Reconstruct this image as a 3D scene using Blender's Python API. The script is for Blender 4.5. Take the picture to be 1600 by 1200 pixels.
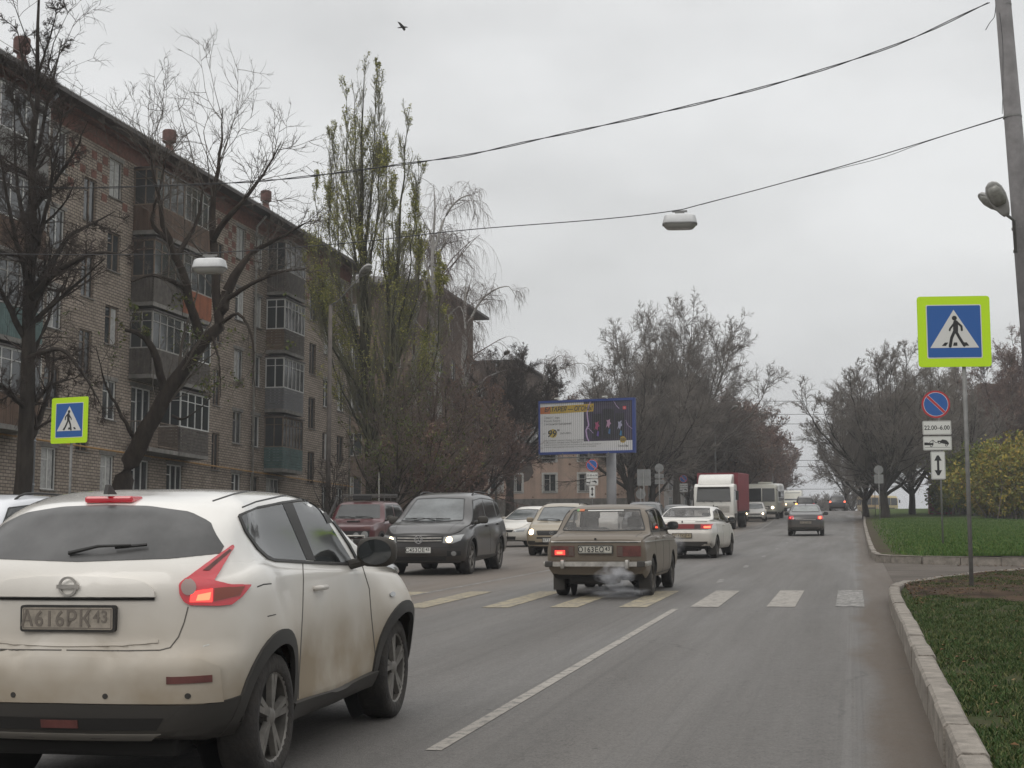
import bpy, bmesh, math, random
import numpy as np
from mathutils import Vector, Matrix
from mathutils.bvhtree import BVHTree
R = math.radians
for o in list(bpy.data.objects): bpy.data.objects.remove(o)
SC = bpy.context.scene
COL = SC.collection

# ---------------------------------------------------------------- camera
F_PX = 2350.0; EYE = 1.47; PITCH = 6.674469; YAW = 12.741264; SLOPE = 0.03618
cam_d = bpy.data.cameras.new('camera'); cam = bpy.data.objects.new('camera', cam_d); COL.objects.link(cam)
cam.location = (0, 0, EYE); cam.rotation_euler = (R(90 + PITCH), 0, R(YAW))
cam_d.sensor_width = 36; cam_d.lens = F_PX/1600*36; cam_d.clip_end = 3000; cam_d.clip_start = 0.1
SC.camera = cam
# ---------------------------------------------------------------- sky: an even overcast
SUN_EL, SUN_ROT = 38, 200
world = bpy.data.worlds.new('World'); SC.world = world; world.use_nodes = True
nt = world.node_tree; nt.nodes.clear(); N = nt.nodes.new; K = nt.links.new
out = N('ShaderNodeOutputWorld'); bg = N('ShaderNodeBackground'); K(bg.outputs[0], out.inputs[0])
sky = N('ShaderNodeTexSky'); sky.sky_type = 'NISHITA'; sky.sun_disc = False
sky.sun_elevation = R(SUN_EL); sky.sun_rotation = R(SUN_ROT); sky.air_density = 2; sky.dust_density = 5
tc = N('ShaderNodeTexCoord'); sep = N('ShaderNodeSeparateXYZ'); K(tc.outputs['Generated'], sep.inputs[0])
ramp = N('ShaderNodeValToRGB'); K(sep.outputs['Z'], ramp.inputs[0])
cr = ramp.color_ramp
cr.elements[0].position = 0.0; cr.elements[0].color = (.52, .53, .55, 1)
cr.elements[1].position = 1.0; cr.elements[1].color = (1.62, 1.60, 1.57, 1)
for p_, c_ in ((.05, (.56, .572, .59)), (.12, (.70, .712, .725)), (.20, (.80, .808, .815)), (.34, (.81, .815, .82)), (.55, (1.06, 1.05, 1.03))):
    e_ = cr.elements.new(p_); e_.color = (*c_, 1)
mp = N('ShaderNodeMapping'); mp.inputs['Scale'].default_value = (2.0, 2.0, 4.2); K(tc.outputs['Generated'], mp.inputs[0])
nz = N('ShaderNodeTexNoise'); nz.inputs['Scale'].default_value = 2.3; nz.inputs['Detail'].default_value = 5; nz.inputs['Roughness'].default_value = .5
K(mp.outputs[0], nz.inputs['Vector'])
mr = N('ShaderNodeMapRange'); K(nz.outputs['Fac'], mr.inputs[0]); mr.inputs[1].default_value = .3; mr.inputs[2].default_value = .7; mr.inputs[3].default_value = .86; mr.inputs[4].default_value = 1.11
mul = N('ShaderNodeMixRGB'); mul.blend_type = 'MULTIPLY'; mul.inputs[0].default_value = 1; K(ramp.outputs[0], mul.inputs[1]); K(mr.outputs[0], mul.inputs[2])
sc_ = N('ShaderNodeMixRGB'); sc_.blend_type = 'MULTIPLY'; sc_.inputs[0].default_value = 1; K(sky.outputs[0], sc_.inputs[1]); sc_.inputs[2].default_value = (.1, .1, .1, 1)
mx = N('ShaderNodeMixRGB'); mx.inputs[0].default_value = .93; K(sc_.outputs[0], mx.inputs[1]); K(mul.outputs[0], mx.inputs[2])
K(mx.outputs[0], bg.inputs[0]); bg.inputs[1].default_value = 1.0
sun_d = bpy.data.lights.new('sun', 'SUN'); sun = bpy.data.objects.new('sun', sun_d); COL.objects.link(sun)
sun_d.energy = .5; sun_d.angle = R(25); sun_d.color = (1, .97, .93)
sun.rotation_euler = (R(90 - SUN_EL), 0, R(180 - SUN_ROT))
sun.location = (0, 0, 60)
vs = SC.view_settings; vs.view_transform = 'Standard'; vs.look = 'None'; vs.exposure = 0; vs.gamma = 1; vs.use_curve_mapping = False
SC.cycles.max_bounces = 6; SC.cycles.transparent_max_bounces = 12; SC.cycles.volume_bounces = 0

# ---------------------------------------------------------------- camera maths used to survey the place
_p, _y = R(PITCH), R(YAW)
FW = np.array([-math.sin(_y)*math.cos(_p), math.cos(_y)*math.cos(_p), math.sin(_p)])
RT = np.array([math.cos(_y), math.sin(_y), 0]); UP = np.cross(RT, FW)
def ray(u, v): return FW + RT*(u-800)/F_PX + UP*(600-v)/F_PX
def planeX(u, v, X):
    d = ray(u, v); return np.array([0, 0, EYE]) + d*X/d[0]
def depth(u, v, Z):          # point at camera depth Z
    return np.array([0, 0, EYE]) + ray(u, v)*Z
_px = np.array([-200, 0, 90, 110, 130, 150, 165, 185, 225, 300, 600, 2500.])
_pz = np.array([SLOPE*-200, 0, SLOPE*90, SLOPE*110+.14, SLOPE*130+.38, SLOPE*150+.62, SLOPE*165+.72, 7.25, 8.05, 8.5, 2, -60])
def pchip(xs, ys):
    xs = np.asarray(xs, float); ys = np.asarray(ys, float); h = np.diff(xs); dl = np.diff(ys)/h
    m = np.zeros(len(xs)); m[0] = dl[0]; m[-1] = dl[-1]
    for i in range(1, len(xs)-1):
        if dl[i-1]*dl[i] > 0:
            w1 = 2*h[i]+h[i-1]; w2 = h[i]+2*h[i-1]; m[i] = (w1+w2)/(w1/dl[i-1]+w2/dl[i])
    def f(x):
        x = np.clip(np.asarray(x, float), xs[0], xs[-1]); i = np.clip(np.searchsorted(xs, x)-1, 0, len(h)-1)
        t = (x-xs[i])/h[i]; t2 = t*t; t3 = t2*t
        return (2*t3-3*t2+1)*ys[i]+(t3-2*t2+t)*h[i]*m[i]+(-2*t3+3*t2)*ys[i+1]+(t3-t2)*h[i]*m[i+1]
    return f
road_z = pchip(_px, _pz)
def rz(y): return float(road_z(y))

# ---------------------------------------------------------------- materials
_M = {}
def mat(name, col, rough=.6, metal=0, var=0, vscale=5, var2=None, bump=0, bscale=40, emit=None, estr=0, coat=0, spec=.5, dirt=None, alpha=1, detail=6, mapscale=(1,1,1), streak=0):
    if name in _M: return _M[name]
    m = bpy.data.materials.new(name); m.use_nodes = True; t = m.node_tree; b = t.nodes['Principled BSDF']; n = t.nodes.new; k = t.links.new
    b.inputs['Base Color'].default_value = (*col, 1); b.inputs['Roughness'].default_value = rough; b.inputs['Metallic'].default_value = metal
    b.inputs['Specular IOR Level'].default_value = spec; b.inputs['Coat Weight'].default_value = coat; b.inputs['Coat Roughness'].default_value = .08
    b.inputs['Alpha'].default_value = alpha
    tcn = n('ShaderNodeTexCoord'); mpn = n('ShaderNodeMapping'); k(tcn.outputs['Object'], mpn.inputs[0]); mpn.inputs['Scale'].default_value = mapscale
    vec = mpn.outputs[0]; src = None
    if var or var2:
        z = n('ShaderNodeTexNoise'); z.inputs['Scale'].default_value = vscale; z.inputs['Detail'].default_value = detail; z.inputs['Roughness'].default_value = .65; k(vec, z.inputs['Vector'])
        r_ = n('ShaderNodeMapRange'); k(z.outputs['Fac'], r_.inputs[0]); r_.inputs[1].default_value = .33; r_.inputs[2].default_value = .67
        x = n('ShaderNodeMixRGB'); k(r_.outputs[0], x.inputs[0])
        x.inputs[1].default_value = (*[c*(1-var) for c in col], 1); x.inputs[2].default_value = (*(var2 if var2 else [min(1, c*(1+var)) for c in col]), 1)
        src = x.outputs[0]
    if streak:
        z = n('ShaderNodeTexNoise'); z.inputs['Scale'].default_value = 1; z.inputs['Detail'].default_value = 5
        m2 = n('ShaderNodeMapping'); m2.inputs['Scale'].default_value = (2.5, 2.5, .12); k(tcn.outputs['Object'], m2.inputs[0]); k(m2.outputs[0], z.inputs['Vector'])
        r_ = n('ShaderNodeMapRange'); k(z.outputs['Fac'], r_.inputs[0]); r_.inputs[1].default_value = .35; r_.inputs[2].default_value = .75; r_.inputs[3].default_value = 1; r_.inputs[4].default_value = 1-streak
        x = n('ShaderNodeMixRGB'); x.blend_type = 'MULTIPLY'; x.inputs[0].default_value = 1
        if src: k(src, x.inputs[1])
        else: x.inputs[1].default_value = (*col, 1)
        k(r_.outputs[0], x.inputs[2]); src = x.outputs[0]
    if dirt:   # (colour, z low full, z high none, strength): road dust thrown up on the lower body
        dc, z0, z1, st = dirt
        s = n('ShaderNodeSeparateXYZ'); k(tcn.outputs['Object'], s.inputs[0])
        r_ = n('ShaderNodeMapRange'); k(s.outputs['Z'], r_.inputs[0]); r_.inputs[1].default_value = z0; r_.inputs[2].default_value = z1; r_.inputs[3].default_value = st; r_.inputs[4].default_value = .04
        z = n('ShaderNodeTexNoise'); z.inputs['Scale'].default_value = 2.2; z.inputs['Detail'].default_value = 7; k(tcn.outputs['Object'], z.inputs['Vector'])
        q = n('ShaderNodeMapRange'); k(z.outputs['Fac'], q.inputs[0]); q.inputs[1].default_value = .3; q.inputs[2].default_value = .7; q.inputs[3].default_value = .78; q.inputs[4].default_value = 1.15
        mm = n('ShaderNodeMath'); mm.operation = 'MULTIPLY'; mm.use_clamp = True; k(r_.outputs[0], mm.inputs[0]); k(q.outputs[0], mm.inputs[1])
        x = n('ShaderNodeMixRGB'); k(mm.outputs[0], x.inputs[0])
        if src: k(src, x.inputs[1])
        else: x.inputs[1].default_value = (*col, 1)
        x.inputs[2].default_value = (*dc, 1); src = x.outputs[0]
        rr = n('ShaderNodeMapRange'); k(mm.outputs[0], rr.inputs[0]); rr.inputs[3].default_value = rough; rr.inputs[4].default_value = .8; k(rr.outputs[0], b.inputs['Roughness'])
        cc = n('ShaderNodeMapRange'); k(mm.outputs[0], cc.inputs[0]); cc.inputs[3].default_value = coat; cc.inputs[4].default_value = 0; cc.inputs[2].default_value = .6; k(cc.outputs[0], b.inputs['Coat Weight'])
    if src: k(src, b.inputs['Base Color'])
    if bump:
        z = n('ShaderNodeTexNoise'); z.inputs['Scale'].default_value = bscale; z.inputs['Detail'].default_value = 4; k(vec, z.inputs['Vector'])
        bp = n('ShaderNodeBump'); bp.inputs['Strength'].default_value = bump; bp.inputs['Distance'].default_value = .02; k(z.outputs['Fac'], bp.inputs['Height']); k(bp.outputs[0], b.inputs['Normal'])
    if emit: b.inputs['Emission Color'].default_value = (*emit, 1); b.inputs['Emission Strength'].default_value = estr
    _M[name] = m; return m
def brick_mat(name, c1, c2, mortar, bw=.26, bh=.092, axis='Y', msize=.012, stain=.25):
    if name in _M: return _M[name]
    m = bpy.data.materials.new(name); m.use_nodes = True; t = m.node_tree; b = t.nodes['Principled BSDF']; n = t.nodes.new; k = t.links.new
    b.inputs['Roughness'].default_value = .9; b.inputs['Specular IOR Level'].default_value = .15
    tcn = n('ShaderNodeTexCoord'); s = n('ShaderNodeSeparateXYZ'); c = n('ShaderNodeCombineXYZ'); k(tcn.outputs['Object'], s.inputs[0])
    add = n('ShaderNodeMath'); add.operation = 'ADD'; k(s.outputs['X'], add.inputs[0]); k(s.outputs['Y'], add.inputs[1])
    k(add.outputs[0], c.inputs['X']); k(s.outputs['Z'], c.inputs['Y'])
    br = n('ShaderNodeTexBrick'); k(c.outputs[0], br.inputs['Vector']); br.inputs['Scale'].default_value = 1; br.inputs['Brick Width'].default_value = bw; br.inputs['Row Height'].default_value = bh
    br.inputs['Mortar Size'].default_value = msize; br.inputs['Mortar Smooth'].default_value = .1; br.inputs['Bias'].default_value = -.1
    br.inputs['Color1'].default_value = (*c1, 1); br.inputs['Color2'].default_value = (*c2, 1); br.inputs['Mortar'].default_value = (*mortar, 1)
    z = n('ShaderNodeTexNoise'); z.inputs['Scale'].default_value = .45; z.inputs['Detail'].default_value = 8; z.inputs['Roughness'].default_value = .7; k(tcn.outputs['Object'], z.inputs['Vector'])
    r_ = n('ShaderNodeMapRange'); k(z.outputs['Fac'], r_.inputs[0]); r_.inputs[1].default_value = .3; r_.inputs[2].default_value = .7; r_.inputs[3].default_value = 1-stain; r_.inputs[4].default_value = 1+stain*.6
    x = n('ShaderNodeMixRGB'); x.blend_type = 'MULTIPLY'; x.inputs[0].default_value = 1; k(br.outputs[0], x.inputs[1]); k(r_.outputs[0], x.inputs[2])
    k(x.outputs[0], b.inputs['Base Color'])
    bp = n('ShaderNodeBump'); bp.inputs['Strength'].default_value = .6; bp.inputs['Distance'].default_value = .01; bp.invert = True; k(br.outputs['Fac'], bp.inputs['Height']); k(bp.outputs[0], b.inputs['Normal'])
    _M[name] = m; return m

# ---------------------------------------------------------------- object helpers
def empty(name, label, cat, loc=(0,0,0), rot=(0,0,0), group=None, kind=None):
    o = bpy.data.objects.new(name, None); COL.objects.link(o); o.location = loc; o.rotation_euler = rot; o.empty_display_size = .2
    tag(o, label, cat, group, kind); return o
def tag(o, label=None, cat=None, group=None, kind=None):
    if label: o['label'] = label
    if cat: o['category'] = cat
    if group: o['group'] = group
    if kind: o['kind'] = kind
    return o
def obj(name, me, m=None, parent=None, smooth=False):
    o = bpy.data.objects.new(name, me); COL.objects.link(o); me.name = name
    if m is not None:
        for q in (m if isinstance(m, (list, tuple)) else [m]): me.materials.append(q)
    if smooth: me.polygons.foreach_set('use_smooth', [True]*len(me.polygons))
    if parent: o.parent = parent
    return o
class MB:
    """collects boxes, tubes, lathes and sheets into one mesh"""
    def __init__(s): s.v = []; s.f = []; s.mi = []; s.cm = 0
    def add(s, vs, fs):
        b = len(s.v); s.v += [tuple(map(float, q)) for q in vs]; s.f += [tuple(i+b for i in q) for q in fs]; s.mi += [s.cm]*len(fs); return s
    def box(s, x0, x1, y0, y1, z0, z1, M=None, bev=0):
        if bev:
            return s.bbox(x0, x1, y0, y1, z0, z1, bev, M)
        vs = [(x, y, z) for x in (x0, x1) for y in (y0, y1) for z in (z0, z1)]
        if M is not None: vs = [M @ Vector(q) for q in vs]
        return s.add(vs, [(0,1,3,2), (4,6,7,5), (0,4,5,1), (2,3,7,6), (0,2,6,4), (1,5,7,3)])
    def bbox(s, x0, x1, y0, y1, z0, z1, b, M=None):
        bm = bmesh.new(); bmesh.ops.create_cube(bm, size=1)
        for q in bm.verts: q.co = Vector(((x0+x1)/2+q.co.x*(x1-x0), (y0+y1)/2+q.co.y*(y1-y0), (z0+z1)/2+q.co.z*(z1-z0)))
        bmesh.ops.bevel(bm, geom=bm.edges[:], offset=b, segments=2, affect='EDGES', profile=.5)
        bm.verts.index_update(); vs = [(M @ q.co if M is not None else q.co) for q in bm.verts]
        fs = [[q.index for q in f.verts] for f in bm.faces]; bm.free(); return s.add(vs, fs)
    def tube(s, pts, r, k=8, cap=True):
        pts = np.asarray(pts, float); n = len(pts); r = np.broadcast_to(np.asarray(r, float), (n,))
        t = np.gradient(pts, axis=0); t /= np.linalg.norm(t, axis=1)[:, None]+1e-12
        ref = np.array([0, 0, 1.]) if abs(t[0][2]) < .9 else np.array([1., 0, 0])
        vs = []
        for i in range(n):
            a = np.cross(t[i], ref); a /= np.linalg.norm(a)+1e-12; b = np.cross(t[i], a)
            for j in range(k):
                w = 2*math.pi*j/k; vs.append(pts[i]+r[i]*(math.cos(w)*a+math.sin(w)*b))
        fs = [(i*k+j, i*k+(j+1) % k, (i+1)*k+(j+1) % k, (i+1)*k+j) for i in range(n-1) for j in range(k)]
        if cap: fs += [tuple(range(k))[::-1], tuple((n-1)*k+j for j in range(k))]
        return s.add(vs, fs)
    def bar(s, a, b, w=.03, h=None):   # square bar
        a = np.array(a, float); b = np.array(b, float); h = h or w; t = (b-a)/(np.linalg.norm(b-a)+1e-9)
        ref = np.array([0, 0, 1.]) if abs(t[2]) < .9 else np.array([1., 0, 0])
        p = np.cross(t, ref); p /= np.linalg.norm(p); q = np.cross(p, t)
        vs = [e+i*p*w/2+j*q*h/2 for e in (a, b) for i, j in ((-1, -1), (1, -1), (1, 1), (-1, 1))]
        return s.add(vs, [(3,2,1,0), (4,5,6,7), (0,1,5,4), (1,2,6,5), (2,3,7,6), (3,0,4,7)])
    def lathe(s, prof, k=24, M=None, cap=True):   # prof: (r, h) about local Z
        vs = []; n = len(prof)
        for r, h in prof:
            for j in range(k):
                w = 2*math.pi*j/k; q = Vector((r*math.cos(w), r*math.sin(w), h)); vs.append(M @ q if M is not None else q)
        fs = [(i*k+j, i*k+(j+1) % k, (i+1)*k+(j+1) % k, (i+1)*k+j) for i in range(n-1) for j in range(k)]
        if cap: fs += [tuple(range(k))[::-1], tuple((n-1)*k+j for j in range(k))]
        return s.add(vs, fs)
    def prism(s, poly, t0, t1, M):   # 2D polygon extruded along local z from t0 to t1
        n = len(poly); vs = [M @ Vector((x, y, t)) for t in (t0, t1) for x, y in poly]
        return s.add(vs, [tuple(range(n))[::-1], tuple(range(n, 2*n))]+[(i, (i+1) % n, n+(i+1) % n, n+i) for i in range(n)])
    def build(s, name, m=None, parent=None, smooth=False):
        me = bpy.data.meshes.new(name); me.from_pydata(s.v, [], s.f); 
        if any(s.mi): me.polygons.foreach_set('material_index', s.mi)
        me.update(); bm = bmesh.new(); bm.from_mesh(me); bmesh.ops.recalc_face_normals(bm, faces=bm.faces[:]); bm.to_mesh(me); bm.free()
        return obj(name, me, m, parent, smooth)
def autosmooth(o, ang=35):
    me = o.data; bm = bmesh.new(); bm.from_mesh(me)
    for f in bm.faces: f.smooth = True
    for e in bm.edges:
        if len(e.link_faces) == 2 and e.calc_face_angle(0) > R(ang): e.smooth = False
    bm.to_mesh(me); bm.free(); return o
def text_mesh(body, size, shear=0, align='CENTER', extrude=.002, bold=0, space=1, sx=1):
    c = bpy.data.curves.new('t', 'FONT'); c.body = body; c.size = size; c.align_x = align; c.align_y = 'CENTER'; c.shear = shear; c.extrude = extrude
    c.offset = bold; c.space_character = space; c.resolution_u = 3
    o = bpy.data.objects.new('t', c); COL.objects.link(o); dg = bpy.context.evaluated_depsgraph_get()
    me = bpy.data.meshes.new_from_object(o.evaluated_get(dg)); bpy.data.objects.remove(o); bpy.data.curves.remove(c)
    if sx != 1: me.transform(Matrix.Diagonal((sx, 1, 1, 1)))
    return me
def frame(o, x, y, z=None):   # matrix from origin and axes
    x = Vector(x).normalized(); y = Vector(y).normalized(); z = x.cross(y) if z is None else Vector(z)
    return Matrix(((x.x, y.x, z.x, o[0]), (x.y, y.y, z.y, o[1]), (x.z, y.z, z.z, o[2]), (0, 0, 0, 1)))
def arc(cx, cy, r, a0, a1, n=12, ry=None):
    ry = ry or r; return [(cx+r*math.cos(R(a0+(a1-a0)*i/n)), cy+ry*math.sin(R(a0+(a1-a0)*i/n))) for i in range(n+1)]
def rrect(x0, x1, y0, y1, r, n=4):
    return arc(x1-r, y1-r, r, 0, 90, n)+arc(x0+r, y1-r, r, 90, 180, n)+arc(x0+r, y0+r, r, 180, 270, n)+arc(x1-r, y0+r, r, 270, 360, n)
# ---------------------------------------------------------------- ground, road, kerbs
def sheet(name, xs, ys, zf, m, parent=None):
    vs = [(x, y, zf(x, y)) for y in ys for x in xs]; n = len(xs)
    fs = [(j*n+i, j*n+i+1, (j+1)*n+i+1, (j+1)*n+i) for j in range(len(ys)-1) for i in range(n-1)]
    me = bpy.data.meshes.new(name); me.from_pydata(vs, [], fs); me.update(); return obj(name, me, m, parent, True)
def asphalt():
    m = bpy.data.materials.new('asphalt'); m.use_nodes = True; t = m.node_tree; b = t.nodes['Principled BSDF']; n = t.nodes.new; k = t.links.new
    tc = n('ShaderNodeTexCoord'); sp = n('ShaderNodeSeparateXYZ'); k(tc.outputs['Object'], sp.inputs[0])
    def noise(sc, det=4, scale=(1,1,1), rough=.6):
        mp = n('ShaderNodeMapping'); mp.inputs['Scale'].default_value = scale; k(tc.outputs['Object'], mp.inputs[0])
        z = n('ShaderNodeTexNoise'); z.inputs['Scale'].default_value = sc; z.inputs['Detail'].default_value = det; z.inputs['Roughness'].default_value = rough; k(mp.outputs[0], z.inputs['Vector']); return z.outputs['Fac']
    def rng(s, a, b_, c, d):
        r_ = n('ShaderNodeMapRange'); k(s, r_.inputs[0]); 
        for i, v in enumerate((a, b_, c, d)): r_.inputs[i+1].default_value = v
        return r_.outputs[0]
    def mix(f, a, b_, mode='MIX'):
        x = n('ShaderNodeMixRGB'); x.blend_type = mode
        if isinstance(f, (int, float)): x.inputs[0].default_value = f
        else: k(f, x.inputs[0])
        for i, q in ((1, a), (2, b_)):
            if isinstance(q, tuple): x.inputs[i].default_value = (*q, 1)
            else: k(q, x.inputs[i])
        return x.outputs[0]
    def mathn(op, a, b_):
        x = n('ShaderNodeMath'); x.operation = op; x.use_clamp = op == 'MULTIPLY'
        for i, q in ((0, a), (1, b_)):
            if isinstance(q, (int, float)): x.inputs[i].default_value = q
            else: k(q, x.inputs[i])
        return x.outputs[0]
    grain = noise(55, 3, rough=.8)
    c = mix(rng(grain, .42, .58, 0, 1), (.054, .050, .046), (.140, .131, .122))
    c = mix(rng(noise(.35, 6), .3, .7, 0, 1), c, mix(.5, c, (.10, .095, .09)))
    # long wheel polish streaks along the lanes
    st = rng(noise(1, 5, (1.6, .03, 1)), .35, .68, .78, 1.2); c = mix(1, c, st, 'MULTIPLY')
    # paler rut lines near the gutter
    rut = rng(noise(1, 3, (26, .05, 1)), .48, .56, 0, 1)
    band = mathn('MULTIPLY', rng(sp.outputs['X'], -.20, -.06, 0, 1), rng(sp.outputs['X'], .02, .12, 1, 0))
    c = mix(mathn('MULTIPLY', mathn('MULTIPLY', rut, band), .25), c, (.20, .195, .19))
    c = mix(rng(noise(14, 5, rough=.75), .3, .7, 0, .5), c, (.165, .157, .148)); c = mix(rng(noise(1, 4, (14, .06, 1)), .56, .66, 0, .35), c, (.075, .071, .066))
    spots = n('ShaderNodeTexVoronoi'); spots.inputs['Scale'].default_value = 1.1; k(tc.outputs['Object'], spots.inputs['Vector']); c = mix(rng(spots.outputs['Distance'], .018, .03, .8, 0), c, (.03, .028, .026))
    # brown sand lying in the gutter and between the opposite lanes
    wob = mathn('ADD', sp.outputs['X'], mathn('MULTIPLY', noise(.9, 6, (1, .35, 1)), .8))
    gut = mathn('MULTIPLY', rng(wob, .40, .58, 0, 1), rng(noise(7, 5), .25, .6, .75, 1))
    c = mix(gut, c, mix(noise(30, 4), (.060, .045, .033), (.108, .084, .062)))
    med = mathn('MULTIPLY', rng(wob, -9.2, -7.6, 0, 1), rng(wob, -6.6, -5.2, 1, 0))
    c = mix(mathn('MULTIPLY', med, .55), c, (.15, .115, .085))
    far = rng(wob, -7.5, -9.0, 0, .45); c = mix(far, c, (.15, .125, .105))
    cracks = n('ShaderNodeTexVoronoi'); cracks.feature = 'DISTANCE_TO_EDGE'; cracks.inputs['Scale'].default_value = .33
    wv = n('ShaderNodeMapping'); k(tc.outputs['Object'], wv.inputs[0]); nn = n('ShaderNodeTexNoise'); nn.inputs['Scale'].default_value = 1.5; nn.inputs['Detail'].default_value = 5; k(tc.outputs['Object'], nn.inputs['Vector'])
    ad = n('ShaderNodeMixRGB'); ad.inputs[0].default_value = .35; k(wv.outputs[0], ad.inputs[1]); k(nn.outputs['Color'], ad.inputs[2]); k(ad.outputs[0], cracks.inputs['Vector'])
    ck = mathn('MULTIPLY', rng(cracks.outputs['Distance'], 0, .006, 1, 0), rng(noise(.22, 2), .5, .6, 0, .6)); c = mix(ck, c, (.04, .038, .035))
    k(c, b.inputs['Base Color'])
    k(mathn('MULTIPLY', rng(noise(.6, 5, (1.5, .12, 1)), .3, .7, .50, .80), 1.0), b.inputs['Roughness'])
    b.inputs['Specular IOR Level'].default_value = .4
    bp = n('ShaderNodeBump'); bp.inputs['Strength'].default_value = .55; bp.inputs['Distance'].default_value = .012; k(noise(90, 3), bp.inputs['Height']); k(bp.outputs[0], b.inputs['Normal'])
    return m
M_asph = asphalt()
M_soil = mat('soil', (.062, .042, .030), .95, var2=(.12, .088, .062), vscale=3.2, bump=1, bscale=12, spec=.2)
def lawn_mat():
    m = mat('lawn', (.035, .062, .014), .95, var2=(.085, .12, .028), vscale=1.1, bump=1, bscale=30, spec=.1)
    t = m.node_tree; b = t.nodes['Principled BSDF']; n = t.nodes.new; k = t.links.new; src = b.inputs['Base Color'].links[0].from_socket
    tc = n('ShaderNodeTexCoord'); s = n('ShaderNodeSeparateXYZ'); k(tc.outputs['Object'], s.inputs[0]); z = n('ShaderNodeTexNoise'); z.inputs['Scale'].default_value = .8; z.inputs['Detail'].default_value = 6; k(tc.outputs['Object'], z.inputs['Vector'])
    a = n('ShaderNodeMath'); a.operation = 'MULTIPLY_ADD'; k(z.outputs['Fac'], a.inputs[0]); a.inputs[1].default_value = -2.6; k(s.outputs['X'], a.inputs[2])
    r_ = n('ShaderNodeMapRange'); k(a.outputs[0], r_.inputs[0]); r_.inputs[1].default_value = -.5; r_.inputs[2].default_value = .9; r_.inputs[3].default_value = 1; r_.inputs[4].default_value = 0
    x = n('ShaderNodeMixRGB'); k(r_.outputs[0], x.inputs[0]); k(src, x.inputs[1]); x.inputs[2].default_value = (.060, .047, .032, 1); k(x.outputs[0], b.inputs['Base Color']); return m
M_lawn = lawn_mat()
M_ground = mat('far_ground', (.045, .055, .022), .95, var2=(.085, .075, .05), vscale=.25, bump=.8, bscale=6, spec=.1)
M_kerb = mat('kerb_concrete', (.27, .245, .215), .9, var=.28, vscale=6, bump=.8, bscale=60, spec=.2, streak=.2)
M_path = mat('pavement', (.13, .12, .11), .9, var=.25, vscale=2, bump=.4, bscale=30)
ys_all = sorted(set([-30, -15, -5] + [float(q) for q in np.arange(0, 240, 3)] + [float(q) for q in np.arange(240, 640, 20)] + [700, 900, 1300, 2000]))
XS_FAR = [-900, -400, -200, -120, -80, -60, -48, -40, -34, -28, -22, -15.2]
# one ground sheet to the horizon, a hand below the paved and planted layers
sheet('ground', [-900, -400, -200, -120, -60, -30, -15, 0, 15, 30, 60, 120, 200, 400, 900], ys_all, lambda x, y: rz(y) - .12 - max(0, abs(x)-60)*.004, M_ground)['kind'] = 'structure'
# kerb line (X of the kerb's road side) on the right: near piece ends at the side road, far piece begins beyond it
KX = .46
sheet('road', [-15.0, -13, -11, -9, -7.5, -6, -4, -2.5, -1.2, -.4, .1, .75], [y for y in ys_all if y < 620], lambda x, y: rz(y), M_asph)['kind'] = 'structure'
def rows(y0, y1, st): return [y0+(y1-y0)*i/max(1, round((y1-y0)/st)) for i in range(max(1, round((y1-y0)/st))+1)]
# side road entering from the right between the two lawns
so = sheet('side_road', [.7, 2, 4, 8, 14, 24, 40], rows(23.5, 52, 1.5), lambda x, y: rz(y)+.004, mat('side_road_mud', (.052, .041, .032), .92, var2=(.115, .097, .08), vscale=1.4, bump=.7, bscale=25, mapscale=(.35, 1, 1))); so['kind'] = 'structure'
def kerb(name, pts, h=.2, w=.16, seg=1.0):
    """kerb stones one after another along a polyline of (x, y), stones w wide to the right of the line"""
    pts = np.array(pts, float); d = np.r_[0, np.cumsum(np.linalg.norm(np.diff(pts, axis=0), axis=1))]
    mb = MB(); rnd = random.Random(4); n = int(d[-1]/seg)
    for i in range(n):
        a, b = i*seg+.006, (i+1)*seg-.006
        pa = np.array([np.interp(a, d, pts[:, j]) for j in (0, 1)]); pb = np.array([np.interp(b, d, pts[:, j]) for j in (0, 1)])
        t = (pb-pa)/np.linalg.norm(pb-pa); nrm = np.array([t[1], -t[0]]); hh = h+rnd.uniform(-.012, .012); off = rnd.uniform(-.008, .008); ch = .02
        prof = [(0, -.25), (.012, hh-ch), (.012+ch, hh), (w-ch, hh), (w, hh-ch), (w, -.25)]
        vs = []
        for P in (pa, pb):
            for q, z in prof: X = P+nrm*(q+off); vs.append((X[0], X[1], rz(X[1])+z))
        mb.add(vs, [tuple(range(6))[::-1], tuple(range(6, 12))]+[(j, (j+1) % 6, 6+(j+1) % 6, 6+j) for j in range(6)])
    o = mb.build(name, M_kerb); return o
near_line = [(KX, -3), (KX, 22.6), (KX+.04, 24), (KX+.18, 25.2), (KX+.36, 26.3), (1.2, 27.6), (1.9, 29.2), (2.9, 31.1), (4.1, 33.3), (6, 33.5), (12, 31.6), (30, 26)]
tag(kerb('kerb', near_line[:5], .22, .17), 'pale concrete kerb stones along the near grass verge at bottom right', 'kerb')
tag(kerb('kerb', near_line[4:], .19, .13), 'low thin kerb at the near side of the muddy side road', 'kerb')
far_line = [(30, 29), (16, 33.5), (8, 36.2), (4.5, 37.5), (2.6, 38.4), (1.4, 39.1), (.85, 39.8), (.56, 41), (.45, 43)]+[(.44, 50), (.5, 70), (.62, 100), (.9, 140), (1.2, 175), (1.4, 200)]
tag(kerb('kerb', far_line[:8], .2, -.16), 'concrete kerb along the far side of the muddy side road', 'kerb')
tag(kerb('kerb', far_line[7:], .2, .16), 'long kerb running up the hill beside the far lawn', 'kerb')
def inter(line, x): p = np.array(line); return float(np.interp(x, p[:, 0], p[:, 1]))
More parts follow.
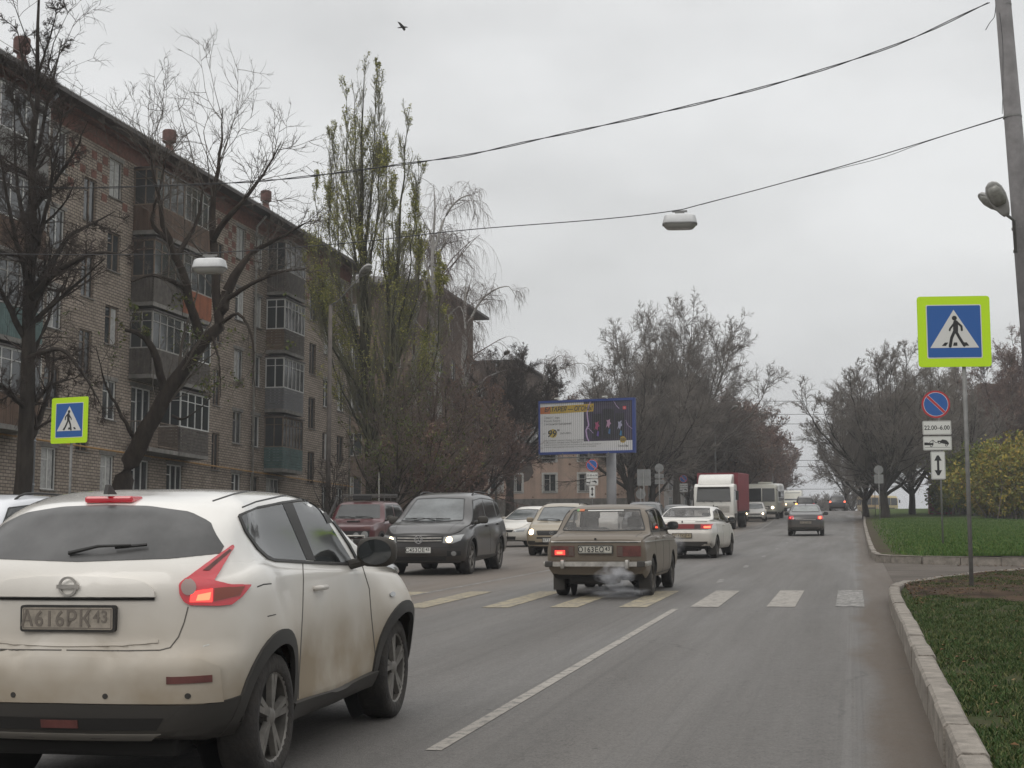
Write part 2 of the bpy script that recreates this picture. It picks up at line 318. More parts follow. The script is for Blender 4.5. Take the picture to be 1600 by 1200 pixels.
# near verge: between the kerb and the side road
def verge(name, x0f, xs_t, yfun0, yfun1, m, ny, nx, zf, x1=24):
    vs = []; 
    for j in range(ny+1):
        for i in range(nx+1):
            pass
def near_edge(x): return np.interp(x, [.6, .64, .8, 1.0, 1.3, 2.0, 3.0, 4.2, 6, 12, 30], [22.6, 24.3, 25.5, 26.4, 27.4, 29.1, 31.0, 33.2, 33.4, 31.5, 25.9])
def verge_grid(name, xs, ylo, yhi, ny, m, zf):
    vs = []; n = len(xs)
    for j in range(ny+1):
        for x in xs:
            a, b = ylo(x), yhi(x); y = a+(b-a)*j/ny; vs.append((x, y, rz(y)+zf(x, y)))
    fs = [(j*n+i, j*n+i+1, (j+1)*n+i+1, (j+1)*n+i) for j in range(ny) for i in range(n-1)]
    me = bpy.data.meshes.new(name); me.from_pydata(vs, [], fs); me.update(); o = obj(name, me, m, None, True); o['kind'] = 'structure'; return o
def bumps(x, y): return .02*math.sin(x*3.1+y*1.7)+.015*math.sin(x*7.3-y*4.1)+.012*math.sin(y*9.1+x*2)
M_verge = mat('verge_turf', (.030, .050, .014), .95, var2=(.062, .052, .032), vscale=2.2, bump=1, bscale=22, spec=.1)
verge_grid('verge', [.61+.15*i for i in range(14)]+[2.8, 3.3, 4, 5, 7, 10, 14, 20, 30], lambda x: -3, near_edge, 110, M_verge, lambda x, y: .17+bumps(x, y)*min(1, (x-.6)*2)-(.05 if y > near_edge(x)-.3 else 0))
mud = verge_grid('mud_path', [.78+.14*i for i in range(12)]+[2.6, 3, 3.6, 4.4, 6, 9, 14], lambda x: 21.2+.25*(x-.7)+.45*math.sin(x*2.1), lambda x: near_edge(x)-.12-.10*abs(math.sin(x*1.3)), 26, mat('trodden_mud', (.026, .018, .013), .97, var2=(.085, .057, .038), vscale=1.7, bump=1.2, bscale=9, spec=.08), lambda x, y: .19+bumps(x, y)*.75)
def far_edge(x): return np.interp(x, [.6, .85, 1.4, 2.6, 4.5, 8, 16, 30, 80], [42.5, 39.85, 39.15, 38.45, 37.55, 36.25, 33.55, 29.05, 20])
def far_kx(y): return np.interp(y, [39.8, 41, 43, 50, 70, 100, 140, 175, 200, 700], [.98, .70, .60, .60, .66, .78, 1.06, 1.36, 1.56, 3])
vs = []; yrow = [20, 25, 29, 32, 34, 35.5, 36.5, 37.5, 38.3, 39, 39.6, 40.3, 41.2, 42.5, 44, 46, 48, 51, 54, 58, 62, 68, 75, 84, 95, 108, 122, 138, 150, 162, 175, 190, 210, 240, 300]; tt = [0, .01, .02, .035, .05, .08, .12, .18, .26, .36, .5, .7, 1]
for y in yrow:
    for t in tt:
        xk = float(far_kx(y)); x = xk+t*75; yy = max(y, float(far_edge(x)))
        vs.append((x, yy, rz(yy)+.17+.10*min(1, t*20)*(1 if yy < 160 else .3)+.03*math.sin(x*.9+yy*.5)*min(1, t*10)))
n = len(tt); fs = [(j*n+i, j*n+i+1, (j+1)*n+i+1, (j+1)*n+i) for j in range(len(yrow)-1) for i in range(n-1)]
me = bpy.data.meshes.new('lawn'); me.from_pydata(vs, [], fs); o = obj('lawn', me, M_lawn, None, True); o['kind'] = 'structure'
# left side of the street: kerb, pavement, yard in front of the blocks
tag(kerb('kerb', [(-15.15, y) for y in (-3, 60, 150)], .16, .15, 1.5), 'kerb of the pavement on the far left side of the street', 'kerb')
o = sheet('pavement', [-18.2, -16.5, -15.1], rows(-20, 240, 4), lambda x, y: rz(y)+.12, M_path); o['kind'] = 'structure'
o = sheet('yard', [-90, -60, -40, -27, -22, -18.2], rows(-20, 300, 5), lambda x, y: rz(y)+.13+.05*math.sin(x+y*.7), mat('yard_soil', (.05, .055, .022), .95, var2=(.085, .065, .045), vscale=.9, bump=1, bscale=10)); o['kind'] = 'structure'

# painted markings
def paint(name, wear, col=(.50, .49, .46)):
    m = bpy.data.materials.new(name); m.use_nodes = True; t = m.node_tree; b = t.nodes['Principled BSDF']; n = t.nodes.new; k = t.links.new
    tc = n('ShaderNodeTexCoord'); z = n('ShaderNodeTexNoise'); z.inputs['Scale'].default_value = 9; z.inputs['Detail'].default_value = 9; z.inputs['Roughness'].default_value = .8; k(tc.outputs['Object'], z.inputs['Vector'])
    r_ = n('ShaderNodeMapRange'); k(z.outputs['Fac'], r_.inputs[0]); r_.inputs[1].default_value = wear; r_.inputs[2].default_value = wear+.12
    z2 = n('ShaderNodeTexNoise'); z2.inputs['Scale'].default_value = 1.5; z2.inputs['Detail'].default_value = 5; k(tc.outputs['Object'], z2.inputs['Vector'])
    x = n('ShaderNodeMixRGB'); k(z2.outputs['Fac'], x.inputs[0]); x.inputs[1].default_value = (*[c*.72 for c in col], 1); x.inputs[2].default_value = (*col, 1)
    y = n('ShaderNodeMixRGB'); k(r_.outputs[0], y.inputs[0]); y.inputs[1].default_value = (.12, .115, .11, 1); k(x.outputs[0], y.inputs[2]); k(y.outputs[0], b.inputs['Base Color'])
    b.inputs['Roughness'].default_value = .8; return m
M_white = paint('road_paint', .39, (.36, .335, .30)); M_yel = paint('yellow_road_paint', .41, (.36, .31, .21)); M_worn = paint('worn_road_paint', .46, (.36, .35, .33))
def strip(name, quads, m, label=None):
    mb = MB()
    for (xa, ya), (xb, yb), w in quads:
        nseg = max(1, int(abs(yb-ya)/3)); 
        for i in range(nseg):
            p = [(xa+(xb-xa)*q, ya+(yb-ya)*q) for q in (i/nseg, (i+1)/nseg)]
            mb.add([(p[0][0]-w/2, p[0][1], rz(p[0][1])+.004), (p[0][0]+w/2, p[0][1], rz(p[0][1])+.004), (p[1][0]+w/2, p[1][1], rz(p[1][1])+.004), (p[1][0]-w/2, p[1][1], rz(p[1][1])+.004)], [(0,1,2,3)])
    o = mb.build(name, m); o['kind'] = 'structure'; return o
strip('lane_line', [((-2.52, 8.98), (-2.52, 21.75), .10)], M_white)
strip('lane_dashes', [((-2.55, y), (-2.6, y+1.4), .11) for y in (29.3, 36.5, 44, 52, 60, 69, 78, 88)], M_worn)
zx = [-.08, -1.06, -2.15, -3.18, -4.18, -5.18, -6.4, -7.5, -8.6, -9.7, -10.8, -11.9, -13]
for i, x in enumerate(zx):
    sk = -.03*(-x)   # the crossing lies slightly askew
    mb = MB(); w = .41
    ya, yb = 22.5+.145*x, 26.8+.145*x
    mb.add([(x-w/2, ya, rz(ya)+.006), (x+w/2, ya, rz(ya)+.006), (x+w/2, yb, rz(yb)+.006), (x-w/2, yb, rz(yb)+.006)], [(0,1,2,3)])
    o = mb.build('crossing_stripe', M_worn if i == 0 else (M_white if i in (1, 2) else M_yel)); o['kind'] = 'structure'
strip('centre_line', [((-7.35, 23), (-6.9, 38), .1), ((-6.9, 38), (-5.9, 60), .1), ((-5.9, 60), (-5.4, 90), .1), ((-5.4, 90), (-6.3, 130), .12), ((-6.3, 130), (-7.5, 170), .12)], M_worn)

# ---------------------------------------------------------------- grass: blades as real geometry
def blades(name, pts, h, w, m, seed=1, lean=.5):
    rs = np.random.RandomState(seed); n = len(pts); a = rs.rand(n)*6.283; hh = h*(.5+rs.rand(n)*.9); ww = w*(.6+.8*rs.rand(n))
    ld = rs.rand(n)*6.283; ln = hh*lean*(.3+rs.rand(n))
    sx, sy = np.cos(a)*ww/2, np.sin(a)*ww/2; lx, ly = np.cos(ld)*ln, np.sin(ld)*ln
    P = np.asarray(pts)
    v = np.empty((n, 5, 3))
    v[:, 0] = P-np.c_[sx, sy, sx*0]; v[:, 1] = P+np.c_[sx, sy, sx*0]
    mid = P+np.c_[lx*.35, ly*.35, hh*.6]
    v[:, 2] = mid+np.c_[sx, sy, sx*0]*.75; v[:, 3] = mid-np.c_[sx, sy, sx*0]*.75; v[:, 4] = P+np.c_[lx, ly, hh*.9]
    V = v.reshape(-1, 3); b = np.arange(n)*5
    F = np.c_[b, b+1, b+2, b+3]; T = np.c_[b+3, b+2, b+4]
    me = bpy.data.meshes.new(name); me.vertices.add(len(V)); me.vertices.foreach_set('co', V.ravel())
    li = np.concatenate([F.ravel(), T.ravel()]); me.loops.add(len(li)); me.loops.foreach_set('vertex_index', li)
    me.polygons.add(2*n); me.polygons.foreach_set('loop_start', np.r_[np.arange(n)*4, 4*n+np.arange(n)*3]); me.update(calc_edges=True)
    o = obj(name, me, m); return o
def grass_mat(name, a, b_, c):
    m = bpy.data.materials.new(name); m.use_nodes = True; t = m.node_tree; b = t.nodes['Principled BSDF']; n = t.nodes.new; k = t.links.new
    g = n('ShaderNodeNewGeometry'); r_ = n('ShaderNodeValToRGB'); k(g.outputs['Random Per Island'], r_.inputs[0])
    r_.color_ramp.elements[0].color = (*a, 1); r_.color_ramp.elements[1].color = (*c, 1); e = r_.color_ramp.elements.new(.6); e.color = (*b_, 1)
    k(r_.outputs[0], b.inputs['Base Color']); b.inputs['Roughness'].default_value = .7; b.inputs['Specular IOR Level'].default_value = .2; return m
rs = np.random.RandomState(3)
n = 400000; X = .63+3.4*rs.rand(n)**.9; Y = 6.6+25*rs.rand(n)**1.3
cl = np.sin(X*4.3+Y*2.1)+np.sin(X*8.1-Y*4.7)+np.sin(Y*6.9+X*3)*.7+rs.randn(n)*.8
keep = (cl > -.75) & ((Y < 21.3+.25*(X-.7)+.45*np.sin(X*2.1)+.5*rs.randn(n)) | ((rs.rand(n) < .30) & (Y > 24.2)) | (rs.rand(n) < .05)) & (Y < [near_edge(q)-.4 for q in X])
X, Y = X[keep], Y[keep]
pz = road_z(Y)+.17+np.array([bumps(x, y)*min(1, (x-.6)*2) for x, y in zip(X, Y)])
tag(blades('verge_grass', np.c_[X, Y, pz], .038, .0075, grass_mat('verge_blades', (.018, .042, .010), (.045, .085, .020), (.15, .14, .06)), 5, .95), 'tufty dark green grass covering the near verge', 'grass', kind='stuff')
n = 190000; X = 1.0+24*rs.rand(n)**1.3; Y = far_edge(X)+.15+72*rs.rand(n)**1.7
keep = (X > far_kx(Y)+.35) & (rs.rand(n) < np.clip((X-far_kx(Y)-.3)/2.2, .05, 1)); X, Y = X[keep], Y[keep]
t_ = np.clip((X-far_kx(Y))/75, 0, 1)
tag(blades('lawn_grass', np.c_[X, Y, road_z(Y)+.16+.10*np.minimum(1, t_*20)+.03*np.sin(X*.9+Y*.5)*np.minimum(1, t_*10)], .085, .03, grass_mat('lawn_blades', (.035, .085, .014), (.065, .13, .022), (.12, .15, .04)), 6), 'short green grass of the far lawn', 'grass', kind='stuff')
# fallen leaves
def leaves_on(name, pts, size, m, seed):
    rs_ = np.random.RandomState(seed); mb = MB()
    for x, y, z in pts:
        a = rs_.rand()*6.28; s = size*(.6+.8*rs_.rand()); t1, t2 = rs_.rand()*.6*s, rs_.rand()*.6*s
        c_, s_ = math.cos(a), math.sin(a)
        mb.add([(x-s*c_, y-s*s_, z), (x+s*.5*s_, y-s*.5*c_, z+t1), (x+s*c_, y+s*s_, z+.004), (x-s*.5*s_, y+s*.5*c_, z+t2)], [(0,1,2,3)])
    return mb.build(name, m)
P = []
for i in range(1500):
    x = .75+5*rs.rand()**1.3; y = float(near_edge(x))-.15-5.5*rs.rand()**1.1; P.append((x, y, rz(y)+.205+.015*rs.rand()))
for i in range(500):
    x = 1.6+9*rs.rand(); y = float(far_edge(x))-.1-1.4*rs.rand()**1.5; P.append((x, y, rz(y)+.012))
for i in range(420):
    x = .7+2.4*rs.rand(); y = 7+14*rs.rand(); P.append((x, y, rz(y)+.21))
tag(leaves_on('fallen_leaves', P, .022, grass_mat('dead_leaf', (.06, .032, .018), (.12, .062, .03), (.22, .14, .06)), 8), 'brown fallen leaves scattered on the mud and the verge', 'leaf litter', kind='stuff')
# ---------------------------------------------------------------- vehicles (local axes: x forward, y left, z up, origin on the road between the wheels)
DUST = (.20, .165, .125)
M_glass = mat('car_glass', (.018, .021, .022), .06, spec=.9, coat=0)
M_screen = mat('screen_glass', (.075, .085, .088), .10, spec=.9, var=.5, vscale=1.8)
M_rscreen = mat('dusty_rear_glass', (.075, .075, .075), .3, spec=.5, var=.4, vscale=2.0)
M_blk = mat('black_plastic', (.020, .019, .018), .55, dirt=((.075,.065,.052), .1, .9, .40))
M_trim = mat('dark_seam', (.012, .012, .012), .6)
M_gap = mat('panel_gap', (.09, .082, .072), .8)
M_tyre = mat('tyre_rubber', (.012, .011, .011), .85, var2=(.035, .030, .025), vscale=5, bump=.5, bscale=30)
M_rim = mat('dusty_alloy', (.17, .16, .145), .5, metal=.5, var=.3, vscale=9)
M_rim_dark = mat('dirty_steel_rim', (.10, .09, .078), .7, metal=.3, var=.3, vscale=8)
M_chrome = mat('chrome', (.62, .62, .62), .16, metal=1)
M_chr_d = mat('dull_chrome', (.40, .385, .36), .42, metal=.8, var=.25, vscale=9)
M_red = mat('red_lens', (.52, .008, .022), .12, spec=.8, coat=.6)
M_redl = mat('lit_red_lens', (.5, .02, .02), .2, emit=(1, .06, .05), estr=1.6)
M_redh = mat('brake_bulb', (.8, .1, .06), .2, emit=(1, .13, .06), estr=3)
M_reddk = mat('dusty_red_lens', (.11, .035, .030), .5, var=.3, vscale=9)
M_amb = mat('amber_lens', (.45, .16, .03), .2, coat=.5)
M_clr = mat('clear_lens', (.34, .35, .35), .1, metal=.35, spec=.8, coat=.5)
M_head = mat('lit_headlamp', (1, .85, .6), .2, emit=(1, .72, .40), estr=8)
M_headw = mat('dim_headlamp', (1, .9, .7), .2, emit=(1, .85, .62), estr=5)
M_plate = mat('number_plate', (.60, .60, .57), .5, var=.12, vscale=20)
M_plated = mat('dirty_number_plate', (.27, .24, .20), .7, var=.25, vscale=20)
M_ink = mat('plate_ink', (.02, .02, .022), .5)
M_inkd = mat('dirty_plate_ink', (.085, .075, .063), .7)
M_under = mat('underbody', (.012, .011, .010), .9)
def paint_mat(name, col, st=.7, zt=.95, rough=.28, metal=0, coat=.6): return mat(name, col, rough, metal=metal, coat=coat, dirt=(DUST, .15, zt, st), var=.04, vscale=3)

def chaikin(P, n=2):
    P = np.asarray(P, float)
    for _ in range(n):
        Q = [P[0]]
        for a, b in zip(P[:-1], P[1:]): Q += [a*.75+b*.25, a*.25+b*.75]
        Q.append(P[-1]); P = np.array(Q)
    return P
def sstep(t): t = np.clip(t, 0, 1); return t*t*(3-2*t)
def car_body(S):
    """closed body shell lofted from longitudinal feature curves"""
    XR, XF = S['x']; top, belt, bot = pchip(*zip(*S['top'])), pchip(*zip(*S['belt'])), pchip(*zip(*S['bot']))
    wb, wm, wl = pchip(*zip(*S['wbelt'])), pchip(*zip(*S['wmax'])), pchip(*zip(*S['wbot']))
    crown = pchip(*zip(*S.get('crown', [(XR, .04), (XF, .04)]))); T = S.get('tumble', .38)
    zm = S.get('zmax', .6); rear, front = pchip(*zip(*S['rear'])), pchip(*zip(*S['front']))
    LR, LF = S.get('LR', 1.1), S.get('LF', .9); rc_r, rc_f = S.get('rc', (.18, .25)); bow_r, bow_f = S.get('bow', (.08, .14)); er = S.get('er', .5)
    def shift(xn, y, z):
        W = S['W']; d1 = 1-sstep((xn-XR)/LR); d2 = 1-sstep((XF-xn)/LF)
        return xn+(float(rear(z))-XR+bow_r*(y/W)**2)*d1+(float(front(z))-XF-bow_f*(y/W)**2)*d2
    ux = np.concatenate([XR+np.array([0, .004, .012, .03, .055, .09, .13, .19]), np.linspace(XR+.25, XF-.25, S.get('nst', 64)), XF-np.array([.19, .13, .09, .055, .03, .012, .004, 0])])
    rings = []
    for x in ux:
        dr = 0
        for d, rc in ((x-XR, rc_r), (XF-x, rc_f)):
            if d < rc: dr += rc-math.sqrt(max(0, rc*rc-(rc-d)**2))
        zt, zB, z0 = float(top(x)), float(belt(x)), float(bot(x)); g = max(0, zt-zB-.02)
        a, b, c = float(wm(x))-dr, float(wb(x))-dr, float(wl(x))-dr; cr = float(crown(x))
        h = max(.012, min(cr, zt-zB)); zs = max(zB+.006, zt-h)   # side top height
        k = min(1, g/.25); wt = b-T*(zs-zB)**1.0*(.6+.4*k)
        sk = S.get('skirt', .06)
        P = [(0, z0), (c*.6, z0), (c-.04, z0), (c, z0+sk), (a-.003, z0+.3*(zm-z0)+.02), (a, zm), (a-.001, zm+.35*(zB-zm)), (b+(a-b)*.35, zB-.045), (b, zB-.006)]
        P += [(b-.018-.01*k, zB+.004), (b+(wt-b)*.35-.012*k, zB+(zs-zB)*.35), (b+(wt-b)*.72+.012*k, zB+(zs-zB)*.72), (wt+.015*k, zs-.02*k), (wt-.05*k-.01, zs+h*.45), (wt*.72, zs+h*.85), (wt*.35, zt), (0, zt)]
        P = chaikin(P, 2)
        rings.append([(x, y, z) for y, z in P])
    nh = len(rings[0])
    def full(r):   # mirror
        return r+[(x, -y, z) for x, y, z in r[-2:0:-1]]
    V = []; F = []; m = 2*nh-2
    def bumpy(x, y, z):
        for xc, zc, am, rx, rz_ in S.get('bump', []):
            y += math.copysign(am*math.exp(-((x-xc)/rx)**2-((z-zc)/rz_)**2), y)*min(1, abs(y)/.5)**2
        for f_ in S.get('carve', []): x, y, z = f_(x, y, z)
        return x, y, z
    def push(ring):
        for x, y, z in ring: V.append(bumpy(shift(x, y, z), y, z))
    def cap(ring, k_):
        zc = sum(p[2] for p in ring)/len(ring); return [(p[0], p[1]*k_, zc+(p[2]-zc)*(1-(1-k_)*.97)) for p in ring]
    fr = [full(r) for r in rings]
    seq = [cap(fr[0], q) for q in (.04, .2, .36, .52, .68, .82, .92)]+fr+[cap(fr[-1], q) for q in (.92, .82, .68, .52, .36, .2, .04)]
    for r in seq: push(r)
    for i in range(len(seq)-1):
        for j in range(m): F.append((i*m+j, i*m+(j+1) % m, (i+1)*m+(j+1) % m, (i+1)*m+j))
    F.append(tuple(range(m))[::-1]); F.append(tuple((len(seq)-1)*m+j for j in range(m)))
    return V, F
class Car:
    def __init__(s, S, name, label, cat, loc, yaw, m, group=None, k=1.0):
        s.S = S; s.m = m; px, py = loc
        s.root = empty(name, label, cat, (px, py, rz(py)), (0, 0, 0), group)
        s.root.scale = (k, k, k); sl = math.atan((rz(py+1)-rz(py-1))/2); s.root.rotation_euler = (Matrix.Rotation(sl, 3, 'X') @ Matrix.Rotation(yaw, 3, 'Z')).to_euler()
        s.mw = Matrix.Translation((px, py, rz(py))) @ (Matrix.Rotation(sl, 4, 'X') @ Matrix.Rotation(yaw, 4, 'Z')); s.mi = s.mw.inverted()
        V, F = car_body(S); me = bpy.data.meshes.new('body'); me.from_pydata(V, [], F); me.update()
        bm = bmesh.new(); bm.from_mesh(me); bmesh.ops.recalc_face_normals(bm, faces=bm.faces[:]); bm.to_mesh(me); s.tree = BVHTree.FromBMesh(bm); bm.free()
        s.body = obj('body', me, [m, M_under], s.root, True)
        rw = S['r']*S.get('arch', 1.17); zc = S['r']+.01; yin = S['W']-.30
        bm = bmesh.new(); bm.from_mesh(s.body.data)
        def dist(v): return min(math.hypot(v.x-wx, v.z-zc) for wx in S['wheels'])
        es = {e for f in bm.faces if dist(f.calc_center_median()) < rw+.09 and abs(f.calc_center_median().y) > yin for e in f.edges}
        bmesh.ops.subdivide_edges(bm, edges=list(es), cuts=1, use_grid_fill=True)
        kill = [f for f in bm.faces if dist(f.calc_center_median()) < rw and abs(f.calc_center_median().y) > yin]
        bmesh.ops.delete(bm, geom=kill, context='FACES')
        for v in bm.verts:
            if abs(v.co.y) > yin-.05 and any(e.is_boundary for e in v.link_edges):
                wx = min(S['wheels'], key=lambda w_: math.hypot(v.co.x-w_, v.co.z-zc)); dx, dz = v.co.x-wx, v.co.z-zc; d = math.hypot(dx, dz)
                if d > 1e-4 and d < rw+.07: v.co.x = wx+dx/d*rw; v.co.z = zc+dz/d*rw
        for f in bm.faces:
            c = f.calc_center_median(); f.smooth = True; f.material_index = 1 if (f.normal.z < -.85 and c.z < .45) else 0
        for e in bm.edges:
            if len(e.link_faces) == 2 and e.calc_face_angle(0) > R(45): e.smooth = False
        bm.to_mesh(s.body.data); bm.free()
        for wx in S['wheels']:
            for sd in (-1, 1):   # wheel well liner
                lin = MB()
                th = np.linspace(R(2), R(178), 26); o_ = []
                for yy in (S['W']-.035, yin): o_.append([(wx+(rw+.004)*math.cos(q), sd*yy, zc+(rw+.004)*math.sin(q)) for q in th])
                n_ = len(th); lin.add(o_[0]+o_[1], [(i, i+1, n_+i+1, n_+i) for i in range(n_-1)]); lin.add(o_[1], [tuple(range(n_))])
                lin.build('wheel_well', M_under, s.root)
        s.wheels()
    # --- projection of patches on the shell
    def hit(s, view, a, b):
        if view in 'RL':
            sd = -1 if view == 'R' else 1; o, d = Vector((a, sd*3, b)), Vector((0, -sd, 0))
        elif view in 'FB':
            sd = 1 if view == 'F' else -1; o, d = Vector((sd*8, a, b)), Vector((-sd, 0, 0))
        elif view == 'C':   # surveyed from the camera station
            o = s.mi @ Vector((0, 0, EYE)); d = (s.mi.to_3x3() @ Vector(ray(a, b))).normalized()
        elif view == 'T': o, d = Vector((a, b, 4)), Vector((0, 0, -1))
        elif view[0] == 'q':   # oblique: 'q' + angle, a along the perpendicular
            th = R(float(view[1:])); dd = Vector((math.cos(th), math.sin(th), 0)); pr = Vector((-dd.y, dd.x, 0)); o, d = dd*8+pr*a+Vector((0, 0, b)), -dd
        h = s.tree.ray_cast(o, d)
        if h[0] is None:
            q = o+d*(3 if view in 'RL' else 7)
            if view == 'C': q = o+d*(-o).dot(d)
            else: q = o+d*(o.length-.7 if view not in 'FB' else 6)
            h = s.tree.find_nearest(q)
        return h[0], (h[1] if h[1].dot(d) < 0 else -h[1])
    def patch(s, name, view, lo, hi, m, off=.006, nu=20, nv=7, parent=None, thick=.012, mirror=False, label=None, curve=False):
        """sheet between two boundary polylines, laid on the shell and given a rim"""
        def rs(P, n):
            P = np.array(P, float)
            if curve and len(P) > 2: P = chaikin(P, 2)
            d = np.r_[0, np.cumsum(np.linalg.norm(np.diff(P, axis=0), axis=1))]; t = np.linspace(0, d[-1], n)
            t = np.sort(np.r_[t, d[1:-1]]) if False else t
            return np.c_[np.interp(t, d, P[:, 0]), np.interp(t, d, P[:, 1])]
        A, B = rs(lo, nu+1), rs(hi, nu+1); V = []
        outs = []
        for sd in ((1, -1) if mirror else (1,)):
            V = []; G = []
            for j in range(nv+1):
                for i in range(nu+1):
                    q = A[i]*(1-j/nv)+B[i]*j/nv; p, n_ = s.hit(view, q[0], q[1]); V.append(p+n_*off); G.append(p-n_*thick)
            w = nu+1; F = [(j*w+i, j*w+i+1, (j+1)*w+i+1, (j+1)*w+i) for j in range(nv) for i in range(nu)]
            rim = [i for i in range(w)]+[j*w+nu for j in range(1, nv+1)]+[nv*w+i for i in range(nu-1, -1, -1)]+[j*w for j in range(nv-1, 0, -1)]
            b = len(V); V += [G[i] for i in rim]; nr = len(rim)
            F += [(rim[i], b+i, b+(i+1) % nr, rim[(i+1) % nr]) for i in range(nr)]
            if sd < 0: V = [Vector((v.x, -v.y, v.z)) for v in V]
            me = bpy.data.meshes.new(name); me.from_pydata([tuple(v) for v in V], [], F); me.update()
            bm = bmesh.new(); bm.from_mesh(me); bmesh.ops.recalc_face_normals(bm, faces=bm.faces[:])
            # face the patch outward
            c = bm.faces[:][0] if False else None
            for f in bm.faces: f.smooth = True
            for e in bm.edges:
                if len(e.link_faces) == 2 and e.calc_face_angle(0) > R(50): e.smooth = False
            bm.to_mesh(me); bm.free()
            o = obj(name, me, m, parent or s.root)
            if label: o['label'] = label
            outs.append(o)
        return outs if mirror else outs[0]
    def cutout(s, regions):
        """open the shell behind the glass so that the cabin can be seen"""
        def inside(q, P):
            c = False
            for (x0, y0), (x1, y1) in zip(P, P[1:]+P[:1]):
                if (y0 > q[1]) != (y1 > q[1]) and q[0] < (x1-x0)*(q[1]-y0)/(y1-y0)+x0: c = not c
            return c
        me = s.body.data; bm = bmesh.new(); bm.from_mesh(me); kill = []
        ax = {'R': (1, 0, 2, -1), 'L': (1, 0, 2, 1), 'F': (0, 1, 2, 1), 'B': (0, 1, 2, -1)}
        for f in bm.faces:
            c = f.calc_center_median(); n = f.normal
            for v, lo, hi in regions:
                k, a, b, sg = ax[v]
                if c[k]*sg > 0 and abs(n[k]) > .2 and all(inside((q.co[a], q.co[b]), [tuple(p) for p in lo]+[tuple(p) for p in hi][::-1]) for q in f.verts): kill.append(f); break
        bmesh.ops.delete(bm, geom=kill, context='FACES'); bm.to_mesh(me); bm.free()
    def disc(s, name, view, a, b, r, m, off=.01, parent=None, mirror=False, ry=None):
        n = 10; th = np.linspace(0, math.pi, n+1)
        lo = [(a-r*math.cos(t), b-(ry or r)*math.sin(t)) for t in th]; hi = [(a-r*math.cos(t), b+(ry or r)*math.sin(t)) for t in th]
        return s.patch(name, view, lo, hi, m, off, 14, 5, parent, mirror=mirror)
    def seam(s, view, pts, w=.007, m=None, name='panel_gap', mirror=False, off=.0015, parent=None):
        P = np.array(pts, float); d = np.r_[0, np.cumsum(np.linalg.norm(np.diff(P, axis=0), axis=1))]; n = max(2, int(d[-1]/.035)); t = np.linspace(0, d[-1], n+1)
        Q = np.c_[np.interp(t, d, P[:, 0]), np.interp(t, d, P[:, 1])]; T = np.gradient(Q, axis=0); T /= np.linalg.norm(T, axis=1)[:, None]+1e-9; Nn = np.c_[-T[:, 1], T[:, 0]]
        return s.patch(name, view, Q-Nn*w/2, Q+Nn*w/2, m or M_trim, off, n, 1, parent, thick=.01, mirror=mirror)
    def wheels(s):
        S = s.S; r = S['r']; tw = S.get('tw', .21); rr = S.get('rim_r', r*.66); k = S.get('spokes', 5); rm = S.get('rim_mat', M_rim)
        def prof(): return [(rr*.96, -tw*.46), (r*.84, -tw/2), (r*.965, -tw*.44), (r, -tw*.3), (r, tw*.3), (r*.965, tw*.44), (r*.84, tw/2), (rr, tw*.47), (rr*.94, tw*.40), (rr*.92, -tw*.4)]
        tb = MB(); tb.lathe(prof(), 40, cap=False); tme = tb.build('t', M_tyre, None, True); tmesh = tme.data; bpy.data.objects.remove(tme)
        rb = MB(); rb.lathe([(rr*.93, -tw*.1), (rr*.93, tw*.40), (rr*1.0, tw*.46), (rr*1.0, tw*.40)], 32, cap=False)
        rb.lathe([(rr*.22, tw*.15), (rr*.24, tw*.36), (rr*.16, tw*.42), (.01, tw*.43)], 16)
        if k:
            for i in range(k):
                for dd in ((-.12, .12) if S.get('twin') else (0,)):
                    a = 2*math.pi*i/k+dd; a2 = a+S.get('twist', 0); wd = rr*(.11 if S.get('twin') else .17)
                    p0 = np.array([math.cos(a)*rr*.15, math.sin(a)*rr*.15]); p1 = np.array([math.cos(a2)*rr*.96, math.sin(a2)*rr*.96]); t = (p1-p0)/np.linalg.norm(p1-p0); q = np.array([-t[1], t[0]])
                    vs = []
                    for P, w_, h in ((p0, wd*.7, tw*.40), (p1, wd, tw*.41)):
                        for sg in (-1, 1): vs += [(*(P+q*sg*w_), h-.03), (*(P+q*sg*w_*.7), h)]
                    rb.add(vs, [(0,1,3,2), (4,6,7,5), (1,5,7,3), (0,4,5,1), (2,3,7,6), (0,2,6,4)])
        else:
            rb.lathe([(rr*.94, tw*.10), (rr*.75, tw*.22), (rr*.5, tw*.30), (rr*.25, tw*.30), (.01, tw*.2)], 28)
        db = MB(); db.lathe([(rr*.9, -tw*.12), (rr*.9, tw*.02), (.01, tw*.02)], 20)
        ro = rb.build('r', [rm], None); autosmooth(ro); rmesh = ro.data; bpy.data.objects.remove(ro)
        do = db.build('d', M_under); dmesh = do.data; bpy.data.objects.remove(do)
        for wx in S['wheels']:
            for sd in (-1, 1):
                w = obj('wheel', tmesh, None, s.root); w.location = (wx, sd*(S.get('track', S['W']-.11)-tw*.08), r); w.rotation_euler = (R(-90*sd), 0, 0)
                a = obj('rim', rmesh, None, w); a.rotation_euler = (0, 0, 1.1*wx+sd); obj('brake_disc', dmesh, None, w)
    def plate(s, view, y, z, txt, reg, m=None, ink=None, tilt=0, off=.02, w=.52, h=.112, frame_m=None):
        sd = 1 if view == 'F' else -1; p, n_ = s.hit(view, y, z); m = m or M_plate; ink = ink or M_ink
        X = p.x+sd*off
        # text reads left to right for a viewer looking at that end
        M = frame((X, y, z), (0, sd, 0), (-sd*math.sin(tilt)*0, 0, 1), (sd, 0, 0))
        a = MB(); a.prism(rrect(-w/2-.012, w/2+.012, -h/2-.012, h/2+.012, .015), -.03, 0, M); fr = a.build('plate_frame', frame_m or M_blk, s.root)
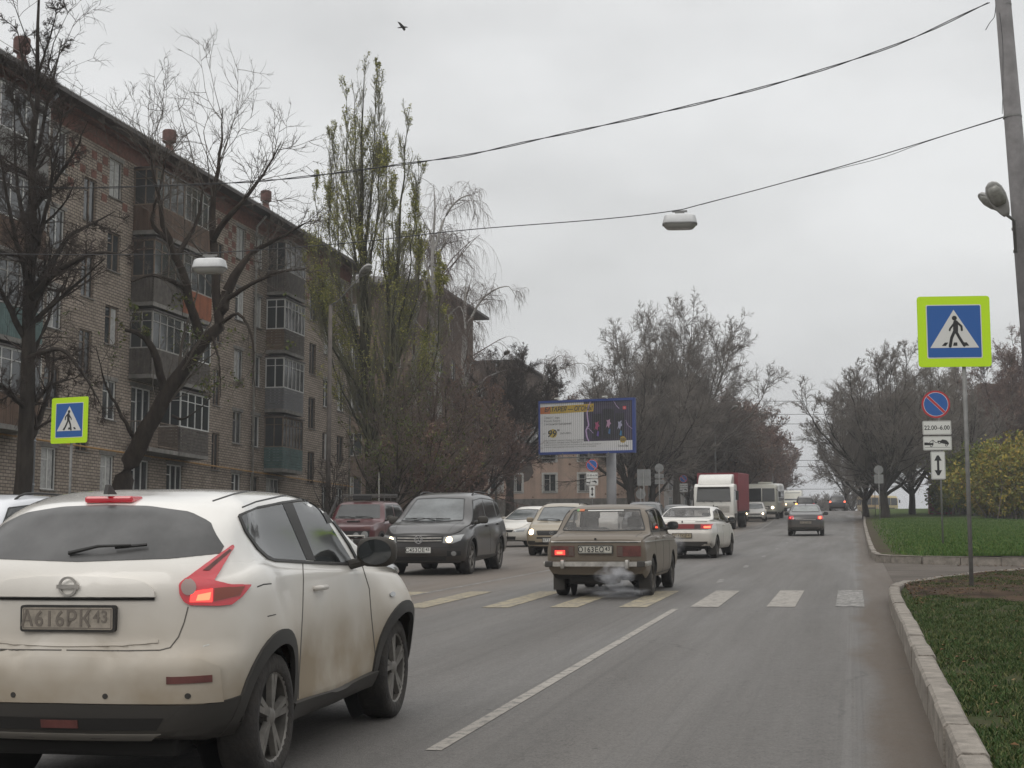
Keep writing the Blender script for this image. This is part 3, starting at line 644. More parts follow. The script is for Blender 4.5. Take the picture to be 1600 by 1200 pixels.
        a = MB(); a.prism(rrect(-w/2, w/2, -h/2, h/2, .01), .001, .004, M); pl = a.build('number_plate', m, s.root)
        mb = MB(); mb.prism([(w*.235, -h/2+.008), (w*.235+.004, -h/2+.008), (w*.235+.004, h/2-.008), (w*.235, h/2-.008)], .004, .006, M)
        b = .004
        for x0, x1, y0, y1 in ((-w/2+.006, w/2-.006, h/2-.010, h/2-.006), (-w/2+.006, w/2-.006, -h/2+.006, -h/2+.010), (-w/2+.006, -w/2+.010, -h/2+.006, h/2-.006), (w/2-.010, w/2-.006, -h/2+.006, h/2-.006)):
            mb.prism([(x0, y0), (x1, y0), (x1, y1), (x0, y1)], .004, .0055, M)
        mb.build('plate_border', ink, pl)
        me = text_mesh(txt, h*1.0, bold=.0015, space=1.12, sx=.92); me.transform(M @ Matrix.Translation((-w*.125, -.004, .005))); obj('plate_number', me, ink, pl)
        me = text_mesh(reg, h*.78, bold=.001, space=1.05, sx=.92); me.transform(M @ Matrix.Translation((w*.37, .008, .005))); obj('region_code', me, ink, pl)
        return pl
    def mirrors(s, x, z, m, sc=1.0, out=None, shape=(.10, .24, .17)):
        dx, dy, dz = [q*sc for q in shape]
        for sd in (-1, 1):
            p, n_ = s.hit('L' if sd > 0 else 'R', x, z); y = abs(p.y)
            bm = bmesh.new(); bmesh.ops.create_cube(bm, size=1); bmesh.ops.subdivide_edges(bm, edges=bm.edges[:], cuts=3, use_grid_fill=True)
            for v in bm.verts:
                c = v.co*2; L = (abs(c.x)**3.2+abs(c.y)**3.2+abs(c.z)**3.2)**(1/3.2); c = c/L
                v.co = Vector((c.x*dx*.5*(1.0 if c.x > 0 else .55), c.y*dy*.5, c.z*dz*.5))
            for f in bm.faces: f.smooth = True
            me = bpy.data.meshes.new('mirror'); bm.to_mesh(me); bm.free()
            o = obj('mirror', me, m, s.root); o.location = (x-.02, sd*(y+dy*.5+.05), z+dz*.45)
            a = MB(); a.lathe([(dy*.40, 0), (dy*.42, .004), (.001, .006)], 20, Matrix.Translation((-dx*.26, 0, 0)) @ Matrix.Diagonal((1, 1, dz/dy, 1)) @ Matrix.Rotation(R(-90), 4, 'Y')); a.build('mirror_glass', M_glass, o)
            a = MB(); a.tube([(0.0, -sd*(dy*.5+.09), -dz*.48), (0, -sd*dy*.3, -dz*.3)], [.035, .03], 8); a.build('mirror_arm', M_blk, o)
    def rails(s, x0, x1, y, h=.06, m=None, r=.016):
        for sd in (-1, 1):
            pts = []
            for i in range(15):
                t = i/14; x = x0+(x1-x0)*t; p, n_ = s.hit('T', x, sd*y); e = min(1, min(t, 1-t)*7); pts.append((x, sd*y, p.z-.012+h*math.sin(e*math.pi/2)))
            a = MB(); a.tube(pts, r, 8); a.build('roof_rail', m or M_blk, s.root, True)
    def wiper(s, view, a0, b0, a1, b1):
        p, n_ = s.hit(view, a0, b0); q, n2 = s.hit(view, a1, b1); mb = MB()
        mb.tube([p+n_*.015, (p+q)/2+n_*.045, q+n2*.03], [.012, .009, .006], 6)
        l = (q-p)*.55; pts = []
        for i in range(9):
            t = i/8-.5; P_ = q+l*t*.9; h, nn = s.hit(view, P_.y, P_.z); pts.append(h+nn*.022)
        mb.tube(pts, .008, 5); return mb.build('wiper', M_trim, s.root)
    def handle(s, x, z, m, w=.2, mirror=True):
        for sd in ((-1, 1)):
            p, n_ = s.hit('L' if sd > 0 else 'R', x, z); a = MB(); y = p.y
            a.tube([(x-w/2, y-sd*.005, z), (x-w/2+.02, y+sd*.03, z+.003), (x+w/2-.02, y+sd*.03, z), (x+w/2, y-sd*.005, z)], [.013, .016, .016, .013], 8); a.build('door_handle', m, s.root, True)
    def box(s, name, x0, x1, y0, y1, z0, z1, m, bev=.01, parent=None):
        a = MB(); a.bbox(x0, x1, y0, y1, z0, z1, bev); return a.build(name, m, parent or s.root)
    def exhaust(s, x, y, z):
        a = MB(); a.tube([(x+.3, y, z+.02), (x, y, z)], .025, 10); a.build('exhaust_pipe', M_rim_dark, s.root)
    def arch_trim(s, w=.06, r0=None, off=.016, a0=-12, a1=192, m=None):
        r0 = r0 or s.S['r']*s.S.get('arch', 1.17); zc = s.S['r']+.01
        for wx in s.S['wheels']:
            for view in 'RL':
                lo = [(wx+(r0-.004)*math.cos(R(a)), zc+(r0-.004)*math.sin(R(a))) for a in np.linspace(a0, a1, 25)]; hi = [(wx+(r0+w)*math.cos(R(a)), zc+(r0+w)*math.sin(R(a))) for a in np.linspace(a0, a1, 25)]
                s.patch('wheel_arch_trim', view, lo, hi, m or M_blk, off, 24, 2)

def ring_emblem(mb, M, r, w=.008, t=.006): 
    n = 24
    for i in range(n):
        a, b = 2*math.pi*i/n, 2*math.pi*(i+1)/n
        mb.prism([(r*math.cos(a), r*math.sin(a)), (r*math.cos(b), r*math.sin(b)), ((r-w)*math.cos(b), (r-w)*math.sin(b)), ((r-w)*math.cos(a), (r-w)*math.sin(a))], 0, t, M)
def stroke(mb, M, pts, w, t0=0, t1=.005):
    for (x0, y0), (x1, y1) in zip(pts[:-1], pts[1:]):
        d = math.hypot(x1-x0, y1-y0); nx, ny = -(y1-y0)/d*w/2, (x1-x0)/d*w/2
        mb.prism([(x0-nx, y0-ny), (x1-nx, y1-ny), (x1+nx, y1+ny), (x0+nx, y0+ny)], t0, t1, M)

# ---------------------------------------------------------------- 1. the white compact crossover in the foreground
JUKE = dict(x=(-2.06, 2.07), W=.885, r=.345, wheels=(-1.33, 1.2), tw=.225, rim_r=.245, spokes=5, twin=True, twist=.12, arch=1.12, track=.80, LR=1.2, LF=.7, rc=(.22, .3), bow=(.13, .2), nst=84,
    top=[(-2.06, 1.47), (-1.95, 1.515), (-1.5, 1.56), (-.8, 1.59), (-.2, 1.585), (.25, 1.545), (.75, 1.31), (1.15, 1.14), (1.5, 1.08), (1.85, .98), (2.07, .82)],
    belt=[(-2.06, 1.10), (-1.5, 1.17), (-.9, 1.13), (0, 1.08), (.9, 1.04), (1.4, 1.00), (1.8, .91), (2.07, .72)],
    bot=[(-2.06, .32), (-1.7, .27), (-.9, .23), (.9, .23), (1.8, .22), (2.07, .28)],
    wbelt=[(-2.06, .765), (-1.6, .785), (-1, .765), (-.3, .775), (.6, .79), (1.2, .79), (1.7, .76), (2.07, .70)],
    wmax=[(-2.06, .83), (-1.4, .845), (-.6, .825), (.1, .82), (.8, .835), (1.3, .86), (2.07, .82)],
    wbot=[(-2.06, .78), (-1.3, .82), (-.6, .79), (.6, .79), (1.2, .83), (2.07, .78)],
    crown=[(-2.06, .10), (-1.5, .06), (-.3, .05), (.3, .07), (.9, .09), (1.3, .06), (2.07, .08)], tumble=.40, zmax=.68,
    rear=[(.2, -1.93), (.36, -2.03), (.5, -2.055), (.66, -2.06), (.715, -2.045), (.76, -1.985), (.88, -1.965), (1.05, -1.95), (1.14, -1.92), (1.2, -1.88), (1.32, -1.77), (1.46, -1.63), (1.53, -1.585), (1.6, -1.55)],
    front=[(.2, 1.97), (.4, 2.07), (.65, 2.07), (.8, 2.03), (1.0, 1.9), (1.6, 1.6)],
    bump=[(-1.33, .76, .085, .52, .34), (1.22, .76, .10, .50, .34), (-1.45, 1.08, .03, .4, .12), (-.1, .52, -.012, .55, .12), (-.1, .36, .03, .7, .07)])
M_pearl = mat('pearl_white_paint', (.76, .745, .71), .18, coat=1, dirt=((.27, .22, .155), .55, 1.30, .95), var=.03, vscale=2)
juke = Car(JUKE, 'compact_crossover', 'dusty pearl white compact crossover seen from behind filling the lower left corner', 'car', (-4.02, 9.13), R(92.0), M_pearl)
J = juke
J.patch('rear_window', 'B', [(-.70, 1.235), (-.5, 1.215), (0, 1.20), (.5, 1.215), (.70, 1.235)], [(-.70, 1.27), (-.60, 1.40), (-.48, 1.455), (-.25, 1.487), (0, 1.495), (.25, 1.487), (.48, 1.455), (.60, 1.40), (.70, 1.27)], M_rscreen, .004, 40, 12)
def both(name, lo, hi, m, off, nu, nv, **kw): J.patch(name, 'C', lo, hi, m, off, nu, nv, mirror=True, **kw)
both('side_window', [(374, 808), (384, 828), (402, 853), (418, 868), (428, 873), (478, 876)], [(374, 806), (384, 801), (402, 796), (438, 789), (445, 789)], M_glass, .004, 22, 8)
both('side_window', [(491, 877), (520, 878), (552, 880)], [(455, 787), (470, 785), (489, 785), (500, 796)], M_glass, .004, 22, 10)
both('window_trim', [(478, 875), (492, 876)], [(440, 787), (456, 786)], M_blk, .006, 4, 10)
J.seam('C', [(373, 806), (383, 830), (402, 857), (418, 872), (430, 876), (480, 879), (520, 881), (562, 882)], 3.6, M_blk, 'window_trim', off=.008, mirror=True)
J.seam('C', [(373, 806), (400, 794), (440, 786), (470, 782), (491, 782), (504, 794), (525, 822), (545, 852), (560, 880)], 3.2, M_blk, 'window_trim', off=.008, mirror=True)
J.seam('C', [(473, 880), (474, 905), (473, 950), (470, 1010), (467, 1060), (466, 1092)], 1.3, M_gap, mirror=True)
J.seam('C', [(566, 884), (577, 920), (580, 960), (585, 1010), (590, 1058)], 1.2, M_gap, mirror=True)
J.seam('C', [(378, 793), (400, 784), (440, 775), (480, 772), (496, 774)], 2.2, M_trim, 'roof_gutter', mirror=True)
J.seam('C', [(332, 783), (365, 772), (400, 765), (432, 762)], 2.0, M_trim, 'roof_gutter', mirror=True)
J.seam('C', [(402, 917), (412, 913), (424, 912)], 1.8, M_trim, 'scratch'); J.seam('C', [(418, 963), (431, 960)], 1.4, M_trim, 'scratch'); J.seam('C', [(317, 1010), (327, 1007)], 2, M_plate, 'scratch')
J.seam('C', [(294, 948), (288, 972), (279, 995), (266, 1012), (250, 1016), (200, 1017), (104, 1016)], 1.8, M_gap, off=.002, mirror=True)
both('tail_lamp', [(280, 915), (281, 929), (288, 941), (298, 946), (340, 947), (361, 945), (376, 933), (390, 916)], [(281, 912), (290, 904), (304, 901), (320, 903), (336, 909), (360, 914), (375, 914), (390, 914)], M_red, .012, 34, 8)
both('tail_lamp', [(290, 905), (305, 905), (334, 909)], [(359, 854), (362, 852), (364, 856)], M_red, .012, 10, 14)
both('tail_lamp_blade', [(316, 893), (326, 893)], [(356, 860), (360, 862)], M_reddk, .015, 4, 8)
both('lit_lens', [(297, 941), (330, 941)], [(299, 925), (331, 921)], M_redl, .017, 8, 4)
both('bulb_glow', [(306, 939), (326, 938)], [(309, 930), (328, 926)], M_redh, .020, 6, 3)
both('amber_lens', [(333, 940), (372, 931)], [(334, 920), (380, 917)], mat('dark_amber_lens', (.20, .035, .015), .2, coat=.5), .016, 8, 4)
for o in J.disc('round_reflector', 'C', 295, 919, 11.5, mat('grey_lens', (.30, .22, .20), .25, coat=.4), .022, mirror=True): pass
for v in 'RL':
    J.patch('side_sill', v, [(-.93, .22), (0, .225), (.80, .23)], [(-.93, .37), (0, .345), (.80, .37)], M_blk, .03, 20, 3)
J.disc('side_repeater', 'C', 612, 929, 4, M_clr, .012, mirror=True)
J.patch('windscreen', 'F', [(-.58, 1.17), (0, 1.19), (.58, 1.17)], [(-.46, 1.46), (0, 1.52), (.46, 1.46)], M_glass, .004, 20, 8)
J.arch_trim(.075, off=.016)
J.box('rear_axle_cover', -1.85, -1.0, -.55, .55, .20, .30, M_under, .03)
for v in 'RL':
    J.patch('bumper_corner', v, [(-2.0, .24), (-1.66, .22)], [(-1.99, .48), (-1.72, .52)], M_blk, .012, 8, 5)
    J.patch('bumper_corner', v, [(1.58, .24), (1.95, .24)], [(1.62, .44), (1.95, .44)], M_blk, .014, 6, 4)
J.patch('lower_bumper', 'B', [(-.82, .31), (-.6, .30), (0, .28), (.6, .30), (.82, .31)], [(-.86, .485), (0, .495), (.86, .485)], M_blk, .010, 40, 6)
J.patch('bumper_recess', 'B', [(-.50, .365), (.50, .365)], [(-.54, .425), (.54, .425)], M_under, .013, 16, 2)
#, (-.5, .727), (0, .725), (.5, .727), (.78, .735)], .010, M_under, 'panel_gap', off=.002)
J.patch('rear_reflector', 'B', [(-.76, .60), (-.56, .595)], [(-.76, .635), (-.56, .63)], M_reddk, .020, 8, 2); J.patch('rear_reflector', 'B', [(.56, .595), (.76, .60)], [(.56, .63), (.76, .635)], M_reddk, .020, 8, 2)
p, n_ = J.hit('B', 0, 1.515); J.box('high_brake_lamp', p.x-.045, p.x+.10, -.14, .14, 1.508, 1.545, M_red, .012)
J.patch('tailgate_garnish', 'B', [(-.455, 1.022), (0, 1.022), (.455, 1.022)], [(-.45, 1.05), (-.41, 1.09), (-.30, 1.112), (0, 1.125), (.30, 1.112), (.41, 1.09), (.45, 1.05)], M_pearl, .026, 40, 6, curve=True)
J.seam('B', [(-.45, 1.012), (0, 1.012), (.45, 1.012)], .012, M_under, 'garnish_lip', off=.010)
J.patch('bumper_cover', 'B', [(-.80, .495), (0, .50), (.80, .495)], [(-.79, .675), (-.70, .712), (0, .722), (.70, .712), (.79, .675)], M_pearl, .014, 50, 9, thick=.02)
J.patch('skid_strip', 'B', [(-.46, .318), (.46, .318)], [(-.52, .345), (.52, .345)], mat('dirty_silver_plastic', (.13, .12, .105), .6), .016, 20, 2)
J.seam('B', [(-.48, .80), (-.3, .785), (0, .78), (.3, .785), (.48, .80)], .016, M_pearl, 'tailgate_crease', off=.007)
J.plate('B', .0, .915, 'А616РК', '43', M_plated, mat('faint_plate_ink', (.15, .13, .11), .7), off=.022, w=.50)
p, n_ = J.hit('B', .0, 1.075); M = frame((p.x-.036, .0, 1.078), (0, -1, 0), (0, 0, 1), (-1, 0, 0)); a = MB(); ring_emblem(a, M, .052, .012, .008); a.prism([(-.060, -.010), (.060, -.010), (.060, .010), (-.060, .010)], .0, .011, M); a.build('emblem', M_chr_d, J.root)
J.wiper('B', .06, 1.235, -.27, 1.265)
J.mirrors(.50, 1.09, M_blk, 1.0, shape=(.17, .27, .20)); J.handle(-.32, .985, M_pearl, .2)
a = MB(); a.prism([(-1.62, 0), (-1.50, 0), (-1.585, .055), (-1.60, .05)], -.012, .012, frame((.05, 0, 1.555), (1, 0, 0), (0, 0, 1))); a.build('roof_antenna', M_blk, J.root)
for y in (-.66, -.25, .25, .66): J.disc('parking_sensor', 'B', y, .535, .014, M_blk, .017)
J.patch('fog_lamp', 'B', [(-.10, .375), (.10, .375)], [(-.10, .415), (.10, .415)], M_reddk, .018, 5, 2)
for v in 'RL': J.patch('headlamp', v, [(1.62, .62), (1.9, .62)], [(1.62, .74), (1.9, .74)], M_clr, .01, 6, 4); J.patch('running_lamp', v, [(1.0, 1.07), (1.5, 1.0)], [(1.02, 1.105), (1.48, 1.04)], M_clr, .02, 8, 3)
# ---------------------------------------------------------------- the other vehicles
def glazing(c, side, fw, rw, see=None, gm=None, fm=None, rm=None, trim=M_trim, pill=None):
    """side: list of (lower polyline, upper polyline) in (x, z); fw / rw: (y bottom, z bottom, y top, z top, bow)"""
    if see:
        reg = [(v, lo, hi) for v in 'RL' for lo, hi in side]
        for v, w in (('F', fw), ('B', rw)): yb, zb, yt, zt, bw = w; reg.append((v, [(-yb, zb), (0, zb-bw), (yb, zb)], [(-yt, zt), (0, zt), (yt, zt)]))
        c.cutout(reg); gm = fm = see; rm = rm or see
    for v in 'RL':
        for lo, hi in side: c.patch('side_window', v, lo, hi, gm or M_glass, .004, 12, 6)
        if trim:
            lo = [q for s_ in side for q in s_[0]]; hi = [q for s_ in side for q in s_[1]]
            a, b = (side[0][0][0], side[-1][0][-1]); ring = sum([list(s_[0]) for s_ in side], [])+sum([list(s_[1]) for s_ in side], [])[::-1]
            ring.append(ring[0]); c.seam(v, ring, .014, trim, 'window_trim', off=.007)
    for v, w, mm, nm in (('F', fw, fm or M_screen, 'windscreen'), ('B', rw, rm or M_rscreen, 'rear_window')):
        if w is None: continue
        yb, zb, yt, zt, bw = w
        c.patch(nm, v, [(-yb, zb), (-yb*.5, zb-bw*.7), (0, zb-bw), (yb*.5, zb-bw*.7), (yb, zb)], [(-yt, zt), (-yt*.5, zt+bw*.5), (0, zt+bw*.7), (yt*.5, zt+bw*.5), (yt, zt)], mm, .004, 24, 8)
        if trim: c.seam(v, [(-yt, zt), (0, zt+bw*.7), (yt, zt), (yb, zb), (0, zb-bw), (-yb, zb), (-yt, zt)], .016, trim, 'glass_seal', off=.006)
def doors(c, xs, z0, z1, m=None):
    for x in xs: 
        for v in 'RL': c.seam(v, [(x, z1), (x-.01, (z0+z1)/2), (x-.03, z0)], .009, m or M_trim)
def place(px, py_, dy=0): return (px, py_)

M_see = mat('tinted_clear_glass', (.03, .035, .036), .05, spec=.8, alpha=.38); M_see_d = mat('dusty_clear_glass', (.16, .155, .15), .3, spec=.6, alpha=.45, var=.3, vscale=3)
M_seat = mat('seat_cloth', (.045, .042, .04), .9); M_skin = mat('skin', (.42, .25, .18), .6); M_hair = mat('dark_hair', (.025, .018, .014), .7)
def cabin(c, zs, xf=.05, xr=-.85):
    a = MB(); a.bbox(xr-.25, xf+1.1, -.62, .62, .30, .42, .03); a.build('cabin_floor', M_under, c.root)
    for sd in (-1, 1):
        a = MB(); a.bbox(xf-.25, xf+.30, sd*.36-.24, sd*.36+.24, .42, zs, .05); M = Matrix.Translation((xf-.28, sd*.36, zs)) @ Matrix.Rotation(R(-14), 4, 'Y'); a.bbox(-.07, .07, -.24, .24, -.05, .52, .05, M); st = a.build('front_seat', M_seat, c.root)
        a = MB(); a.bbox(-.05, .05, -.12, .12, .56, .74, .04, M); a.build('headrest', M_seat, st)
    a = MB(); a.bbox(xr-.05, xr+.45, -.60, .60, .42, zs-.02, .05); M = Matrix.Translation((xr-.10, 0, zs)) @ Matrix.Rotation(R(-18), 4, 'Y'); a.bbox(-.07, .07, -.60, .60, -.05, .46, .06, M); a.build('rear_seat', M_seat, c.root)
    a = MB(); a.bbox(xf+.72, xf+1.05, -.62, .62, zs+.22, zs+.42, .06); a.build('dashboard', M_trim, c.root)
    a = MB(); M = Matrix.Translation((xf+.60, .36, zs+.36)) @ Matrix.Rotation(R(-65), 4, 'Y'); n = 20; a.tube([M @ Vector((.18*math.cos(2*math.pi*i/n), .18*math.sin(2*math.pi*i/n), 0)) for i in range(n+1)], .012, 6); a.build('steering_wheel', M_trim, c.root)
def sitter(c, label, y, zs, xf, jacket, driver, hair=None):
    """seated figure grown as one skinned body"""
    x = xf-.10; z = zs; V = [(x, y, z+.10), (x-.03, y, z+.28), (x-.07, y, z+.46), (x-.07, y, z+.55), (x-.05, y, z+.60), (x-.03, y, z+.70), (x-.02, y, z+.78)]; Rr = [.15, .14, .15, .07, .055, .085, .07]; E = [(i, i+1) for i in range(6)]
    def chain(st, pts, rs_):
        p = st
        for q, r in zip(pts, rs_): V.append(q); Rr.append(r); E.append((p, len(V)-1)); p = len(V)-1
    for sd in (-1, 1):
        hand = (x+.58, y+sd*.14, z+.36) if driver else (x+.38, y+sd*.08, z+.16)
        chain(2, [(x-.06, y+sd*.18, z+.44), (x+.12, y+sd*.24, z+.22), (x+.36, y+sd*.19, z+.28 if driver else z+.15), hand], [.065, .05, .038, .032])
        for k in range(5): chain(len(V)-1 if k == 0 else len(V)-1-k*1, [(hand[0]+.06-.008*abs(k-2), hand[1]+(k-2)*.018, hand[2]+(-.02 if k else -.03))], [.010])
        chain(0, [(x+.05, y+sd*.10, z+.08), (x+.46, y+sd*.12, z+.10), (x+.62, y+sd*.12, z-.22), (x+.72, y+sd*.12, z-.24)], [.095, .065, .045, .04])
    me = bpy.data.meshes.new('person'); me.from_pydata(V, E, []); o = bpy.data.objects.new('person', me); COL.objects.link(o); md = o.modifiers.new('s', 'SKIN')
    for i, r in enumerate(Rr): me.skin_vertices[0].data[i].radius = (r, r)
    me.skin_vertices[0].data[0].use_root = True; s2 = o.modifiers.new('u', 'SUBSURF'); s2.levels = 1; dg = bpy.context.evaluated_depsgraph_get(); m2 = bpy.data.meshes.new_from_object(o.evaluated_get(dg)); o.modifiers.clear(); o.data = m2; m2.name = 'person'
    m2.materials.clear(); m2.materials.append(M_skin); m2.materials.append(jacket)
    for p in m2.polygons: cc = p.center; p.use_smooth = True; p.material_index = 0 if (cc.z > z+.575 or cc.x > x+.50 and cc.z > z+.12) else 1
    a = MB(); a.lathe([(.03, .105), (.07, .085), (.092, .04), (.095, -.01), (.085, -.05)], 14, Matrix.Translation((x-.045, y, z+.74))); a.lathe([(.012, -.02), (.018, 0), (.01, .03)], 6, Matrix.Translation((x+.065, y, z+.715))); h = a.build('hair', M_hair, o, True)
    o.matrix_world = c.mw @ Matrix.Scale(c.root.scale.x, 4); tag(o, label, 'person'); return o
# 2. the charcoal oncoming crossover
SUV = dict(x=(-2.2, 2.22), W=.905, r=.345, wheels=(-1.29, 1.31), tw=.215, rim_r=.235, spokes=5, arch=1.13,
    top=[(-2.2, 1.52), (-2.0, 1.60), (-1.3, 1.665), (-.4, 1.69), (.25, 1.64), (.6, 1.49), (1.15, 1.14), (1.35, 1.08), (1.9, 1.00), (2.22, .86)],
    belt=[(-2.2, 1.12), (-1, 1.06), (0, 1.03), (1, 1.0), (1.5, .97), (2.22, .80)], bot=[(-2.2, .38), (-1.8, .26), (1.8, .24), (2.22, .28)],
    wbelt=[(-2.2, .80), (-1.4, .83), (0, .84), (1, .83), (1.8, .80), (2.22, .76)], wmax=[(-2.2, .88), (-1, .89), (1, .89), (2.22, .88)], wbot=[(-2.2, .82), (-1, .85), (1, .85), (2.22, .84)],
    crown=[(-2.2, .09), (-.5, .055), (.5, .07), (1.1, .07), (2.22, .05)], tumble=.33, zmax=.68,
    rear=[(.3, -2.15), (.5, -2.2), (.8, -2.18), (1.05, -2.12), (1.5, -1.93), (1.7, -1.85)], front=[(.25, 2.12), (.5, 2.22), (.75, 2.21), (.9, 2.14), (1.2, 1.95)], LR=1, LF=.8, rc=(.16, .32), bow=(.08, .2),
    bump=[(-1.29, .70, .03, .45, .3), (1.31, .70, .03, .45, .3)])
SUV_SIDE = [([(-1.85, 1.23), (-1.5, 1.17)], [(-1.60, 1.50), (-1.42, 1.52)]), ([(-1.36, 1.16), (-.36, 1.12)], [(-1.26, 1.53), (-.42, 1.56)]), ([(-.28, 1.115), (.98, 1.08)], [(-.34, 1.56), (.40, 1.51)])]
def tig_front(c, lit=True):
    c.patch('grille', 'F', [(-.44, .665), (0, .655), (.44, .665)], [(-.50, .80), (0, .795), (.50, .80)], M_trim, .008, 20, 4)
    for z in (.70, .755): c.seam('F', [(-.46, z), (0, z-.005), (.46, z)], .020, M_chr_d, 'grille_bar', off=.016)
    p, n_ = c.hit('F', 0, .73); M = frame((p.x+.022, 0, .728), (0, 1, 0), (0, 0, 1), (1, 0, 0)); a = MB(); ring_emblem(a, M, .088, .014, .008)
    stroke(a, M, [(-.036, .062), (0, .008), (.036, .062)], .014, 0, .008); stroke(a, M, [(-.066, .03), (-.032, -.062), (0, -.004), (.032, -.062), (.066, .03)], .014, 0, .008); a.build('emblem', M_chrome, c.root)
    for sd in (-1, 1):
        c.patch('headlamp', 'F', [(sd*.48, .655), (sd*.66, .64), (sd*.80, .70)][::sd], [(sd*.50, .765), (sd*.70, .80), (sd*.84, .815)][::sd], M_clr, .012, 12, 5)
        c.disc('lit_bulb', 'F', sd*.60, .715, .055, M_head if lit else M_clr, .02)
        c.patch('fog_recess', 'F', [(sd*.56, .385), (sd*.80, .40)][::sd], [(sd*.56, .50), (sd*.80, .49)][::sd], M_trim, .008, 6, 3); c.disc('fog_lamp', 'F', sd*.68, .445, .045, M_clr, .016)
    c.patch('lower_grille', 'F', [(-.52, .30), (.52, .30)], [(-.55, .385), (.55, .385)], M_trim, .008, 16, 3)
    c.patch('chin', 'F', [(-.84, .22), (0, .21), (.84, .22)], [(-.84, .285), (0, .28), (.84, .285)], M_blk, .01, 24, 2)
    c.seam('F', [(-.80, .57), (0, .56), (.80, .57)], .010, M_trim); c.seam('F', [(-.58, .83), (0, .825), (.58, .83)], .008, M_trim)
    c.seam('T', [(2.0, .56), (1.6, .62), (1.1, .66)], .008, M_trim, mirror=True)
def place_car(S, name, label, cat, px, y, yaw, m, **k): return Car(S, name, label, cat, (px, y), yaw, m, **k)
tig = Car(SUV, 'crossover_car', 'charcoal crossover with both headlamps lit driving towards the camera behind the white one', 'car', (-9.32, 34.3), R(-90+.5), paint_mat('charcoal_paint', (.014, .0135, .015), .2, .7), k=1.09)
glazing(tig, SUV_SIDE, (.66, 1.10, .52, 1.545, .03), (.62, 1.18, .54, 1.50, .02)); tig_front(tig)
tig.plate('F', 0, .515, 'С453ОЕ', '43', off=.03); tig.mirrors(.72, 1.03, M_blk, .95); tig.rails(-1.75, .1, .58, .055); tig.handle(-.10, .97, M_blk); tig.handle(-1.15, 1.0, M_blk)
doors(tig, (-1.32, -.32, 1.02), .35, 1.06); tig.arch_trim(.045, off=.010); tig.wiper('F', .1, 1.09, -.45, 1.12); tig.wiper('F', -.35, 1.09, .25, 1.11)
for v in 'RL': tig.patch('side_sill', v, [(-.95, .24), (.95, .24)], [(-.95, .36), (.95, .36)], M_blk, .012, 16, 2)
for sx in (-1.29, 1.31):
    for sd in (-1, 1): tig.box('mud_flap', sx-.40, sx-.38, sd*.72-.09, sd*.72+.12, .14, .42, M_blk, .005)

M_galv0 = mat('dull_rack_metal', (.12, .115, .11), .6, metal=.4)
# 3. the maroon off-roader with roof basket
NIVA = dict(x=(-1.86, 1.86), W=.83, r=.345, wheels=(-1.1, 1.1), tw=.19, rim_r=.20, spokes=0, arch=1.18, rim_mat=M_rim_dark,
    top=[(-1.86, 1.50), (-1.7, 1.59), (-1, 1.64), (.1, 1.63), (.32, 1.58), (.72, 1.14), (.85, 1.085), (1.5, 1.03), (1.80, .98), (1.86, .94)],
    belt=[(-1.86, 1.05), (0, 1.04), (.8, 1.03), (1.4, 1.0), (1.86, .92)], bot=[(-1.86, .44), (-1.4, .36), (1.4, .36), (1.86, .42)],
    wbelt=[(-1.86, .76), (0, .80), (1.2, .78), (1.86, .76)], wmax=[(-1.86, .80), (0, .82), (1.86, .80)], wbot=[(-1.86, .76), (0, .78), (1.86, .76)],
    crown=[(-1.86, .07), (0, .05), (.7, .05), (1.86, .03)], tumble=.28, zmax=.80, rear=[(.4, -1.84), (.7, -1.86), (1.1, -1.82), (1.6, -1.55)], front=[(.4, 1.80), (.6, 1.84), (.9, 1.86), (1.1, 1.80)], rc=(.10, .10), bow=(.03, .05), LR=.7, LF=.5)
niva = Car(NIVA, 'off_roader', 'maroon boxy off-roader with a roof basket and round lamps beside the charcoal crossover', 'car', (-13.9, 42.0), R(-90+2), paint_mat('maroon_paint', (.075, .012, .017), .35, .8), k=1.04)
glazing(niva, [([(-1.60, 1.12), (-.55, 1.12)], [(-1.45, 1.50), (-.55, 1.53)]), ([(-.45, 1.12), (.62, 1.12)], [(-.45, 1.53), (.25, 1.52)])], (.64, 1.16, .56, 1.53, .01), (.58, 1.14, .52, 1.46, .01), fm=M_glass, trim=M_galv0)
niva.patch('grille', 'F', [(-.66, .64), (.66, .64)], [(-.68, .83), (.68, .83)], M_trim, .01, 20, 3)
for sd in (-1, 1):
    niva.disc('headlamp', 'F', sd*.55, .73, .095, M_clr, .03); niva.disc('spot_lamp', 'F', sd*.32, .72, .075, M_clr, .05)
    niva.patch('indicator', 'F', [(sd*.46, .88), (sd*.70, .88)][::sd], [(sd*.46, .94), (sd*.70, .94)][::sd], M_reddk, .012, 5, 2)
niva.box('front_bumper', 1.84, 1.95, -.78, .78, .50, .62, M_blk, .02); a = MB(); a.tube([(1.96, -.60, .45), (1.97, -.58, .70), (1.97, .58, .70), (1.96, .60, .45)], .025, 8); a.build('bull_bar', M_chr_d, niva.root, True)
niva.plate('F', 0, .55, 'А124МК', '43', off=.12); niva.mirrors(.62, 1.10, M_blk, .8); niva.arch_trim(.06); doors(niva, (-.5, .72), .45, 1.08)
niva.wiper('F', .45, 1.155, .05, 1.19); niva.wiper('F', -.05, 1.155, -.45, 1.19); niva.box('bonnet_scoop', .95, 1.15, -.16, .16, 1.05, 1.10, M_trim, .012)
a = MB()
for y in (-.55, -.28, 0, .28, .55): a.tube([(-1.3, y, 1.74), (.05, y, 1.74)], .011, 6)
for x in (-1.3, -.85, -.4, .05): a.tube([(x, -.58, 1.74), (x, .58, 1.74)], .011, 6)
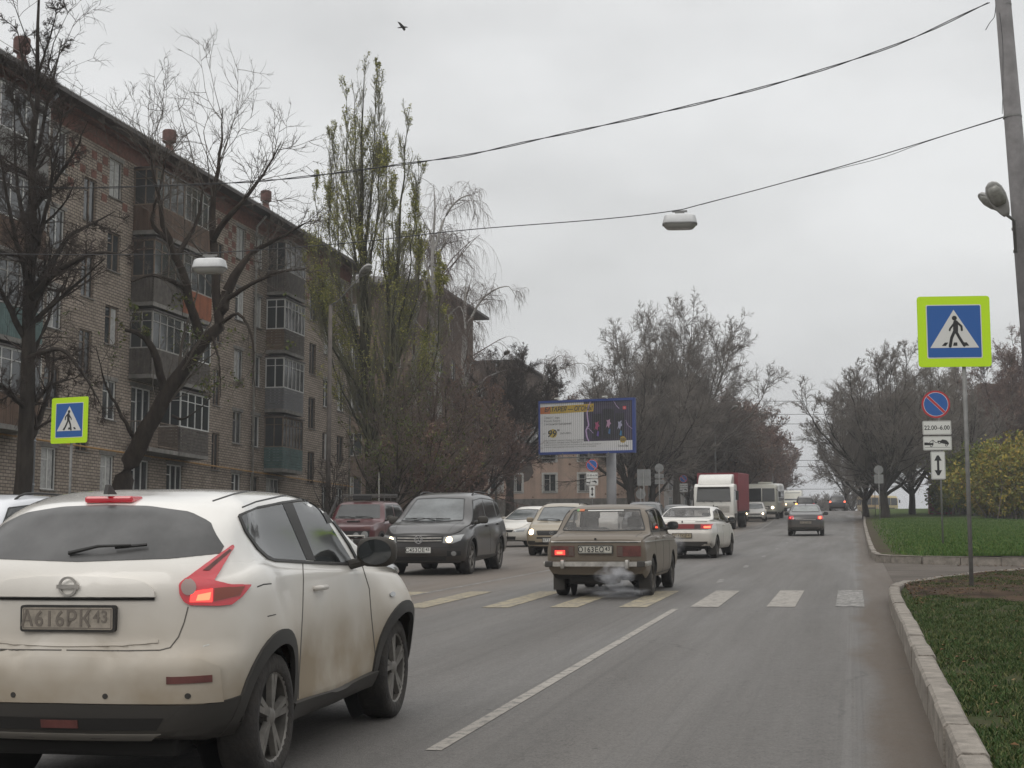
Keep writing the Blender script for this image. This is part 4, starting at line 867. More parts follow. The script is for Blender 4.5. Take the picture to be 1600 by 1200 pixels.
for z in (1.78, 1.82): a.tube([(-1.32, -.60, z), (.08, -.60, z), (.08, .60, z), (-1.32, .60, z), (-1.32, -.60, z)], .012, 6)
for x, y in [(x, sd*.6) for x in (-1.3, -.6, .06) for sd in (-1, 1)]: a.tube([(x, y, 1.60), (x, y, 1.82)], .012, 6)
a.build('roof_basket', M_galv0, niva.root)
niva.box('roof_light_bar', .14, .26, -.26, .26, 1.66, 1.80, M_trim, .02); a = MB(); a.tube([(-.8, .2, 1.6), (-.8, .2, 2.45)], [.012, .006], 6); a.build('radio_aerial', M_plate, niva.root)
a = MB(); a.tube([(1.0, -.78, .95), (.78, -.80, 1.15), (.35, -.72, 1.62), (.30, -.72, 1.75)], .05, 8); a.build('snorkel', M_blk, niva.root, True)

# 4. sedans: one shell, several cars
SEDAN = dict(x=(-2.18, 2.18), W=.85, r=.305, wheels=(-1.27, 1.30), tw=.195, rim_r=.20, spokes=5, arch=1.14,
    top=[(-2.18, .98), (-2.0, 1.04), (-1.7, 1.07), (-1.55, 1.10), (-.85, 1.38), (-.3, 1.455), (.15, 1.44), (.5, 1.32), (1.05, .99), (1.25, .93), (1.8, .84), (2.18, .68)],
    belt=[(-2.18, .94), (-1.2, .98), (0, .93), (1.1, .88), (1.7, .80), (2.18, .62)], bot=[(-2.18, .30), (-1.7, .22), (1.8, .20), (2.18, .24)],
    wbelt=[(-2.18, .72), (-1.4, .77), (0, .79), (1.2, .77), (2.18, .68)], wmax=[(-2.18, .80), (0, .835), (2.18, .80)], wbot=[(-2.18, .74), (0, .79), (2.18, .76)],
    crown=[(-2.18, .04), (-1.2, .06), (-.3, .06), (.6, .07), (1.1, .05), (2.18, .04)], tumble=.42, zmax=.60,
    rear=[(.2, -2.1), (.45, -2.18), (.75, -2.17), (.95, -2.08), (1.1, -1.98)], front=[(.2, 2.10), (.4, 2.18), (.6, 2.16), (.8, 2.05), (1, 1.9)], rc=(.2, .3), bow=(.1, .22), LR=.8, LF=.8,
    bump=[(-1.27, .6, .02, .4, .25), (1.3, .6, .02, .4, .25)])
SED_SIDE = [([(-1.38, 1.08), (-.42, 1.01)], [(-1.0, 1.26), (-.46, 1.345)]), ([(-.36, 1.005), (.86, .94)], [(-.38, 1.35), (.30, 1.31)])]
def sed_front(c, lit=None, reg=None):
    c.patch('grille', 'F', [(-.40, .53), (.40, .53)], [(-.46, .61), (.46, .61)], M_trim, .008, 12, 3); c.patch('lower_grille', 'F', [(-.5, .26), (.5, .26)], [(-.55, .38), (.55, .38)], M_trim, .006, 12, 3)
    for sd in (-1, 1):
        c.patch('headlamp', 'F', [(sd*.46, .53), (sd*.76, .56)][::sd], [(sd*.50, .63), (sd*.78, .68)][::sd], M_clr, .01, 8, 4)
        if lit: c.disc('lit_bulb', 'F', sd*.60, .60, .06, lit, .018)
    if reg: c.plate('F', 0, .44, *reg)
solaris = Car(SEDAN, 'white_sedan', 'white oncoming sedan half hidden behind the charcoal crossover, side towards the camera', 'car', (-12.1, 57.5), R(-111), paint_mat('white_paint', (.70, .68, .63), .65, .8), k=1.05)
glazing(solaris, SED_SIDE, (.62, .99, .50, 1.32, .03), (.58, 1.12, .50, 1.34, .03), fm=M_screen); sed_front(solaris, None, ('Е208АВ', '43'))
solaris.mirrors(.70, .93, solaris.m, .9); solaris.handle(-.15, .88, solaris.m); solaris.handle(-1.05, .92, solaris.m); doors(solaris, (-1.25, -.40, .85), .3, .95); 
for v in 'RL': solaris.patch('tail_lamp', v, [(-2.0, .74), (-1.7, .80)], [(-1.98, .90), (-1.7, .88)], M_red, .008, 6, 3)
psn = Car(dict(SEDAN), 'grey_car', 'small dark grey car, bonnet and screen just showing right of the white sedan', 'car', (-13.4, 67.5), R(-90+3), paint_mat('dark_blue_grey_paint', (.055, .062, .075), .5, .8))
glazing(psn, SED_SIDE, (.62, .99, .50, 1.32, .03), (.58, 1.12, .50, 1.34, .03)); sed_front(psn, None, ('М470СТ', '43')); psn.mirrors(.70, .93, psn.m, .9)

# 5. the sand coloured hatchback with headlamps on
HATCH = dict(x=(-1.95, 1.98), W=.83, r=.315, wheels=(-1.2, 1.22), tw=.185, rim_r=.20, spokes=5, arch=1.15,
    top=[(-1.95, 1.42), (-1.8, 1.48), (-1, 1.53), (-.1, 1.53), (.4, 1.42), (1.0, 1.06), (1.15, 1.0), (1.7, .90), (1.98, .76)],
    belt=[(-1.95, .98), (0, .95), (1, .93), (1.5, .86), (1.98, .70)], bot=[(-1.95, .34), (-1.6, .26), (1.6, .24), (1.98, .28)],
    wbelt=[(-1.95, .74), (0, .78), (1, .77), (1.98, .70)], wmax=[(-1.95, .80), (0, .82), (1.98, .80)], wbot=[(-1.95, .76), (0, .78), (1.98, .76)],
    crown=[(-1.95, .07), (0, .06), (1, .06), (1.98, .04)], tumble=.34, zmax=.62, rear=[(.3, -1.9), (.5, -1.95), (.9, -1.92), (1.5, -1.68)], front=[(.2, 1.9), (.45, 1.98), (.65, 1.97), (.85, 1.86)], rc=(.16, .24), bow=(.06, .16), LR=.8, LF=.6)
fiat = Car(HATCH, 'sand_hatchback', 'sand coloured hatchback with black grille and one bright headlamp showing left of the old sedan', 'car', (-9.0, 47.2), R(-90+1), paint_mat('sand_paint', (.27, .225, .155), .6, .8), k=1.05)
glazing(fiat, [([(-1.62, 1.04), (-.35, 1.01)], [(-1.45, 1.38), (-.40, 1.42)]), ([(-.28, 1.01), (.80, .98)], [(-.30, 1.42), (.30, 1.36)])], (.60, 1.03, .50, 1.40, .03), (.56, 1.05, .48, 1.38, .02))
fiat.patch('grille', 'F', [(-.42, .60), (.42, .60)], [(-.46, .73), (.46, .73)], M_trim, .008, 14, 3); p, n_ = fiat.hit('F', 0, .67); a = MB(); ring_emblem(a, frame((p.x+.02, 0, .67), (0, 1, 0), (0, 0, 1), (1, 0, 0)), .06, .012); stroke(a, frame((p.x+.02, 0, .67), (0, 1, 0), (0, 0, 1), (1, 0, 0)), [(-.03, 0), (.03, 0)], .03); a.build('emblem', M_chrome, fiat.root)
for sd in (-1, 1):
    fiat.patch('headlamp', 'F', [(sd*.46, .61), (sd*.75, .63)][::sd], [(sd*.48, .73), (sd*.76, .77)][::sd], M_clr, .01, 8, 4); fiat.disc('lit_bulb', 'F', sd*.62, .69, .075, M_head, .02)
    fiat.patch('fog_recess', 'F', [(sd*.50, .34), (sd*.74, .34)][::sd], [(sd*.50, .44), (sd*.74, .44)][::sd], M_blk, .008, 5, 2)
fiat.patch('lower_bumper', 'F', [(-.76, .26), (.76, .26)], [(-.78, .40), (.78, .40)], M_blk, .006, 16, 2); fiat.patch('bumper_gap', 'F', [(-.45, .50), (.45, .50)], [(-.45, .55), (.45, .55)], M_trim, .006, 12, 2)
fiat.plate('F', 0, .46, 'Н731ТР', '43'); fiat.mirrors(.62, .97, fiat.m, .9); fiat.rails(-1.5, .1, .52, .05); fiat.wiper('F', .1, 1.02, -.4, 1.04)
fiat2 = Car(dict(HATCH), 'parked_hatchback', 'white hatchback whose roof and side glass show behind the sand coloured one', 'car', (-13.2, 72.0), R(-70), paint_mat('white_paint', (.70, .68, .63), .65, .8))
glazing(fiat2, [([(-1.62, 1.04), (-.35, 1.01)], [(-1.45, 1.38), (-.40, 1.42)]), ([(-.28, 1.01), (.80, .98)], [(-.30, 1.42), (.30, 1.36)])], (.60, 1.03, .50, 1.40, .03), (.56, 1.05, .48, 1.38, .02))

# 6. the old boxy sedan in the middle of the picture
LADA = dict(x=(-2.06, 2.02), W=.805, r=.30, wheels=(-1.20, 1.22), tw=.175, rim_r=.19, spokes=0, rim_mat=M_rim_dark, arch=1.16, track=.70,
    top=[(-2.06, .90), (-1.98, .955), (-1.7, .985), (-1.42, 1.00), (-1.34, 1.02), (-.98, 1.355), (-.82, 1.41), (-.2, 1.44), (.25, 1.42), (.38, 1.37), (.80, 1.0), (.92, .955), (1.5, .93), (1.95, .89), (2.02, .84)],
    belt=[(-2.06, .87), (-1.5, .93), (0, .93), (1, .92), (2.02, .80)], bot=[(-2.06, .36), (-1.7, .27), (1.7, .25), (2.02, .34)],
    wbelt=[(-2.06, .735), (-1.3, .765), (0, .775), (1.2, .76), (2.02, .74)], wmax=[(-2.06, .775), (0, .80), (2.02, .775)], wbot=[(-2.06, .73), (0, .76), (2.02, .73)],
    crown=[(-2.06, .03), (-1.4, .03), (-1, .05), (0, .055), (.8, .05), (2.02, .03)], tumble=.30, zmax=.66,
    rear=[(.3, -1.96), (.42, -2.00), (.55, -2.03), (.85, -2.06), (.95, -2.04), (1.0, -2.0)], front=[(.3, 1.94), (.5, 1.99), (.8, 2.02), (1, 1.98)], rc=(.06, .08), bow=(.025, .04), LR=.5, LF=.4,
    carve=[lambda x, y, z: (x, y*(1+.012*math.exp(-((z-.86)/.025)**2)), z)])
lada = Car(LADA, 'old_sedan', 'dusty beige boxy old sedan on the crossing with a smoking exhaust', 'car', (-4.06, 26.35), R(90-.5), paint_mat('beige_paint', (.125, .102, .076), .42, 1.0, rough=.45, coat=.15), k=1.05)
L = lada
glazing(L, [([(-1.28, 1.0), (-1.0, 1.0)], [(-1.0, 1.26), (-.94, 1.33)]), ([(-.93, .995), (-.18, .995)], [(-.88, 1.335), (-.18, 1.365)]), ([(-.10, .995), (.70, .99)], [(-.10, 1.365), (.30, 1.34)])], (.62, 1.0, .54, 1.33, .01), (.665, 1.03, .535, 1.345, .012), see=M_see, rm=M_see_d)
L.seam('B', [(-.70, .865), (.70, .865)], .016, M_chr_d, 'boot_trim', off=.010); L.seam('B', [(-.66, .85), (.66, .85)], .012, M_under, off=.004)
for sd in (-1, 1):
    L.patch('tail_lamp', 'B', [(sd*.335, .64), (sd*.70, .64)][::sd], [(sd*.335, .80), (sd*.70, .80)][::sd], M_reddk, .014, 8, 4)
    L.patch('reverse_lamp', 'B', [(sd*.34, .65), (sd*.42, .65)][::sd], [(sd*.34, .79), (sd*.42, .79)][::sd], mat('dusty_clear_lens', (.10, .07, .06), .5), .017, 3, 3)
L.patch('lit_lens', 'B', [(.48, .665), (.64, .665)], [(.48, .735), (.64, .735)], M_redl, .019, 5, 3); L.patch('bulb_glow', 'B', [(.52, .68), (.61, .68)], [(.52, .715), (.61, .715)], M_redh, .022, 4, 2)
L.plate('B', .0, .745, 'О163ЕО', '43', mat('greyish_plate', (.42, .41, .36), .6, var=.2, vscale=15), M_ink, off=.03)
a = MB(); a.prism(rrect(-.75, .75, -.035, .035, .02), -.03, .05, frame((-2.12, 0, .525), (0, -1, 0), (0, 0, 1), (-1, 0, 0)))
for sd in (-1, 1): a.bbox(-2.14, -1.6, sd*.775-.03, sd*.775+.03, .49, .56, .015); a.bbox(-2.19, -2.05, sd*.50-.03, sd*.50+.03, .455, .59, .015)
b = a.build('rear_bumper', M_chr_d, L.root); autosmooth(b)
for sd in (-1, 1): L.box('bumper_end_cap', -2.19, -2.06, sd*.715-.06, sd*.715+.06, .48, .57, M_blk, .015)
L.patch('rear_valance', 'B', [(-.70, .36), (.70, .36)], [(-.72, .46), (.72, .46)], L.m, .004, 12, 2); L.exhaust(-2.10, -.35, .27)
L.box('fuel_tank', -1.9, -1.45, -.30, .45, .20, .34, M_under, .04); L.box('rear_axle', -1.28, -1.12, -.62, .62, .24, .36, M_under, .04)
for sd in (-1, 1): L.box('mud_flap', -1.56, -1.54, sd*.68-.09, sd*.68+.09, .10, .38, M_blk, .005)
p, n_ = L.hit('B', 0, .905); a = MB(); a.prism(arc(0, 0, .018, 0, 330, 10), 0, .012, frame((p.x-.012, 0, .905), (0, -1, 0), (0, 0, 1), (-1, 0, 0))); a.build('boot_lock', M_trim, L.root)
L.mirrors(.52, 1.02, M_blk, .8); L.handle(-.02, .90, M_chr_d, .12); L.handle(-.78, .90, M_chr_d, .12); doors(L, (-.98, -.14, .66), .32, .98)
for v in 'RL': L.seam(v, [(-1.95, .86), (0, .855), (1.95, .82)], .016, M_chr_d, 'side_moulding', off=.006); L.seam(v, [(-1.0, .33), (1.0, .33)], .012, M_trim)
L.seam('T', [(-1.98, .62), (-1.5, .64), (-1.36, .62)], .008, M_trim, mirror=True)
cabin(L, .52); sitter(L, 'driver in a dark jacket seen through the rear window of the beige sedan', .36, .52, .05, mat('black_jacket', (.02, .02, .024), .8), True); sitter(L, 'passenger in a grey coat sitting on the right in the beige sedan', -.36, .52, .05, mat('grey_coat', (.10, .10, .10), .8), False)
# rear window stickers and the heads inside seen through it
L.patch('sticker', 'B', [(.36, 1.33), (.44, 1.33)], [(.36, 1.36), (.44, 1.36)], mat('orange_sticker', (.5, .14, .05), .5), .008, 3, 2); L.patch('sticker', 'B', [(.44, 1.33), (.48, 1.33)], [(.44, 1.36), (.48, 1.36)], mat('green_sticker', (.12, .32, .12), .5), .008, 3, 2)
L.seam('B', [(.30, 1.335), (-.28, 1.338)], .012, M_plate, 'sticker', off=.009)

# 7. the white wedge-backed sedan ahead of it
TEN = dict(x=(-2.13, 2.12), W=.84, r=.295, wheels=(-1.23, 1.26), tw=.185, rim_r=.19, spokes=0, rim_mat=M_rim_dark, arch=1.15,
    top=[(-2.13, 1.04), (-2.0, 1.08), (-1.75, 1.10), (-1.62, 1.11), (-1.0, 1.34), (-.5, 1.415), (.1, 1.41), (.45, 1.31), (1.0, 1.0), (1.2, .95), (1.8, .85), (2.12, .70)],
    belt=[(-2.13, 1.0), (-1.2, .96), (0, .93), (1.2, .89), (2.12, .66)], bot=[(-2.13, .34), (-1.7, .25), (1.7, .22), (2.12, .27)],
    wbelt=[(-2.13, .73), (-1.2, .775), (0, .785), (1.2, .77), (2.12, .70)], wmax=[(-2.13, .79), (0, .83), (2.12, .79)], wbot=[(-2.13, .74), (0, .79), (2.12, .76)],
    crown=[(-2.13, .035), (-1.2, .05), (0, .055), (1, .05), (2.12, .04)], tumble=.38, zmax=.58, rear=[(.25, -2.06), (.45, -2.12), (.70, -2.13), (.75, -2.09), (.95, -2.07), (1.1, -2.0)], front=[(.2, 2.05), (.45, 2.12), (.7, 2.08), (.9, 1.95)], rc=(.12, .22), bow=(.06, .15), LR=.6, LF=.7)
ten = Car(TEN, 'wedge_sedan', 'white sedan with a full-width red lamp band driving ahead of the beige one', 'car', (-4.55, 44.9), R(90-4.5), paint_mat('white_paint2', (.62, .60, .56), .85, .85), k=1.05)
glazing(ten, [([(-1.42, 1.06), (-.38, 1.0)], [(-1.05, 1.25), (-.42, 1.32)]), ([(-.32, 1.0), (.86, .96)], [(-.34, 1.325), (.32, 1.27)])], (.62, 1.0, .50, 1.30, .02), (.66, 1.13, .54, 1.345, .015), see=M_see, rm=M_see_d)
ten.patch('lamp_band', 'B', [(-.76, .80), (0, .80), (.76, .80)], [(-.77, .925), (0, .93), (.77, .925)], mat('red_band', (.22, .02, .022), .3, coat=.3), .010, 24, 4)
for sd in (-1, 1): ten.patch('tail_lamp', 'B', [(sd*.50, .80), (sd*.76, .80)][::sd], [(sd*.50, .925), (sd*.77, .925)][::sd], M_red, .016, 8, 4); ten.patch('lit_lens', 'B', [(sd*.58, .82), (sd*.74, .82)][::sd], [(sd*.58, .87), (sd*.74, .87)][::sd], M_redh, .02, 5, 2); ten.patch('reverse_lamp', 'B', [(sd*.33, .805), (sd*.49, .805)][::sd], [(sd*.33, .92), (sd*.49, .92)][::sd], mat('dark_lens', (.07, .04, .04), .4), .016, 4, 3)
ten.plate('B', 0, .62, 'О547КР', '43', mat('sand_dusted_plate', (.33, .28, .19), .8, var=.2, vscale=15), M_inkd, off=.02); ten.patch('lower_bumper', 'B', [(-.74, .34), (.74, .34)], [(-.77, .46), (.77, .46)], M_blk, .006, 16, 2)
ten.seam('B', [(-.70, .785), (.70, .785)], .012, M_trim); ten.seam('B', [(-.66, .99), (-.35, .99)], .012, M_trim, 'lettering_strip', off=.006); ten.seam('B', [(.30, .985), (.55, .985)], .012, M_chr_d, 'lettering_strip', off=.006)
p, n_ = ten.hit('B', 0, .99); a = MB(); a.prism(arc(0, 0, .02, 0, 330, 10, .03), 0, .01, frame((p.x-.01, 0, .99), (0, -1, 0), (0, 0, 1), (-1, 0, 0))); a.build('emblem', M_trim, ten.root)
cabin(ten, .50); sitter(ten, 'driver in a blue jacket at the wheel of the white wedge-backed sedan', .36, .50, .05, mat('blue_jacket', (.03, .05, .10), .8), True)
ten.mirrors(.64, .95, M_blk, .9); doors(ten, (-1.2, -.36, .84), .3, .95); ten.handle(-.22, .88, ten.m, .14); ten.exhaust(-2.12, .45, .24); ten.box('fuel_tank', -1.9, -1.4, -.4, .4, .20, .34, M_under, .04)
for sd in (-1, 1): ten.box('mud_flap', -1.58, -1.56, sd*.70-.1, sd*.70+.1, .10, .36, M_blk, .005)

# 8. the dark sedan further up the hill in our lane
drk = Car(SEDAN, 'dark_sedan', 'dark grey sedan with a lit brake lamp driving up the hill in the middle lane', 'car', (-2.25, 75.2), R(91), paint_mat('dark_grey_paint', (.030, .030, .033), .5, .75), k=1.04)
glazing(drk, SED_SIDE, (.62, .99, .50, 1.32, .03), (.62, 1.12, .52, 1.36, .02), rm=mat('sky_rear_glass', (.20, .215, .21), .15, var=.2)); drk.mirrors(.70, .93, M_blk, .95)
for sd in (-1, 1): drk.patch('tail_lamp', 'B', [(sd*.52, .76), (sd*.78, .76)][::sd], [(sd*.54, .92), (sd*.78, .92)][::sd], M_red, .012, 6, 4)
drk.disc('lit_bulb', 'B', -.64, .83, .06, M_redh, .018); drk.disc('lit_bulb', 'B', .68, .83, .03, M_redl, .018); drk.seam('B', [(-.45, .745), (.45, .745)], .02, M_chr_d, 'boot_trim', off=.01)
drk.plate('B', 0, .62, 'К912ОМ', '43', M_plated, M_inkd); drk.patch('lower_bumper', 'B', [(-.74, .30), (.74, .30)], [(-.76, .42), (.76, .42)], M_blk, .006, 16, 2)
p = drk.box('roof_fin', -1.0, -.88, -.012, .012, 1.40, 1.45, M_blk, .005)

# 9. far cars
def far_suv(px, y, yaw, m, label, name, rear=True, rails=True):
    c = Car(SUV, name, label, 'car', (px, y), yaw, m)
    glazing(c, SUV_SIDE, (.66, 1.10, .52, 1.545, .03), (.66, 1.16, .56, 1.52, .02))
    if rails: c.rails(-1.75, .1, .58, .06)
    for sd in (-1, 1):
        c.patch('tail_lamp', 'B', [(sd*.66, .86), (sd*.84, .86)][::sd], [(sd*.66, 1.06), (sd*.84, 1.06)][::sd], M_red, .012, 4, 4)
    c.mirrors(.72, 1.03, M_blk, .95); return c
hill = far_suv(-1.6, 166, R(90), paint_mat('black_blue_paint', (.025, .03, .042), .4, .8), 'dark car with two red brake lamps on the crest of the hill', 'far_car', rails=False)
for sd in (-1, 1): hill.disc('lit_bulb', 'B', sd*.74, .96, .09, M_redh, .02)
rack = far_suv(-4.25, 140, R(92), paint_mat('black_paint', (.02, .02, .022), .4, .8), 'black crossover with roof rails just beyond the dark sedan', 'far_crossover')
rack.disc('lit_indicator', 'B', .78, .98, .09, mat('lit_amber', (.8, .3, .05), .3, emit=(1, .35, .06), estr=6), .02)
edge = far_suv(-11.2, 17.8, R(-90+1.5), paint_mat('cool_white_paint', (.72, .74, .78), .4, .8), 'white crossover with black roof rails cut by the left edge of the picture', 'white_crossover')
mid = far_suv(-9.0, 66.5, R(-90+4), paint_mat('charcoal_paint2', (.035, .037, .042), .5, 1.0), 'dark crossover waiting behind the white sedan, screen and roof showing', 'dark_crossover')
for sd in (-1, 1): mid.patch('headlamp', 'F', [(sd*.48, .655), (sd*.80, .70)][::sd], [(sd*.50, .765), (sd*.84, .815)][::sd], M_clr, .012, 8, 4)
tag(Car(HATCH, 'white_hatchback', 'white car roof showing between the beige sedan and the dark crossover', 'car', (-12.0, 74.0), R(-90+3), paint_mat('white_paint', (.70, .68, .63), .65, .8)).root)
hb = Car(HATCH, 'grey_hatchback', 'grey car with a roof strip just left of the truck cab', 'car', (-9.6, 84), R(-88), paint_mat('dark_grey_paint', (.030, .030, .033), .5, .75))
for c in (hb,): glazing(c, [([(-1.62, 1.04), (-.35, 1.01)], [(-1.45, 1.38), (-.40, 1.42)]), ([(-.28, 1.01), (.80, .98)], [(-.30, 1.42), (.30, 1.36)])], (.60, 1.03, .50, 1.40, .03), (.56, 1.05, .48, 1.38, .02))
sil = Car(SEDAN, 'silver_car', 'silver oncoming car with a lit headlamp right beside the truck', 'car', (-7.25, 116.0), R(-88), paint_mat('silver_paint', (.42, .41, .39), .5, .8))
glazing(sil, SED_SIDE, (.62, .99, .50, 1.32, .03), (.58, 1.12, .50, 1.34, .03)); sed_front(sil, M_head, ('Т615ВН', '43')); sil.mirrors(.70, .93, sil.m, .9)

# ---------------------------------------------------------------- box vehicles
def boxroot(name, label, cat, px, y, yaw):
    r = empty(name, label, cat, (px, y, rz(y))); sl = math.atan((rz(y+1)-rz(y-1))/2); r.rotation_euler = (Matrix.Rotation(sl, 3, 'X') @ Matrix.Rotation(yaw, 3, 'Z')).to_euler(); return r
def wheel(root, x, y, r, w, m=M_rim_dark):
    a = MB(); M = Matrix.Translation((x, y, r)) @ Matrix.Rotation(R(-90 if y > 0 else 90), 4, 'X'); a.lathe([(r*.55, -w/2), (r*.9, -w/2), (r, -w*.35), (r, w*.35), (r*.9, w/2), (r*.58, w/2), (r*.55, w*.2)], 28, M); o = a.build('wheel', M_tyre, root, True)
    a = MB(); a.lathe([(r*.58, w*.35), (r*.5, w*.15), (r*.25, w*.15), (r*.2, w*.4), (.01, w*.42)], 20, M); a.build('rim', m, o, True)
def hull(name, secs, m, root, ch=2, bev=0):
    """loft of rounded rectangles (x, half width, z0, z1, radius)"""
    V = []; F = []
    for x, w, z0, z1, r in secs: V += [(x, y, z) for y, z in rrect(-w, w, z0, z1, r, 4)]
    n = len(V)//len(secs)
    for i in range(len(secs)-1): F += [(i*n+j, i*n+(j+1) % n, (i+1)*n+(j+1) % n, (i+1)*n+j) for j in range(n)]
    F += [tuple(range(n))[::-1], tuple((len(secs)-1)*n+j for j in range(n))]
    a = MB(); a.add(V, F); return autosmooth(a.build(name, m, root), 40)
M_wht = paint_mat('truck_white_paint', (.66, .65, .61), .55, 1.6); M_tarp = mat('maroon_tarpaulin', (.19, .018, .028), .55, var=.2, vscale=1.5, bump=.3, bscale=4)
T = boxroot('truck', 'white cab truck with a dark red tarpaulin body coming down the hill', 'truck', -7.95, 94, R(-92))
hull('cab', [(1.8, 1.16, .95, 2.62, .1), (2.0, 1.20, .72, 2.70, .1), (3.3, 1.20, .68, 2.72, .1), (3.62, 1.19, .66, 2.55, .12), (3.78, 1.17, .66, 1.75, .12), (3.80, 1.15, .70, 1.60, .12)], M_wht, T)
hull('wind_deflector', [(1.95, 1.03, 2.6, 3.30, .08), (2.5, 1.03, 2.6, 3.28, .12), (3.1, 1.0, 2.6, 3.02, .14), (3.35, .98, 2.6, 2.72, .05)], M_wht, T)
hull('tarpaulin_body', [(-4.6, 1.25, 1.05, 3.40, .06), (1.70, 1.25, 1.05, 3.40, .06)], M_tarp, T)
a = MB(); a.bbox(-4.6, 1.72, -1.27, 1.27, .93, 1.06, .02); a.build('load_bed', M_blk, T); a = MB(); a.bbox(-4.6, 3.3, -.45, .45, .55, .90, .02); a.build('chassis', M_under, T)
a = MB(); a.add([(3.835, -1.02, 1.66), (3.835, 1.02, 1.66), (3.66, .98, 2.44), (3.66, -.98, 2.44), (3.70, -1.02, 1.66), (3.70, 1.02, 1.66), (3.5, .98, 2.44), (3.5, -.98, 2.44)], [(0,1,2,3), (4,7,6,5), (0,4,5,1), (1,5,6,2), (2,6,7,3), (3,7,4,0)]); a.build('windscreen', M_glass, T)
a = MB(); a.bbox(3.60, 3.78, -.95, .95, 2.46, 2.54, .02); a.build('sun_visor', M_blk, T)
a = MB(); a.bbox(3.78, 3.83, -.95, .95, 1.02, 1.42, .02); a.build('grille_panel', mat('truck_grey_panel', (.50, .49, .46), .5, dirt=(DUST, .3, 2, .5)), T)
a = MB(); [a.box(3.83, 3.842, -.92, .92, z, z+.022) for z in (1.08, 1.16, 1.24, 1.32)]; a.build('grille_slats', M_chr_d, T)
a = MB(); M = frame((3.85, 0, 1.36), (0, 1, 0), (0, 0, 1), (1, 0, 0)); a.prism([(-.28, -.03), (.28, -.03), (.22, .02), (.04, .02), (0, .14), (-.04, .02), (-.22, .02)], 0, .012, M); a.build('emblem', M_trim, T)
a = MB(); a.bbox(3.60, 3.98, -1.22, 1.22, .42, .82, .06); a.build('bumper', M_wht, T); a = MB(); a.bbox(3.93, 4.0, -.55, .55, .50, .68, .02); a.build('bumper_recess', M_blk, T)
for sd in (-1, 1):
    a = MB(); a.bbox(3.9, 4.0, sd*.93-.20, sd*.93+.20, .55, .76, .03); h = a.build('headlamp', M_clr, T); a = MB(); a.lathe([(.085, 0), (.08, .015), (.01, .02)], 16, frame((4.0, sd*.93, .655), (0, 1, 0), (0, 0, 1), (1, 0, 0))); a.build('lit_bulb', M_head, h)
    a = MB(); a.bbox(3.35, 3.5, sd*1.36-.09, sd*1.36+.09, 1.75, 2.30, .03); a.tube([(3.45, sd*1.18, 2.35), (3.42, sd*1.36, 2.25)], .02, 6); a.build('mirror', M_blk, T)
    a = MB(); a.add([(2.55, sd*1.203, 1.70), (3.45, sd*1.203, 1.70), (3.35, sd*1.203, 2.38), (2.55, sd*1.203, 2.38), (2.55, sd*1.18, 1.70), (3.45, sd*1.18, 1.70), (3.35, sd*1.18, 2.38), (2.55, sd*1.18, 2.38)], [(0,1,2,3), (4,7,6,5), (0,4,5,1), (1,5,6,2), (2,6,7,3), (3,7,4,0)]); a.build('side_window', M_glass, T)
    a = MB(); a.bbox(2.35, 3.5, sd*1.18-.06, sd*1.18+.06, .55, .95, .04); a.build('step', M_blk, T)
    wheel(T, 2.75, sd*1.02, .48, .28); wheel(T, -2.6, sd*.98, .48, .5)
for y_ in (-.5, 0, .5): a = MB(); a.tube([(3.86, y_, 1.62), (3.84, y_-.25, 1.70), (3.82, y_-.5, 1.72)], .012, 5); a.build('wiper', M_trim, T)
a = MB(); a.prism([(-.26, -.056), (.26, -.056), (.26, .056), (-.26, .056)], 0, .01, frame((4.0, 0, .50), (0, 1, 0), (0, 0, 1), (1, 0, 0))); a.build('number_plate', M_plated, T)

